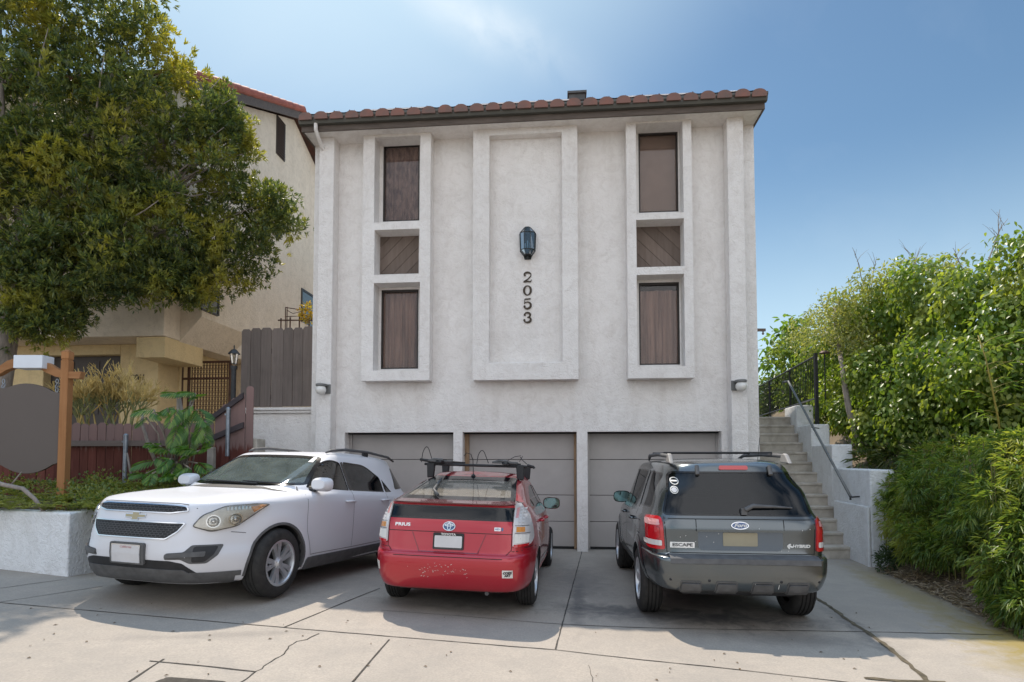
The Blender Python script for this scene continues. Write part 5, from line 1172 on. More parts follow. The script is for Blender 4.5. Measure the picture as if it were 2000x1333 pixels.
def prism_cut(view, outline, out=.15, inn=.12, step=.08):
    bm = flat_grid(outline, step); bm.verts.index_update(); n = len(bm.verts); A, B_ = [], []
    for v in bm.verts: p, _ = view.hit(v.co.x,v.co.y); A.append(p-view.d*out); B_.append(p+view.d*inn)
    fs = [tuple(v.index for v in f.verts) for f in bm.faces]; f2 = [tuple(i+n for i in f[::-1]) for f in fs]
    sd_ = [(e.verts[0].index,e.verts[1].index,e.verts[1].index+n,e.verts[0].index+n) for e in bm.edges if len(e.link_faces) == 1]; bm.free()
    me = bpy.data.meshes.new('cut'); me.from_pydata([tuple(p) for p in A+B_],[],fs+f2+sd_)
    b2 = bmesh.new(); b2.from_mesh(me); bmesh.ops.recalc_face_normals(b2,faces=b2.faces[:]); bmesh.ops.triangulate(b2,faces=b2.faces[:]); b2.to_mesh(me); b2.free(); return me
def mirror(o): return [(-a,b) for a,b in o][::-1]
# ---- car materials
M_BLK = mat('black_plastic', (.022,.022,.024), .55, spec=.4, var=.25, vscale=12); M_BLKG = mat('grey_plastic', (.095,.094,.095), .6, spec=.4, var=.25, vscale=9, bump=.1, bscale=150)
M_GLOSSBLK = mat('gloss_black', (.012,.012,.013), .12, spec=.5); M_RUB = mat('tyre_rubber', (.022,.021,.021), .8, spec=.3, var=.3, vscale=14, col2=(.042,.039,.036))
M_RIM = mat('alloy', (.56,.57,.59), .32, .65, var=.15, vscale=8); M_CHR = mat('chrome', (.72,.73,.75), .12, 1.0); M_SEAM = mat('panel_gap', (.012,.012,.012), .8)
M_CABIN = mat('cabin_dark', (.030,.028,.027), .9); M_SEAT = mat('seat_cloth', (.075,.07,.065), .9, var=.2); M_SEATL = mat('seat_tan', (.16,.14,.12), .9, var=.2)
M_REDL = NT('red_lens').set(col=(.50,.012,.018), rough=.12, coat=1.0, coatr=.02, spec=.6).m; M_CLRL = NT('clear_lens').set(col=(.62,.60,.60), rough=.15, coat=1.0, coatr=.03).m
M_AMB = NT('amber_lens').set(col=(.65,.27,.06), rough=.15, coat=1.0).m; M_PINK = NT('pinkish_lens').set(col=(.62,.30,.30), rough=.15, coat=1.0).m
M_TINT = glassmat('tinted_glass', (.16,.18,.19), 1.0, dust_sheen=.05, rough=.02); M_TINTD = glassmat('dark_glass', (.075,.10,.13), .75, dust_sheen=.03, rough=.03, dust_sheen_col=(.12,.17,.23)); M_WIND = glassmat('windscreen', (.55,.66,.62), 1.0, dust_sheen=.30, rough=.02, dust_sheen_col=(.32,.38,.36))  # windscreen's grey green film paints in the reflected sky and tree
M_DUSTY = glassmat('dusty_glass', (.40,.42,.40), 1.0, dust_sheen=.40, rough=.04, dust_sheen_col=(.46,.41,.34)); M_MIRG = mat('mirror_glass', (.13,.20,.20), .05, 1.0); M_PLATE = mat('plate_white', (.58,.57,.58), .5, var=.05, vscale=8)
M_PLATET = mat('plate_tan', (.30,.27,.19), .6, var=.06, vscale=6); M_STK = mat('sticker_white', (.72,.71,.68), .6); M_DARKTX = mat('dark_text', (.03,.03,.035), .5); M_REDTX = mat('faint_red_text', (.55,.28,.27), .6)
M_TXCHR = mat('badge_chrome', (.80,.80,.80), .25, .7); M_BLUE = mat('badge_blue', (.02,.07,.20), .2, coat=1); M_GOLD = mat('badge_gold', (.42,.35,.22), .35, .8)
def wheel(parent, name, x, y, r, w, side, rim_r, style, turn=0.0):
    """tyre + alloy rim on the car's side (side -1 left, +1 right)"""
    E = bpy.data.objects.new(name, None); COL.objects.link(E); E.parent = parent; E.location = (x,y,r); E.rotation_euler = (0,0,turn); s = side
    prof = [(rim_r-.01,-w/2+.02),(rim_r+.012,-w/2),(r-.05,-w/2-.006),(r-.018,-w/2+.012),(r-.004,-w/2+.03)]
    for k in range(4): a = -w/2+.035+(w-.07)*k/4; b = a+(w-.07)/4; prof += [(r,a+.004),(r,b-.008),(r-.012,b-.006),(r-.012,b)]
    prof += [(r-.004,w/2-.03),(r-.018,w/2-.012),(r-.05,w/2+.006),(rim_r+.012,w/2),(rim_r-.01,w/2-.02)]
    mb = MB(); mb.lathe(prof,48,'x'); mb.build('tyre', M_RUB, E, smooth=35)
    o = lambda d: s*(w/2-d); mb = MB()
    mb.lathe([(rim_r+.006,o(.004)),(rim_r+.008,o(.0)),(rim_r-.012,o(-.002)),(rim_r-.02,o(.012)),(rim_r-.03,o(.09)),(rim_r-.035,o(.16))],40,'x')
    hub = .062; ns, tw, wi, wo_ = style
    for i in range(ns):
        a = 2*pi*i/ns
        for d in ((-tw,tw) if tw else (0,)):
            th = a+d; c, sn = cos(th), sin(th); c2, s2 = cos(a+d*1.0), sin(a+d*1.0)
            P = []
            for rr, ww, dd in ((hub*.6,wi,.03),(hub+.03,wi,.022),((hub+rim_r)/2,(wi+wo_)/2,.015),(rim_r-.018,wo_,.012)):
                for sg in (-1,1): P.append((o(dd), rr*c-sg*ww*sn, rr*sn+sg*ww*c)); 
            Q = [(p[0]-s*.03,p[1],p[2]) for p in P]; m = len(P)
            fs = []
            for k in range(3): i0 = 2*k; fs += [(i0,i0+1,i0+3,i0+2),(m+i0,m+i0+2,m+i0+3,m+i0+1),(i0,i0+2,m+i0+2,m+i0),(i0+1,m+i0+1,m+i0+3,i0+3)]
            mb.add(P+Q,fs)
    mb.lathe([(.001,o(.005)),(.03,o(.006)),(.036,o(.012)),(hub,o(.024)),(hub+.004,o(.05))],24,'x')
    for i in range(5): a = 2*pi*i/5+.3; mb.lathe([(.001,o(.016)),(.010,o(.016)),(.011,o(.03))],8,'x',0,Matrix.Translation((0,.046*cos(a),.046*sin(a))))
    mb.build('rim', M_RIM, E, smooth=30); mb = MB(); mb.lathe([(.001,o(.10)),(rim_r-.03,o(.10)),(rim_r-.03,o(.17)),(.001,o(.17))],32,'x'); mb.lathe([(.001,o(.085)),(.13,o(.085)),(.13,o(.1))],28,'x'); mb.build('brake_drum', M_BLK, E)
    return E
def seat(parent, x, y, z, m, hr=True):
    mb = MB(); M0 = Matrix.Translation((x,y,z)); 
    mb.box(-.25,.25,-.25,.27,.0,.16,0,M0); Mb = M0 @ Matrix.Translation((0,-.27,.10)) @ Matrix.Rotation(radians(15),4,'X'); mb.box(-.25,.25,-.07,.07,.0,.60,0,Mb)
    if hr: mb.box(-.135,.135,-.05,.05,.64,.83,0,Mb); mb.box(-.07,-.055,-.01,.01,.58,.66,0,Mb); mb.box(.055,.07,-.01,.01,.58,.66,0,Mb)
    return mb.build('seat', m, parent, bevel=.05, seg=3)
def make_body(car, rings, yr, yf, ym, paint, wheels, arch_r, windows, cav, post=None, N=84, sub=3):
    me0 = shell_mesh(rings, yr, yf, ym, N, sub, post); bvh = bvh_of(me0); me = me0.copy(); o = tmpobj(me,(paint,M_BLK,M_CABIN))
    for (x,y,r) in wheels:
        mb = MB(); s = 1 if x > 0 else -1; mb.lathe([(.0005,s*.42),(arch_r,s*.42),(arch_r,s*1.3),(.0005,s*1.3)],64,'x',1,Matrix.Translation((0,y,r))); m = mb.mesh(); c = tmpobj(m,(paint,M_BLK,M_CABIN)); boolean(o,c)
    views = {k:View(bvh,k) for k in ('rear','front','left','right','top')}
    if cav is not None:
        mc = shell_mesh(cav, yr, yf, ym, 40, 2); mc.polygons.foreach_set('material_index',[2]*len(mc.polygons)); boolean(o, tmpobj(mc,(paint,M_BLK,M_CABIN)))
        for k, ol in windows:
            m = prism_cut(views[k], ol); m.polygons.foreach_set('material_index',[2]*len(m.polygons)); boolean(o, tmpobj(m,(paint,M_BLK,M_CABIN)))
    me = o.data; o.name = 'body'; me.name = 'body'; o.parent = car
    me.polygons.foreach_set('use_smooth',[True]*len(me.polygons)); me.set_sharp_from_angle(angle=radians(38))
    wn = o.modifiers.new('wn','WEIGHTED_NORMAL'); wn.keep_sharp = True; wn.weight = 80
    return o, views, bvh
def place(car, X, Y, yaw, wb):
    """stand the car on the sloping concrete; yaw = heading angle of its local +y"""
    f = Vector((-sin(yaw),cos(yaw))); r = Vector((cos(yaw),sin(yaw))); c = Vector((X,Y))
    def z(a,b): p = c+f*a+r*b; return gz(p.x,p.y)
    F = (z(wb/2,-.75)+z(wb/2,.75))/2; B_ = (z(-wb/2,-.75)+z(-wb/2,.75))/2; L_ = (z(wb/2,-.75)+z(-wb/2,-.75))/2; R_ = (z(wb/2,.75)+z(-wb/2,.75))/2
    car.rotation_mode = 'XYZ'; car.rotation_euler = (atan2(F-B_,wb), -atan2(R_-L_,1.5), yaw); car.location = (X,Y,(F+B_)/2)
def glass(car, name, view, ol, m, band=.03, off=-.004, frit=M_GLOSSBLK):
    g = panel(view, ol, off, 0, .07).build(name, m, car, smooth=True)
    if band: ring_panel(view, ol, band, off+.004, .012).build('border', frit, g, smooth=40)
    return g
def seams(car, lst, w=.006, m=None):
    for k in dict.fromkeys(v.k for v,_ in lst):
        mb = MB()
        for v, pts in lst:
            if v.k == k: strip(v, pts, w, .0018, .05, mb)
        mb.build('panel_gaps', m or M_SEAM, car, recalc=False)
def badge(car, name, view, txt, a, b, size, m, bold=.006, xs=1.0, shear=0.0, off=.004, flip=False, depth=.006):
    """lettering standing on the skin, read from outside"""
    vs, fs = text_mb(txt, size, depth, bold, shear, xs); p, n = view.hit(a,b)
    if view.k == 'rear': ux = Vector((1,0,0))
    elif view.k == 'front': ux = Vector((-1,0,0))
    else: ux = Vector((0,-1,0)) if view.k == 'left' else Vector((0,1,0))
    uz = n.cross(ux); uz = -uz if uz.z < 0 else uz; ux = uz.cross(n); 
    if view.k == 'rear' and ux.x < 0: ux = -ux
    if view.k == 'front' and ux.x > 0: ux = -ux
    mb = MB(); mb.add([p+ux*x+uz*z+n*(off-y) for x,y,z in vs], fs); return mb.build(name, m, car, recalc=True)
def ellipse(cx,cz,rx,rz,n=28): return [(cx+rx*cos(2*pi*i/n),cz+rz*sin(2*pi*i/n)) for i in range(n)]
def flare(wheels, amp, rad, sig, W0):
    """fender bulges round the wheels"""
    def post(V):
        x, y, z = V[...,0], V[...,1], V[...,2]; add = np.zeros_like(x)
        for yw, rw in wheels:
            r = np.hypot(y-yw, z-rw); add += amp*np.exp(-((r-rad)/sig)**2)*(z > .12)
        k = np.clip((np.abs(x)/W0-.75)/.25,0,1); V[...,0] = x+np.sign(x)*add*k; return V
    return post
def door_mirror(car, x, y, z, s, m, glassdir=-1):
    E = bpy.data.objects.new('door_mirror',None); COL.objects.link(E); E.parent = car; E.location = (x,y,z)
    mb = MB(); M0 = Matrix.Translation((s*.14,0,.04)); n = 18; rows = []
    for k in range(9):
        t = k/8; d = (.075*sqrt(max(0,1-(t*1.0)**2)) if t < 1 else 0)
        rows.append([(s*(.14)+(.125*(1-.35*t*t))*np.sign(cos(2*pi*i/n))*abs(cos(2*pi*i/n))**.6, -.035*glassdir*-1*0+t*.12, .045+(.085*(1-.4*t*t))*np.sign(sin(2*pi*i/n))*abs(sin(2*pi*i/n))**.7) for i in range(n)])
    vs = [p for r_ in rows for p in r_]; fs = [(k*n+i,k*n+(i+1)%n,(k+1)*n+(i+1)%n,(k+1)*n+i) for k in range(8) for i in range(n)]+[tuple(range(8*n,9*n))]
    mb.add(vs,fs); mb.build('housing', m, E, smooth=50); mb = MB()
    mb.add([(s*.14+.115*np.sign(cos(2*pi*i/n))*abs(cos(2*pi*i/n))**.6,-.001+.006,.045+.075*np.sign(sin(2*pi*i/n))*abs(sin(2*pi*i/n))**.7) for i in range(n)],[tuple(range(n))]); mb.build('mirror_glass', M_MIRG, E)
    mb = MB(); mb.box(*sorted((-s*.03,s*.10)),.02,.09,-.04,.0); mb.build('stalk', M_BLK, E, bevel=.012); return E
def handle(car, view, y, z, m, s):
    p, n = view.hit(y,z); mb = MB(); x = p.x
    mb.tube([(x+s*.0,y-.10,z),(x+s*.035,y-.085,z+.003),(x+s*.040,y,z+.006),(x+s*.035,y+.075,z+.006),(x,y+.09,z+.006)],[.013,.015,.016,.015,.013],10); return mb.build('door_handle', m, car, smooth=True)
# ------------------------------------------------------------------ red hatchback
def build_red():
    P_RED = carpaint('red_paint', (.43,.009,.024), .25, .30, .9, .06, (.30,.17,.12))
    car = empty('parked_car', (0,0,0), 0, 'red hatchback parked nose in with a bicycle rack on its roof', 'car', 'cars parked in front of the garages')
    WB, R = 1.35, .316; yr, yf = -2.19, 2.27
    #        zr   zf   R     F    W    nr  nf  zc
    rings = [(.25,.20,-2.02,2.16,.74,8.5,3.4,0),(.27,.22,-2.08,2.20,.80,8.5,3.2,0),(.36,.32,-2.14,2.25,.842,8.5,3.0,0),(.47,.45,-2.175,2.27,.858,8.5,2.9,0),(.54,.58,-2.19,2.26,.864,8.5,2.9,0),
             (.60,.64,-2.188,2.23,.866,8.5,2.8,0),(.635,.68,-2.172,2.20,.866,8.5,2.8,0),(.655,.70,-2.138,2.17,.865,8.5,2.7,0),(.68,.72,-2.130,2.13,.864,8.5,2.7,0),(.84,.78,-2.118,1.98,.856,8.5,2.6,0),(.94,.84,-2.105,1.72,.846,8.5,2.6,0),
             (1.0,.92,-2.085,1.42,.828,8.5,2.8,0),(1.06,.955,-2.06,1.25,.800,8.5,3.0,0),(1.125,.985,-2.04,1.15,.770,8.5,3.2,0),(1.150,1.00,-2.062,1.10,.755,8.5,3.4,0),(1.168,1.02,-2.045,1.06,.742,8.5,3.6,0),(1.20,1.06,-1.90,.96,.722,8.5,3.8,0),
             (1.27,1.16,-1.62,.70,.680,8.5,4.0,.0),(1.355,1.285,-1.28,.40,.630,8.5,4.0,.01),(1.41,1.37,-1.02,.12,.585,4.2,4.0,.02),(1.435,1.41,-.93,.0,.555,4.0,3.8,.025),(1.445,1.424,-.87,-.06,.50,3.6,3.6,.032),(1.450,1.43,-.80,-.12,.36,3.2,3.2,.04),(1.453,1.432,-.74,-.18,.18,3,3,.043),(1.454,1.433,-.70,-.22,.03,2.6,2.6,.044)]
    cav = [(.45,.45,-1.95,1.1,.70,8.5,3.4,0),(.80,.78,-1.95,1.15,.76,8.5,3.4,0),(1.0,.90,-1.95,1.1,.745,8.5,3.4,0),(1.13,.97,-1.93,1.02,.715,8.5,3.6,0),(1.25,1.12,-1.58,.68,.64,8.5,3.8,0),(1.355,1.30,-1.12,.25,.56,4.2,3.8,0),(1.395,1.37,-.90,.02,.5,3.8,3.6,.015),(1.41,1.385,-.8,-.1,.3,3.2,3.2,.02),(1.41,1.385,-.72,-.2,.03,2.6,2.6,.022)]
    W_ = [(sx*.79,yw,R) for sx in (-1,1) for yw in (-WB,WB)]
    rw_up = fillet([(-.655,1.172),(.655,1.172),(.535,1.425),(-.535,1.425)],[.03,.03,.06,.06]); rw_lo = fillet([(-.705,.985),(.705,.985),(.685,1.125),(-.685,1.125)],.03)
    ws = fillet([(-.66,1.03),(.66,1.03),(.50,1.345),(-.50,1.345)],.06)
    sw_f = fillet([(.62,1.04),(-.02,1.045),(-.02,1.335),(.12,1.32)],[.05,.02,.03,.05]); sw_r = fillet([(-.06,1.045),(-.80,1.07),(-.86,1.20),(-.50,1.31),(-.06,1.34)],[.02,.03,.04,.1,.03]); sw_q = fillet([(-.84,1.075),(-1.22,1.10),(-.90,1.20)],.02)
    wins = [('rear',rw_up),('rear',rw_lo),('front',ws)]+[(k,o) for k in ('left','right') for o in (sw_f,sw_r,sw_q)]
    def post(V):
        V = flare([(WB,R),(-WB,R)],.014,.36,.09,.86)(V); y = V[...,1]; t = np.clip((y-.6)/1.7,0,1); V[...,0] *= 1-.045*t*t; return V
    body, v, bvh = make_body(car, rings, yr, yf, 0.0, P_RED, W_, .345, wins, cav, post)
    vr, vl, vR, vt, vf = v['rear'], v['left'], v['right'], v['top'], v['front']
    glass(car,'rear_window',vr,rw_up,M_DUSTY,.045); glass(car,'lower_rear_window',vr,rw_lo,M_TINTD,.02); glass(car,'windscreen',vf,ws,M_WIND,.04)
    for k in ('left','right'):
        for o in (sw_f,sw_r,sw_q): glass(car,'side_window',v[k],o,M_TINT,.012)
    # spoiler lip
    mb = MB(); n = 24; pts = [( -.72+1.44*i/n) for i in range(n+1)]; L1 = []
    for x in pts:
        p, nn = vr.hit(x,1.150); k = 1-abs(x/.74)**4; L1.append((p.x, p.y-.05*k, p.z+.004))
    vs = []
    for (x,y,z) in L1: p2,_ = vr.hit(x,1.185); p3,_ = vr.hit(x,1.128); vs += [(x,p2.y+.015,p2.z+.004),(x,y,z+.008),(x,y+.004,z-.004),(x,p3.y+.02,p3.z+.006)]
    mb.add(vs,[(4*i+k,4*i+k+1,4*i+k+5,4*i+k+4) for i in range(n) for k in range(3)]); mb.build('spoiler', mat('spoiler_dark_red',(.10,.022,.028),.25,coat=1), car, smooth=40)
    # tail lamps: tall, clear with amber and red bands
    for s in (-1,1):
        ol = [(.662,.735),(.822,.745),(.842,.80),(.828,.94),(.780,1.06),(.700,1.165),(.662,1.160)]; ol = fillet(ol,[.02,.03,.05,.08,.08,.03,.02]); ol = ol if s > 0 else mirror(ol)
        tl = panel(vr,ol,.012,.03,.04).build('tail_lamp', M_CLRL, car, smooth=40)
        for nm, m, o2 in (('red_band',M_REDL,[(.672,.725),(.800,.742),(.812,.765),(.672,.757)]),('amber_lamp',M_AMB,[(.692,.882),(.768,.882),(.766,.930),(.692,.935)]),('reverse_lamp',M_STK,[(.676,.77),(.800,.775),(.806,.85),(.676,.86)]),('red_reflector',M_PINK,[(.676,1.02),(.700,1.02),(.700,1.13),(.676,1.13)])):
            panel(vr,o2 if s > 0 else mirror(o2),.0145,.002,.04).build(nm,m,tl)
        mb = MB()
        for i in range(6):
            for j in range(2): a = .705+.03*j; b = .955+.03*i; strip(vr,[(s*a,b),(s*(a+.018),b)],.016,.0155,.05,mb)
        mb.build('led_rows', M_PLATE, tl, recalc=False); mb = MB(); strip(vr,[(s*q[0],q[1]) for q in ((.676,.872),(.812,.868))],.006,.0155,.04,mb); strip(vr,[(s*q[0],q[1]) for q in ((.676,.945),(.80,.940))],.005,.0155,.04,mb); mb.build('divider', M_BLKG, tl, recalc=False)
    # hatch outline, bumper gap, number plate recess
    hatch = [(-.655,1.16),(-.655,.70),(-.57,.613),(.57,.613),(.655,.70),(.655,1.16)]
    seams(car,[(vr,hatch),(vr,[(-.655,.858),(.655,.858)]),(vr,[(-.655,.685),(-.86,.70)]),(vr,[(.655,.685),(.86,.70)]),
       (vl,[(-.05,.42),(-.05,1.04)]),(vR,[(-.05,.42),(-.05,1.04)]),(vR,[(-.05,.42),(.80,.40),(.84,.70),(.80,.98),(.66,1.04)]),(vl,[(-.05,.42),(.80,.40),(.84,.70),(.80,.98),(.66,1.04)]),(vR,[(-.05,.42),(-.90,.45),(-1.0,.66),(-.92,.80),(-.86,1.07)]),(vl,[(-.05,.42),(-.90,.45),(-1.0,.66),(-.92,.80),(-.86,1.07)]),(vR,[(-1.72,.72),(-2.0,.72)]),(vl,[(-1.15,.9),(-1.35,.9),(-1.35,.79),(-1.15,.79),(-1.15,.9)])],.007)
    for z0,z1,w0,w1 in ((.955,.70,.40,.33),):
        rc = panel(vr,fillet([(-.32,.70),(.32,.70),(.37,.945),(-.37,.945)],.04),.001,0,.05)
    strip(vr,[(-.39,.850),(-.31,.655),(.31,.655),(.39,.850)],.010,.0015).build('recess_crease', carpaint('red_shadow_line',(.20,.006,.014),.2,.4,1,.0), car, recalc=False)
    fp = panel(vr,fillet([(-.162,.682),(.162,.682),(.162,.850),(-.162,.850)],.012),.016,.014,.08).build('plate_frame', M_BLK, car); panel(vr,fillet([(-.145,.702),(.145,.702),(.145,.822),(-.145,.822)],.012),.0185,.002,.08).build('number_plate', M_PLATE, fp)
    badge(fp,'frame_lettering',vr,'TOYOTA',0,.836,.030,M_STK,.0008,1.25,0,.019)
    mb = MB(); 
    for i in range(26): strip(vr,[(-.14+.011*i,.691),(-.134+.011*i,.691)],.010,.0185,.02,mb)
    mb.build('frame_small_print', M_BLKG, fp, recalc=False)
    em = panel(vr,ellipse(0,.918,.066,.046),.010,.008,.05).build('emblem', M_BLUE, car, smooth=40)
    for o in (ellipse(0,.918,.066,.046),ellipse(0,.930,.050,.014),ellipse(0,.916,.020,.040)): ring_panel(vr,o,.0075,.016,.006,.02).build('emblem_ring', M_CHR, em, smooth=40)
    badge(car,'model_badge',vr,'PRIUS',-.50,.920,.046,M_TXCHR,.0012,1.45,0,.004); 
    hb = panel(vr,[(.475,.890),(.540,.890),(.540,.925),(.475,.925)],.004,.003,.05).build('hybrid_badge', M_TXCHR, car); panel(vr,ellipse(.556,.907,.011,.018,16),.004,.003,.05).build('blue_mark', M_BLUE, hb); badge(hb,'badge_letters',vr,'HSD',.507,.907,.026,M_BLUE,.0006,1.0,0,.008)
    st = panel(vr,[(-.805,.44),(-.735,.44),(-.735,.53),(-.805,.53)],.003,.001,.04).build('bumper_sticker', M_STK, car); st['label'] = 'small white square sticker on the left of the bumper'; mb = MB()
    for i in range(4): strip(vr,[(-.795,.515-.015*i),(-.745,.515-.015*i)],.004,.0045,.03,mb)
    mb.build('sticker_print', M_BLKG, st, recalc=False)
    st = panel(vr,[(.575,.425),(.68,.425),(.68,.505),(.575,.505)],.003,.001,.04).build('bumper_sticker', M_STK, car); st['label'] = 'white square sticker with black lettering on the right of the bumper'
    for i,(t_,z_) in enumerate((('COEX',.478),('ART',.450))): badge(st,'sticker_letters',vr,t_,.627,z_,.034,M_DARKTX,.0022,1.0,.2,.0045,depth=.001)
    # scuffs in the bumper paint
    mb = MB(); random.seed(3)
    for _ in range(46): 
        a, b = random.gauss(-.12,.16), random.gauss(.475,.035); l = random.uniform(.004,.016); strip(vr,[(a,b),(a+l,b+l*random.uniform(-.8,.9))],random.uniform(.002,.006),.0022,.02,mb)
    mb.build('paint_scuffs', mat('bare_bumper',(.62,.52,.50),.7), car, recalc=False)
    mb = MB(); mb.box(-.55,.55,-2.0,-1.0,.235,.27); mb.build('under_tray', M_BLK, car, bevel=.02)
    mb = MB(); mb.tube([(.40,-2.02,.235),(.40,-1.6,.245)],.022,12); mb.build('exhaust_pipe', M_BLKG, car, smooth=40)
    # rear wiper, camera, antenna
    wp = MB(); a,na = vr.hit(-.30,1.245); b,nb = vr.hit(-.36,1.38); c,_ = vr.hit(-.20,1.20); wp.tube([b+nb*.012,a+na*.035,c+na*.03],[.012,.014,.018],8); wp.build('rear_wiper', M_BLKG, car, smooth=True)
    p,n_ = vt.hit(.0,-.93); mb = MB(); mb.lathe([(.03,0),(.022,.02),(.006,.028)],12,'z',0,Matrix.Translation(p)); mb.tube([p+Vector((0,0,.02)),p+Vector((-.0,-.06,.20)),p+Vector((-.02,-.10,.27)),p+Vector((-.07,-.12,.285)),p+Vector((-.10,-.12,.25))],.005,6); mb.build('antenna', M_BLK, car)
    for s,k in ((-1,'left'),(1,'right')):
        for y,z in ((.06-.25,.90),(-.82,.915)): handle(car,v[k],y,z,P_RED,s)
        p,_ = v[k].hit(.62,1.0); door_mirror(car,p.x-s*.02,.62,1.0,s,P_RED)
        panel(v[k],fillet([(-.95,.235),(.95,.215),(.95,.30),(-.95,.31)],.03),.006,.03,.1).build('sill_trim', P_RED, car, smooth=40)
    for x,y,r in W_: wheel(car,'wheel',x*.955,y,R,.195,1 if x>0 else -1,.205,(5,.16,.016,.026))
    for x in (-.37,.37): seat(car,x,.25,.42,M_SEAT)
    mb = MB(); mb.box(-.62,.62,-.85,-.35,.42,.60); mb.box(-.62,.62,-.98,-.80,.55,1.08); [mb.box(x-.12,x+.12,-1.0,-.90,1.09,1.25) for x in (-.38,0,.38)]; mb.build('rear_seat', M_SEAT, car, bevel=.05,seg=3)
    mb = MB(); mb.box(-.60,.60,-1.90,-1.02,.88,.905); mb.build('parcel_shelf', M_SEATL, car, bevel=.01); mb = MB(); mb.box(-.68,.68,.62,1.05,.60,.93); mb.build('dashboard', M_BLK, car, bevel=.06,seg=3)
    # roof rack with bicycle trays
    zb = 1.565; RK = bpy.data.objects.new('roof_rack',None); COL.objects.link(RK); RK.parent = car
    for y in (-.82,-.05):
        mb = MB(); mb.tube([(-.66,y,zb),(.66,y,zb)],.017,10); mb.build('crossbar', M_BLK, RK, smooth=40)
        for s in (-1,1):
            mb = MB(); ft = [(s*.535,1.405),(s*.615,1.39),(s*.628,zb+.02),(s*.52,zb+.02)]; mb.prism(ft,y-.032,y+.032); mb.build('rack_foot', M_BLK, RK, bevel=.012)
    for x in (-.43,.40):
        mb = MB(); mb.box(x-.035,x+.035,-1.02,.42,zb+.020,zb+.034); mb.box(x-.035,x-.028,-1.02,.42,zb+.034,zb+.05); mb.box(x+.028,x+.035,-1.02,.42,zb+.034,zb+.05); mb.box(x-.05,x+.05,-.86,-.78,zb+.018,zb+.06); mb.build('bike_tray', M_BLK, RK, bevel=.004)
        mb = MB(); mb.box(x-.16,x+.14,-.87,-.83,zb+.03,zb+.055); mb.tube([(x-.18,-.85,zb+.04),(x-.1,-.86,zb+.065),(x+.02,-.86,zb+.06)],.014,8); mb.build('clamp', M_BLKG, RK, bevel=.006)
    for x,h in ((-.60,.17),(.12,.14)):
        mb = MB(); mb.tube([(x-.10,-.84,zb+.02)]+[(x-.10+.13*i/8,-.85,zb+.05+h*sin(pi*i/8)**.7) for i in range(1,8)]+[(x+.05,-.84,zb+.03)],.005,6); mb.build('strap', M_BLK, RK)
    mb = MB(); mb.tube([(.38,-.83,zb+.05),(.50,-.84,zb+.12),(.58,-.84,zb+.135)],.004,5); mb.tube([(.57,-.84,zb+.12),(.60,-.85,zb+.08),(.66,-.85,zb+.03)],.005,5); mb.tube([(.60,-.84,zb+.13),(.56,-.84,zb+.06)],.004,5); mb.build('strap', M_BLK, RK)
    mb = MB(); mb.tube([(-.72,-.83,zb+.055),(-.55,-.84,zb+.035),(-.40,-.84,zb+.02)],[.016,.022,.016],8); mb.build('end_lever', M_BLK, RK, smooth=40); mb = MB(); mb.tube([(.66,-.83,zb+.02),(.74,-.83,zb+.0),(.75,-.83,zb-.02)],.016,8); mb.build('end_lever', M_BLK, RK, smooth=40)
    return car
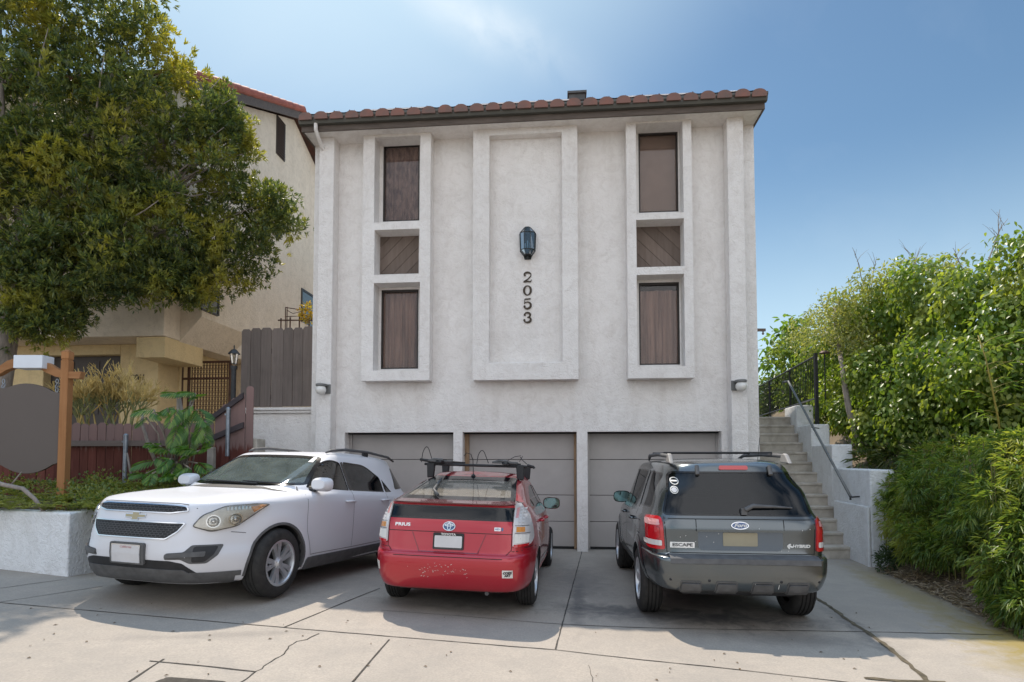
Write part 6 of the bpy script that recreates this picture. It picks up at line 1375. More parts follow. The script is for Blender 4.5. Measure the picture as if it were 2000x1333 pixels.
# ------------------------------------------------------------------ dark blue grey sport utility
def build_blue():
    P_B = carpaint('steel_blue_paint', (.118,.135,.145), .8, .22, .6, .22, (.30,.26,.21)); 
    car = empty('parked_car', (0,0,0), 0, 'dusty blue grey sport utility parked nose in beside the concrete stairs', 'car', 'cars parked in front of the garages')
    WB, R = 1.31, .362; yr, yf = -2.24, 2.2
    rings = [(.40,.30,-2.08,2.05,.76,9,4.2,0),(.42,.32,-2.17,2.12,.82,9,4.0,0),(.50,.42,-2.215,2.18,.865,9,3.8,0),(.60,.58,-2.235,2.20,.890,9,3.8,0),(.70,.70,-2.235,2.19,.895,9,3.8,0),(.735,.74,-2.225,2.18,.895,9,3.8,0),(.748,.76,-2.19,2.17,.894,9,3.8,0),(.755,.78,-2.115,2.16,.892,9,3.8,0),
             (.80,.84,-2.10,2.14,.890,10,3.8,0),(.92,.93,-2.095,2.08,.890,10,3.8,0),(1.0,.98,-2.095,1.95,.888,10,3.6,0),(1.05,1.01,-2.088,1.65,.882,10,3.6,0),(1.09,1.05,-2.078,1.25,.868,10,3.6,0),(1.13,1.075,-2.06,1.05,.850,10,3.8,0),(1.20,1.16,-2.03,.93,.828,9,4.0,0),
             (1.35,1.34,-1.975,.66,.782,9,4.2,0),(1.50,1.51,-1.92,.40,.735,5.6,4.2,0),(1.60,1.60,-1.885,.26,.695,5.2,4.2,.005),(1.645,1.635,-1.865,.16,.655,4.8,4.0,.015),(1.670,1.655,-1.82,.05,.585,4.4,3.8,.02),(1.680,1.662,-1.74,-.05,.42,3.8,3.4,.03),(1.684,1.665,-1.66,-.12,.2,3.2,3,.034),(1.685,1.666,-1.6,-.2,.03,2.6,2.6,.035)]
    cav = [(.55,.5,-1.95,1.0,.74,9,3.8,0),(.9,.85,-1.97,1.05,.80,9,3.8,0),(1.08,1.0,-1.98,1.02,.80,9,3.8,0),(1.2,1.14,-1.95,.90,.775,6,4,0),(1.35,1.34,-1.90,.62,.73,6,4,0),(1.50,1.5,-1.85,.36,.685,5.4,4,0),(1.59,1.575,-1.80,.2,.63,4.8,4,.005),(1.625,1.605,-1.7,.05,.45,4,3.6,.01),(1.63,1.61,-1.6,-.1,.03,2.6,2.6,.012)]
    W_ = [(sx*.79,yw,R) for sx in (-1,1) for yw in (-WB,WB)]
    rw = fillet([(-.735,1.135),(.735,1.135),(.630,1.575),(-.630,1.575)],[.05,.05,.06,.06])
    ws = fillet([(-.72,1.13),(.72,1.13),(.60,1.55),(-.60,1.55)],.07)
    sf = fillet([(.80,1.10),(.02,1.11),(.02,1.565),(.30,1.56)],[.05,.03,.04,.06]); sr = fillet([(-.06,1.11),(-.82,1.12),(-.92,1.25),(-.92,1.57),(-.06,1.575)],[.03,.04,.05,.04,.04]); sq = fillet([(-1.03,1.16),(-1.72,1.19),(-1.60,1.555),(-1.03,1.57)],[.04,.06,.06,.04])
    wins = [('rear',rw),('front',ws)]+[(k,o) for k in ('left','right') for o in (sf,sr,sq)]
    def post(V):
        V = flare([(WB,R),(-WB,R)],.018,.43,.10,.88)(V); y = V[...,1]; t = np.clip((y-.9)/1.3,0,1); V[...,0] *= 1-.04*t*t; return V
    body, v, bvh = make_body(car, rings, yr, yf, 0.0, P_B, W_, .405, wins, cav, post)
    vr, vl, vR, vt, vf = v['rear'], v['left'], v['right'], v['top'], v['front']
    glass(car,'rear_window',vr,rw,M_TINTD,.018); glass(car,'windscreen',vf,ws,M_WIND,.04)
    for k in ('left','right'):
        for o in (sf,sr,sq): glass(car,'side_window',v[k],o,M_TINTD if o is not sf else M_TINT,.015)
        panel(v[k],[(-.055,1.115),(.012,1.115),(.012,1.565),(-.055,1.57)],.003,.004,.1).build('door_pillar', M_GLOSSBLK, car)
        panel(v[k],[(-1.025,1.14),(-.925,1.135),(-.925,1.57),(-1.025,1.57)],.003,.004,.1).build('door_pillar', M_GLOSSBLK, car)
        # dark wheel arch and sill cladding
        for yw in (-WB,WB):
            a0 = [(yw+.49*cos(a),R+.49*sin(a)) for a in [pi*(-.06+1.12*i/26) for i in range(27)]]; a1 = [(yw+.402*cos(a),R+.402*sin(a)) for a in [pi*(-.06+1.12*i/26) for i in range(27)]]
            mb = MB(); n = 27; V_ = []
            for (p,q) in zip(a0,a1): h,nn = v[k].hit(*p); g,ng = v[k].hit(*q); V_ += [h+nn*.004, h.lerp(g,.5)+ng*.016, g+ng*.012, g-ng*.05]
            mb.add(V_,[(4*i+j,4*i+j+1,4*i+j+5,4*i+j+4) for i in range(n-1) for j in range(3)]); mb.build('arch_trim', P_B, car, smooth=50)
        panel(v[k],fillet([(-.86,.36),(.86,.34),(.86,.46),(-.86,.48)],.03),.012,.03,.1).build('sill_trim', M_BLK, car, smooth=40)
        s = -1 if k == 'left' else 1
        for y in (.18-.02,-.72): handle(car,v[k],y,.985,P_B,s)
        p,_ = v[k].hit(.78,1.1); door_mirror(car,p.x-s*.02,.76,1.10,s,P_B)
    # tail lamps
    for s in (-1,1):
        ol = fillet([(.720,.80),(.862,.80),(.868,1.05),(.845,1.115),(.750,1.12),(.737,1.06)],[.02,.03,.03,.03,.03,.02]); ol = ol if s > 0 else mirror(ol)
        tl = panel(vr,ol,.016,.04,.04).build('tail_lamp', M_REDL, car, smooth=40)
        for nm,m,o2 in (('reverse_lamp',M_CLRL,[(.742,.835),(.872,.835),(.874,.888),(.744,.888)]),('upper_lamp',M_PINK,[(.760,1.035),(.868,1.03),(.858,1.085),(.764,1.088)])): panel(vr,fillet(o2 if s > 0 else mirror(o2),.012),.019,.002,.03).build(nm,m,tl)
        mb = MB(); mb.tube([(0,0,0),(0,0,.001)],.001,3) if False else None
        o2 = [(.758,.90),(.862,.90),(.862,1.02),(.758,1.02)]; ring_panel(vr,fillet(o2 if s>0 else mirror(o2),.02),.006,.019,.003).build('lamp_bezel', mat('deep_red',(.32,.008,.012),.2,coat=1), tl)
    panel(vr,fillet([(-.145,1.590),(.145,1.590),(.140,1.630),(-.140,1.630)],.014),.016,.03,.04).build('high_brake_lamp', M_REDL, car, smooth=40)
    for x in (-.36,.36):
        mb = MB(); p,n = vr.hit(x,1.535); q,_ = vr.hit(x,1.625); mb.tube([p+n*.022,q+n*.018],.021,10); mb.build('glass_hinge', M_BLKG, car, smooth=40)
    seams(car,[(vr,[(-.725,1.12),(-.705,.775),(.705,.775),(.725,1.12)]),(vr,[(-.725,1.105),(.725,1.105)]),(vr,[(-.42,1.10),(-.42,.99)]),(vr,[(.42,1.10),(.42,.99)]),(vl,[(-.02,.50),(-.02,1.10)]),(vR,[(-.02,.50),(-.02,1.10)]),(vl,[(-.02,.5),(.84,.48),(.90,.8),(.86,1.08)]),(vR,[(-.02,.5),(.84,.48),(.90,.8),(.86,1.08)]),(vl,[(-.02,.5),(-.80,.52),(-.98,.78),(-.97,1.12)]),(vR,[(-.02,.5),(-.80,.52),(-.98,.78),(-.97,1.12)]),(vl,[(-1.25,1.02),(-1.25,.88),(-1.42,.88),(-1.42,1.02),(-1.25,1.02)])],.008)
    # number plate recess below a trim bar
    rc = panel(vr,fillet([(-.405,.80),(.405,.80),(.405,.985),(-.405,.985)],[.06,.06,.01,.01]),.0016,0,.06).build('plate_recess', carpaint('recess_paint',(.11,.135,.165),.7,.35,.5,.15), car, smooth=True)
    pb = panel(vr,fillet([(-.42,.985),(.42,.985),(.42,1.005),(-.42,1.005)],.006),.03,.035,.08).build('handle_bar', P_B, car, smooth=40)
    panel(vr,fillet([(-.165,.845),(.165,.845),(.165,.978),(-.165,.978)],.014),.007,.004,.08).build('number_plate', M_PLATET, car)
    em = panel(vr,ellipse(.0,1.045,.085,.036),.012,.008,.04).build('emblem', M_CHR, car, smooth=40); panel(vr,ellipse(.0,1.045,.076,.029),.0155,.002,.04).build('emblem_field', M_BLUE, em, smooth=40); badge(em,'emblem_script',vr,'Ford',0,1.045,.050,M_STK,.0012,1.25,.35,.018,depth=.002)
    eb = panel(vr,fillet([(-.675,.822),(-.440,.822),(-.440,.878),(-.675,.878)],.004),.006,.004,.06).build('model_badge', M_TXCHR, car); badge(eb,'badge_letters',vr,'ESCAPE',-.557,.850,.044,M_BLKG,.0014,1.35,0,.009,depth=.002)
    badge(car,'hybrid_badge',vr,'HYBRID',.575,.852,.040,M_STK,.0016,1.2,.2,.005,depth=.003)
    lf = MB()
    for cx,cz,a in ((.462,.862,.6),(.480,.848,-.3),(.455,.843,2.2)): 
        o = [(cx+.020*cos(t)*cos(a)-.009*sin(t)*sin(a),cz+.020*cos(t)*sin(a)+.009*sin(t)*cos(a)) for t in [2*pi*i/14 for i in range(14)]]; pm = panel(vr,o,.006,.003,.05); lf.add(pm.v,pm.f)
    lf.build('leaf_mark', M_STK, car)
    # bumper: step pad, block vents, sensors
    mb = MB(); zt = .752; n = 20; V_ = []
    for i in range(n+1):
        x = -.70+1.40*i/n; V_ += [(x,-2.108,zt+.012),(x,-2.19,zt+.012),(x,-2.243,zt-.012),(x,-2.252,zt-.06),(x,-2.236,zt-.066)]
    mb.add(V_,[(5*i+j,5*i+j+1,5*i+j+6,5*i+j+5) for i in range(n) for j in range(4)]); mb.build('step_pad', M_BLKG, car, smooth=50)
    for x in (-.50,-.165,.175,.50):
        o = fillet([(x-.095,.405),(x+.095,.405),(x+.085,.50),(x-.085,.50)],.012); rp_ = ring_panel(vr,fillet([(x-.11,.405),(x+.11,.405),(x+.098,.522),(x-.098,.522)],.02),.014,.006,.01).build('bumper_vent', M_BLKG, car, smooth=40); panel(vr,o,.018,.03,.04).build('block', M_BLKG, rp_, smooth=30)
    for x in (-.69,-.33,.34,.70): p,n = vr.hit(x,.53); mb = MB(); mb.sphere(p,.0145,12,0,None,(1,.5,1)); mb.build('parking_sensor', M_BLK, car, smooth=True)
    mb = MB(); 
    for a,b,c,d in ((-.72,.755,-.68,.775),(.02,.70,.022,.72),(.32,.455,.322,.50),(.10,.47,.10,.52)): strip(vr,[(a,b),(c,d)],.005,.003,.03,mb)
    for _ in range(16): a,b = random.uniform(-.7,.7),random.uniform(.8,1.05); strip(vr,[(a,b),(a+.006,b+.004)],.005,.0025,.03,mb)
    mb.build('bird_droppings_and_scratches', M_STK, car, recalc=False)
    # glass stickers and wiper
    for cz in (1.475,1.385):
        a = -.585 if cz > 1.4 else -.600; rp_ = ring_panel(vr,ellipse(a,cz,.038,.038,24),.006,.0035,.002,.03).build('window_sticker', M_STK, car); strip(vr,[(a-.028,cz),(a+.028,cz)],.014,.004).build('sticker_print', M_STK, rp_, recalc=False)
        rp_['label'] = 'round white sticker at the top left of the rear window' if cz > 1.4 else 'round grey white sticker below the first one'
        if cz < 1.4: panel(vr,ellipse(a,cz,.026,.026,18),.0035,.001,.05).build('sticker_seal', M_PLATE, rp_)
    wp = MB(); a,na = vr.hit(.06,1.185); b,nb = vr.hit(.14,1.225); c,nc = vr.hit(.52,1.215); wp.tube([a+na*.03,b+nb*.035,b.lerp(c,.5)+nb*.032,c+nc*.015],[.024,.022,.014,.007],8); wp.box(a.x-.035,a.x+.02,a.y-.035,a.y,1.15,1.215); wp.build('rear_wiper', M_BLKG, car, smooth=40)
    # roof rails with end pieces coloured paler as if sunlit, bars
    RR = bpy.data.objects.new('roof_rails',None); COL.objects.link(RR); RR.parent = car
    for s in (-1,1):
        pts = [(s*.60,-1.72,1.665),(s*.605,-1.60,1.735),(s*.61,-.9,1.755),(s*.60,-.2,1.745),(s*.58,.02,1.69)]; mb = MB(); mb.tube(pts,[.016,.022,.022,.022,.016],8); mb.build('rail', M_BLKG, RR, smooth=True)
        mb = MB(); mb.prism([(-1.80,1.655),(-1.55,1.665),(-1.58,1.735),(-1.64,1.765),(-1.70,1.75)],s*.60-.022,s*.60+.022,'x'); mb.build('end_cap', mat('sunlit_grey',(.30,.28,.26),.6,var=.1), RR, bevel=.012)
    for y in (-1.25,-.45): mb = MB(); mb.box(-.60,.60,y-.03,y+.03,1.765,1.785); mb.build('crossbar', M_BLK, RR, bevel=.008)
    p,_ = vt.hit(.40,-1.4); mb = MB(); mb.tube([p,p+Vector((.01,-.05,.25))],.003,5); mb.build('antenna', M_BLK, car)
    mb = MB(); mb.box(-.55,.55,-2.0,-1.0,.34,.42); mb.build('under_tray', M_BLK, car, bevel=.03)
    for x,y,r in W_: wheel(car,'wheel',x,y,R,.225,1 if x>0 else -1,.225,(6,.13,.016,.024))
    for x in (-.40,.40): seat(car,x,.15,.60,M_SEAT)
    mb = MB(); mb.box(-.68,.68,-.95,-.45,.60,.78); mb.box(-.68,.68,-1.08,-.92,.72,1.25); [mb.box(x-.13,x+.13,-1.10,-1.0,1.26,1.43) for x in (-.42,.42)]; mb.build('rear_seat', M_SEAT, car, bevel=.05,seg=3); mb = MB(); mb.box(-.7,.7,.6,.95,.7,1.04); mb.build('dashboard', M_BLK, car, bevel=.06,seg=3)
    return car
# ------------------------------------------------------------------ white sport utility
def build_white():
    P_W = carpaint('white_paint', (.66,.66,.69), 0, .35, .22, .07, (.40,.38,.36))
    car = empty('parked_car', (0,0,0), 0, 'white sport utility parked facing out with dusty headlights and dark mesh grille', 'car', 'cars parked in front of the garages')
    WB, R = 1.43, .362; yr, yf = -2.40, 2.39
    rings = [(.27,.20,-2.22,2.16,.80,4.5,4.4,0),(.29,.22,-2.30,2.26,.85,4.5,4.4,0),(.40,.34,-2.36,2.34,.895,4.5,4.4,0),(.52,.48,-2.39,2.385,.908,4.5,4.4,0),(.64,.60,-2.40,2.39,.912,4.4,3.9,0),(.75,.72,-2.38,2.37,.914,4.4,3.9,0),(.85,.85,-2.34,2.34,.914,4.4,3.9,0),(.93,.94,-2.32,2.31,.912,4.4,3.9,0),(.97,.985,-2.31,2.275,.910,4.4,3.9,0),
             (.995,1.010,-2.30,2.22,.908,4.4,3.9,0),(1.015,1.045,-2.29,2.02,.904,4.4,3.9,0),(1.03,1.085,-2.28,1.70,.898,4.4,3.9,0),(1.05,1.120,-2.265,1.36,.888,4.4,3.9,0),(1.08,1.150,-2.25,1.18,.868,4.4,3.2,0),(1.14,1.185,-2.215,1.08,.838,4.3,3.6,0),(1.26,1.27,-2.14,.90,.795,4.2,3.8,0),(1.40,1.405,-2.05,.62,.735,4.1,3.9,0),(1.52,1.52,-1.98,.38,.680,4.0,3.9,.01),(1.585,1.575,-1.95,.24,.635,4.0,3.8,.025),
             (1.605,1.598,-1.93,.15,.58,3.9,3.6,.04),(1.612,1.608,-1.85,.06,.42,3.6,3.3,.055),(1.615,1.612,-1.75,-.02,.2,3.2,3,.062),(1.616,1.613,-1.65,-.1,.03,2.6,2.6,.064)]
    cav = [(.5,.5,-2.1,1.0,.75,4.4,3.2,0),(.9,.9,-2.1,1.08,.82,4.4,3.2,0),(1.05,1.10,-2.1,1.10,.82,4.4,3.3,0),(1.15,1.17,-2.08,1.02,.785,4.3,3.6,0),(1.27,1.27,-2.03,.84,.735,4.2,3.8,0),(1.40,1.40,-1.95,.57,.675,4.1,3.8,0),(1.51,1.51,-1.88,.32,.61,4,3.8,.005),(1.555,1.55,-1.8,.15,.5,3.8,3.5,.02),(1.57,1.565,-1.7,.02,.3,3.3,3.1,.035),(1.572,1.567,-1.62,-.1,.03,2.6,2.6,.04)]
    W_ = [(sx*.80,yw,R) for sx in (-1,1) for yw in (-WB,WB)]
    ws = fillet([(-.755,1.190),(-.40,1.165),(.40,1.165),(.755,1.190),(.590,1.555),(.30,1.575),(-.30,1.575),(-.590,1.555)],[.06,.05,.05,.06,.06,.1,.1,.06])
    sf = fillet([(.82,1.16),(.02,1.135),(.02,1.50),(.22,1.535),(.46,1.44)],[.04,.03,.05,.1,.1]); sr = fillet([(-.05,1.135),(-.98,1.12),(-.98,1.33),(-.62,1.50),(-.05,1.515)],[.03,.03,.05,.15,.05]); sq = fillet([(-1.02,1.12),(-1.24,1.125),(-1.02,1.31)],.02); sb = fillet([(-1.42,1.16),(-1.98,1.19),(-1.80,1.48),(-1.60,1.50)],[.05,.04,.04,.06])
    rw = fillet([(-.70,1.18),(.70,1.18),(.56,1.52),(-.56,1.52)],.06)
    wins = [('front',ws),('rear',rw)]+[(k,o) for k in ('left','right') for o in (sf,sr,sq)]
    def post(V):
        V = flare([(WB,R),(-WB,R)],.024,.45,.11,.90)(V); x,y,z = V[...,0],V[...,1],V[...,2]; t = np.clip((y-1.2)/1.2,0,1); V[...,0] = x*(1-.03*t*t)
        # shoulder above the front wheels and two raised lines on the bonnet
        hood = (z > 1.0)&(y > 1.1); V[...,2] = z+np.where(hood,.010*np.exp(-((np.abs(x)-.45)/.10)**2)*np.clip((2.1-y)/.5,0,1),0); return V
    body, v, bvh = make_body(car, rings, yr, yf, 0.0, P_W, W_, .405, wins, cav, post)
    vr, vl, vR, vt, vf = v['rear'], v['left'], v['right'], v['top'], v['front']
    glass(car,'windscreen',vf,ws,M_WIND,.035); glass(car,'rear_window',vr,rw,M_TINTD,.03)
    for k in ('left','right'):
        s = -1 if k == 'left' else 1
        glass(car,'side_window',v[k],sf,M_TINT,.014); glass(car,'side_window',v[k],sr,M_TINTD,.014); glass(car,'side_window',v[k],sq,M_TINTD,.010)
        panel(v[k],sb,.003,.003,.07).build('side_window', M_GLOSSBLK, car, smooth=40)
        panel(v[k],[(-.045,1.137),(.015,1.137),(.015,1.50),(-.045,1.51)],.003,.004,.1).build('door_pillar', M_GLOSSBLK, car)
        for yw in (-WB,WB):
            a0 = [(yw+.428*cos(a),R+.428*sin(a)) for a in [pi*(-.07+1.14*i/26) for i in range(27)]]; a1 = [(yw+.400*cos(a),R+.400*sin(a)) for a in [pi*(-.07+1.14*i/26) for i in range(27)]]; mb = MB(); V_ = []
            for p,q in zip(a0,a1): h,nn = v[k].hit(*p); g,ng = v[k].hit(*q); V_ += [h+nn*.003, h.lerp(g,.5)+ng*.010, g+ng*.008, g-ng*.05]
            mb.add(V_,[(4*i+j,4*i+j+1,4*i+j+5,4*i+j+4) for i in range(26) for j in range(3)]); mb.build('arch_trim', M_BLKG, car, smooth=50)
        panel(v[k],fillet([(-.98,.25),(.98,.24),(.98,.37),(-.98,.40)],.04),.014,.04,.1).build('sill_trim', M_BLKG, car, smooth=40)
        for y,z in ((.10,.995),(-.88,1.005)): handle(car,v[k],y,z,P_W,s)
        p,_ = v[k].hit(.74,1.16); door_mirror(car,p.x-s*.02,.70,1.16,s,P_W)
    lw_ = .007
    seams(car,[(vl,[(-.02,.42),(-.02,1.13)]),(vR,[(-.02,.42),(-.02,1.13)]),(vl,[(-.02,.41),(.90,.40),(1.0,.68),(.98,1.08),(.90,1.17)]),(vR,[(-.02,.41),(.90,.40),(1.0,.68),(.98,1.08),(.90,1.17)]),(vl,[(-.02,.41),(-.88,.43),(-1.02,.66),(-1.0,1.11)]),(vR,[(-.02,.41),(-.88,.43),(-1.02,.66),(-1.0,1.11)]),
      (vf,[(-.55,.935),(-.46,.970),(-.38,.978),(.38,.978),(.46,.970),(.55,.935)]),(vl,[(1.86,.70),(2.0,.715)])],lw_,mat('panel_gap_grey',(.13,.13,.135),.8))
    # upper and lower mesh grilles with bright surrounds
    def grille(o, name, hexh, rows):
        g = panel(vf,o,.004,.01,.05).build(name, M_BLK, car, smooth=True); ring_panel(vf,o,.010,.014,.012,.04).build('bright_surround', M_CHR, g, smooth=40)
        mb = MB(); zs = [p[1] for p in o]; z0, z1 = min(zs), max(zs); h = (z1-z0)/rows; wx = h*2.1
        def inside(x,z):
            c = False; n = len(o)
            for i in range(n):
                (xa,za),(xb,zb) = o[i],o[(i+1)%n]
                if (za > z) != (zb > z) and x < (xb-xa)*(z-za)/(zb-za)+xa: c = not c
            return c
        for r_ in range(rows+1):
            z = z0+h*r_
            k = -int(.7/wx)
            for k in range(-int(.7/wx),int(.7/wx)+1):
                x = (k+(.5 if r_%2 else 0))*wx; dz = h*.22
                zig = [(x-wx/2,z+dz*-1*.5),(x-wx*.22,z+dz*.5),(x+wx*.22,z+dz*.5),(x+wx/2,z-dz*.5)]
                for a,b in zip(zig,zig[1:]):
                    if inside(*a) and inside(*b): strip(vf,[a,b],h*.20,.0105,.1,mb)
                a,b = (x+wx/2,z-dz*.5),(x+wx/2,z-h+dz*.5)
                if inside(*a) and inside(*b): strip(vf,[a,b],h*.22,.0105,.1,mb)
        mb.build('mesh', M_BLKG, g, recalc=False); return g
    grille(fillet([(-.50,.905),(-.36,.880),(.36,.880),(.50,.905),(.475,.952),(.38,.962),(-.38,.962),(-.475,.952)],.02),'upper_grille',.02,4)
    grille(fillet([(-.37,.640),(.37,.640),(.46,.715),(.50,.795),(.48,.800),(-.48,.800),(-.50,.795),(-.46,.715)],.02),'lower_grille',.02,8)
    bt = [(-.125,-.012),(-.135,.020),(-.045,.020),(-.042,.040),(.050,.040),(.044,.020),(.135,.020),(.125,-.016),(.040,-.016),(.042,-.038),(-.050,-.038),(-.044,-.016)]
    bt = [(x*.85,z+.842) for x,z in bt]; em = panel(vf,bt,.012,.010,.1).build('emblem', M_CHR, car); panel(vf,inset(bt,.006),.0145,.002,.1).build('emblem_field', M_GOLD, em)
    # headlamps wrapping round the corners
    for s in (-1,1):
        vd = View(bvh,'diag',s*radians(-40)*-1 if False else radians(38)*s*1)
        # the diag view's across-axis runs towards the car's right
        def o_d(pts): return [(a*-s,b) for a,b in pts] if s > 0 else pts
        vd = View(bvh,'diag',radians(-38)*s*-1)
        e = Vector((cos(radians(38)*s),sin(radians(38)*s)))
        def uv(x,y): return x*e.x+y*e.y
        K = [(.515,2.235,.765),(.66,2.155,.715),(.80,1.99,.765),(.868,1.74,.925),(.868,1.60,.985),(.80,1.74,.99),(.68,2.02,.965),(.57,2.18,.875)]
        ol = [(uv(-s*x,y),z) for x,y,z in K]; ol = ol if s > 0 else ol
        if sum(ol[i][0]*ol[(i+1)%8][1]-ol[(i+1)%8][0]*ol[i][1] for i in range(8)) < 0: ol = ol[::-1]
        ol = fillet(ol,.035); hl = panel(vd,ol,.006,.02,.04).build('headlamp', mat('lamp_reflector',(.60,.59,.57),.3,.5,var=.15,vscale=10), car, smooth=40)
        ring_panel(vd,ol,.010,.009,.01,.04).build('lamp_rim', M_BLKG, hl, smooth=40)
        for (x,y,z,rx,rz) in ((.63,2.10,.815,.060,.062),(.755,1.965,.835,.062,.064)):
            c = uv(-s*x,y); ring_panel(vd,ellipse(c,z,rx,rz,24),.010,.014,.01,.03).build('lamp_bezel', M_CHR, hl, smooth=40); panel(vd,ellipse(c,z,rx-.012,rz-.012,24),.010,.002,.03).build('lamp_bowl', mat('bowl_chrome',(.55,.55,.54),.18,.9), hl, smooth=True); panel(vd,ellipse(c,z,.024,.024,16),.022,.012,.03).build('bulb_cap', M_CHR, hl, smooth=True)
        K2 = [(.845,1.82,.90),(.866,1.66,.975),(.825,1.70,.978),(.79,1.80,.955)]; o2 = [(uv(-s*x,y),z) for x,y,z in K2]; panel(vd,o2,.010,.004,.04).build('amber_lamp', M_AMB, hl, smooth=True)
        mb = MB()
        for i in range(7): t = i/6; x,y,z = .70+.09*t,2.01-.19*t,.935+.018*t; strip(vd,[(uv(-s*x,y),z-.016),(uv(-s*x,y),z+.016)],.016,.012,.05,mb)
        mb.build('lamp_fluting', M_CHR, hl, recalc=False)
        panel(vd,inset(ol,.006),.026,.012,.04).build('lamp_cover', glassmat('hazed_cover',(.95,.93,.89),1,dust_sheen=.17,dust_sheen_col=(.66,.60,.48)), hl, smooth=True)
        # fog lamp pocket
        fo = [(.37,.455),(.385,.515),(.53,.53),(.57,.595),(.73,.60),(.725,.50),(.67,.425),(.57,.422),(.51,.462)]; fo = [(-s*a,b) for a,b in fo]
        vq = View(bvh,'diag',radians(20)*s); e2 = Vector((cos(radians(20)*s),sin(radians(20)*s))); fo2 = []
        for a,b in fo: p,_ = vf.hit(a,b); fo2.append((p.x*e2.x+p.y*e2.y,b))
        fp = panel(vq,fillet(fo2,.02),.004,.015,.05).build('fog_pocket', M_BLKG, car, smooth=40); c3 = []
        for a,b in ((.585,.435),(.66,.44),(.705,.505),(.71,.585),(.585,.58)): p,_ = vf.hit(-s*a,b); c3.append((p.x*e2.x+p.y*e2.y,b))
        panel(vq,fillet(c3,.02),.006,.003,.04).build('pocket_recess', M_BLK, fp, smooth=40); c3 = []
        for a,b in ((.38,.475),(.66,.49),(.66,.535),(.55,.525),(.385,.508)): p,_ = vf.hit(-s*a,b); c3.append((p.x*e2.x+p.y*e2.y,b))
        panel(vq,fillet(c3,.012),.018,.016,.05).build('pocket_fin', M_BLKG, fp, smooth=40)
    # lower valance
    vd_ = vf; mb = MB()
    ol = [(-.905,.225),(.905,.225),(.905,.345),(.60,.36),(.50,.425),(.42,.445),(-.42,.445),(-.50,.425),(-.60,.36),(-.905,.345)]
    lo = [(.2,.2)]
    low = MB(); n = 60
    def outl(z): 
        pts = []
        for i in range(n+1):
            th = pi*i/n; d = Vector((cos(th),sin(th)*1.0,0)); o_ = Vector((0,1.30,z))+d*3; p,nn,_,_ = bvh.ray_cast(o_, -d); 
            if p is None: p = Vector((cos(th)*.85,1.3+sin(th),z)); nn = d
            if nn.dot(d) < 0: nn = -nn
            pts.append((p,nn))
        return pts
    zs = [.205,.235,.29,.338]; rows = [outl(z) for z in zs]; V_ = []
    for r_,off in zip(rows,(.002,.010,.012,.006)): V_ += [p+nn*off for p,nn in r_]
    m = n+1; low.add(V_,[(k*m+i,k*m+i+1,(k+1)*m+i+1,(k+1)*m+i) for k in range(3) for i in range(n) if rows[k][i][0].y > 1.86 and rows[k][i+1][0].y > 1.86]); vl_ = low.build('valance', M_BLKG, car, smooth=50)
    panel(vf,fillet([(-.62,.315),(.62,.315),(.52,.425),(.42,.445),(-.42,.445),(-.52,.425)],.02),.005,.008,.05).build('air_intake', M_BLK, vl_, smooth=40)
    panel(vf,fillet([(-.56,.325),(.56,.325),(.52,.365),(-.52,.365)],.012),.013,.01,.06).build('intake_bar', M_BLKG, vl_, smooth=40)
    pb = panel(vf,fillet([(-.185,.405),(.185,.405),(.185,.600),(-.185,.600)],.02),.03,.04,.1).build('plate_holder', M_BLKG, car, smooth=40); pp = panel(vf,fillet([(-.155,.425),(.155,.425),(.155,.580),(-.155,.580)],.012),.036,.004,.1).build('number_plate', M_PLATE, pb); badge(pp,'plate_script',vf,'California',0,.560,.030,M_REDTX,.0,1.1,.25,.038,depth=.001)
    ring_panel(vf,fillet([(-.158,.422),(.158,.422),(.158,.583),(-.158,.583)],.012),.006,.039,.004).build('plate_frame', M_CHR, pb)
    # wipers, cowl, permit sticker
    for x0,x1,z in ((-.30,.42,1.185),(-.66,-.08,1.190)):
        pts = []; mb = MB()
        for i in range(9): x = x0+(x1-x0)*i/8; p,nn = vf.hit(x,z-.006+.020*i/8); pts.append(p+nn*.016)
        mb.tube(pts,[.010]*8+[.006],6); mb.build('wiper', M_BLK, car)
    panel(vt,[(-.70,1.10),(.70,1.10),(.58,1.165),(.3,1.185),(-.3,1.185),(-.58,1.165)],.004,.006,.06).build('cowl', M_BLK, car, smooth=40)
    stx = panel(vf,[(-.560,1.478),(-.505,1.48),(-.495,1.55),(-.540,1.547)],.003,.001,.05).build('window_permit', M_STK, car); badge(stx,'permit_mark',vf,'1',-.522,1.520,.045,M_DARKTX,.001,1,0,.005,depth=.001)
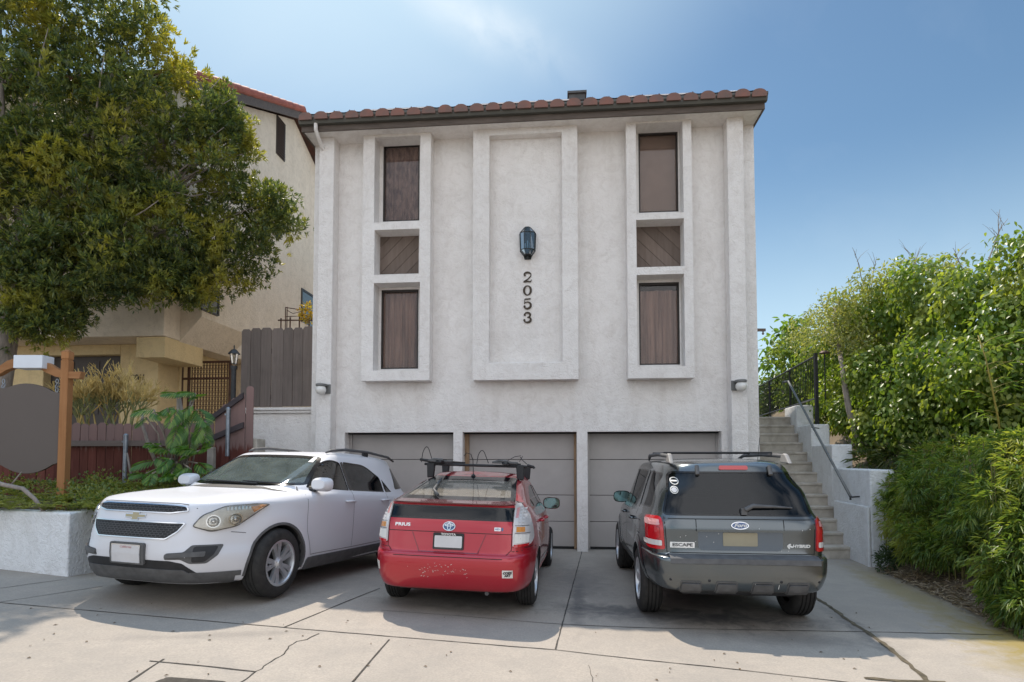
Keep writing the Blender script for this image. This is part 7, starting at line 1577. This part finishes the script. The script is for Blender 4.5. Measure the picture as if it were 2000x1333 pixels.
    # roof rails, tail lamps
    for s in (-1,1):
        mb = MB(); pts = [(s*.60,-1.75,1.61),(s*.60,-1.55,1.665),(s*.60,-.9,1.70),(s*.585,-.3,1.692),(s*.565,.02,1.655),(s*.555,.12,1.625)]; mb.tube(pts,[.014,.020,.020,.020,.018,.012],8); rl_ = mb.build('roof_rail', M_BLKG, car, smooth=True)
        mb = MB(); [mb.box(s*.585-.018,s*.585+.018,y-.07,y+.07,1.595,1.69) for y in (-.85,)]; mb.build('rail_mount', M_BLK, rl_, bevel=.01)
        ol = fillet([(-2.02,.86),(-2.34,.88),(-2.30,1.12),(-2.12,1.10)],.04); panel(v['left' if s < 0 else 'right'],ol,.010,.02,.05).build('tail_lamp', M_REDL, car, smooth=40)
    p,nn = vf.hit(0,1.52); mb = MB(); mb.box(-.12,.12,p.y-.16,p.y-.10,1.45,1.515); mb.build('inner_mirror', M_BLK, car, bevel=.015)
    for x,y,r in W_: wheel(car,'wheel',x*1.005,y,R,.225,1 if x>0 else -1,.235,(5,.21,.020,.030),turn=0)
    for x in (-.40,.40): seat(car,x,.10,.62,M_SEATL)
    mb = MB(); mb.box(-.66,.66,-1.1,-.6,.62,.80); mb.box(-.66,.66,-1.2,-1.05,.74,1.25); [mb.box(x-.13,x+.13,-1.22,-1.12,1.26,1.42) for x in (-.4,.4)]; mb.build('rear_seat', M_SEAT, car, bevel=.05,seg=3); mb = MB(); mb.box(-.74,.74,.55,1.0,.75,1.10); mb.build('dashboard', M_BLK, car, bevel=.06,seg=3)
    mb = MB(); mb.lathe([(.17+.014*cos(2*pi*i/8),.014*sin(2*pi*i/8)) for i in range(8)],28,'y',0,Matrix.Translation((-.40,.45,1.06)) @ Matrix.Rotation(radians(-25),4,'X'),closed=True); mb.build('steering_wheel', M_BLK, car, smooth=True)
    return car
red = build_red(); place(red, -.40, 8.18, radians(-7.6), 2.70)
blue = build_blue(); place(blue, 2.44, 7.88, radians(-5.3), 2.62)
white = build_white(); place(white, -3.15, 8.13, radians(180-14.6), 2.86); white.scale = (1.10,1.04,1.03)
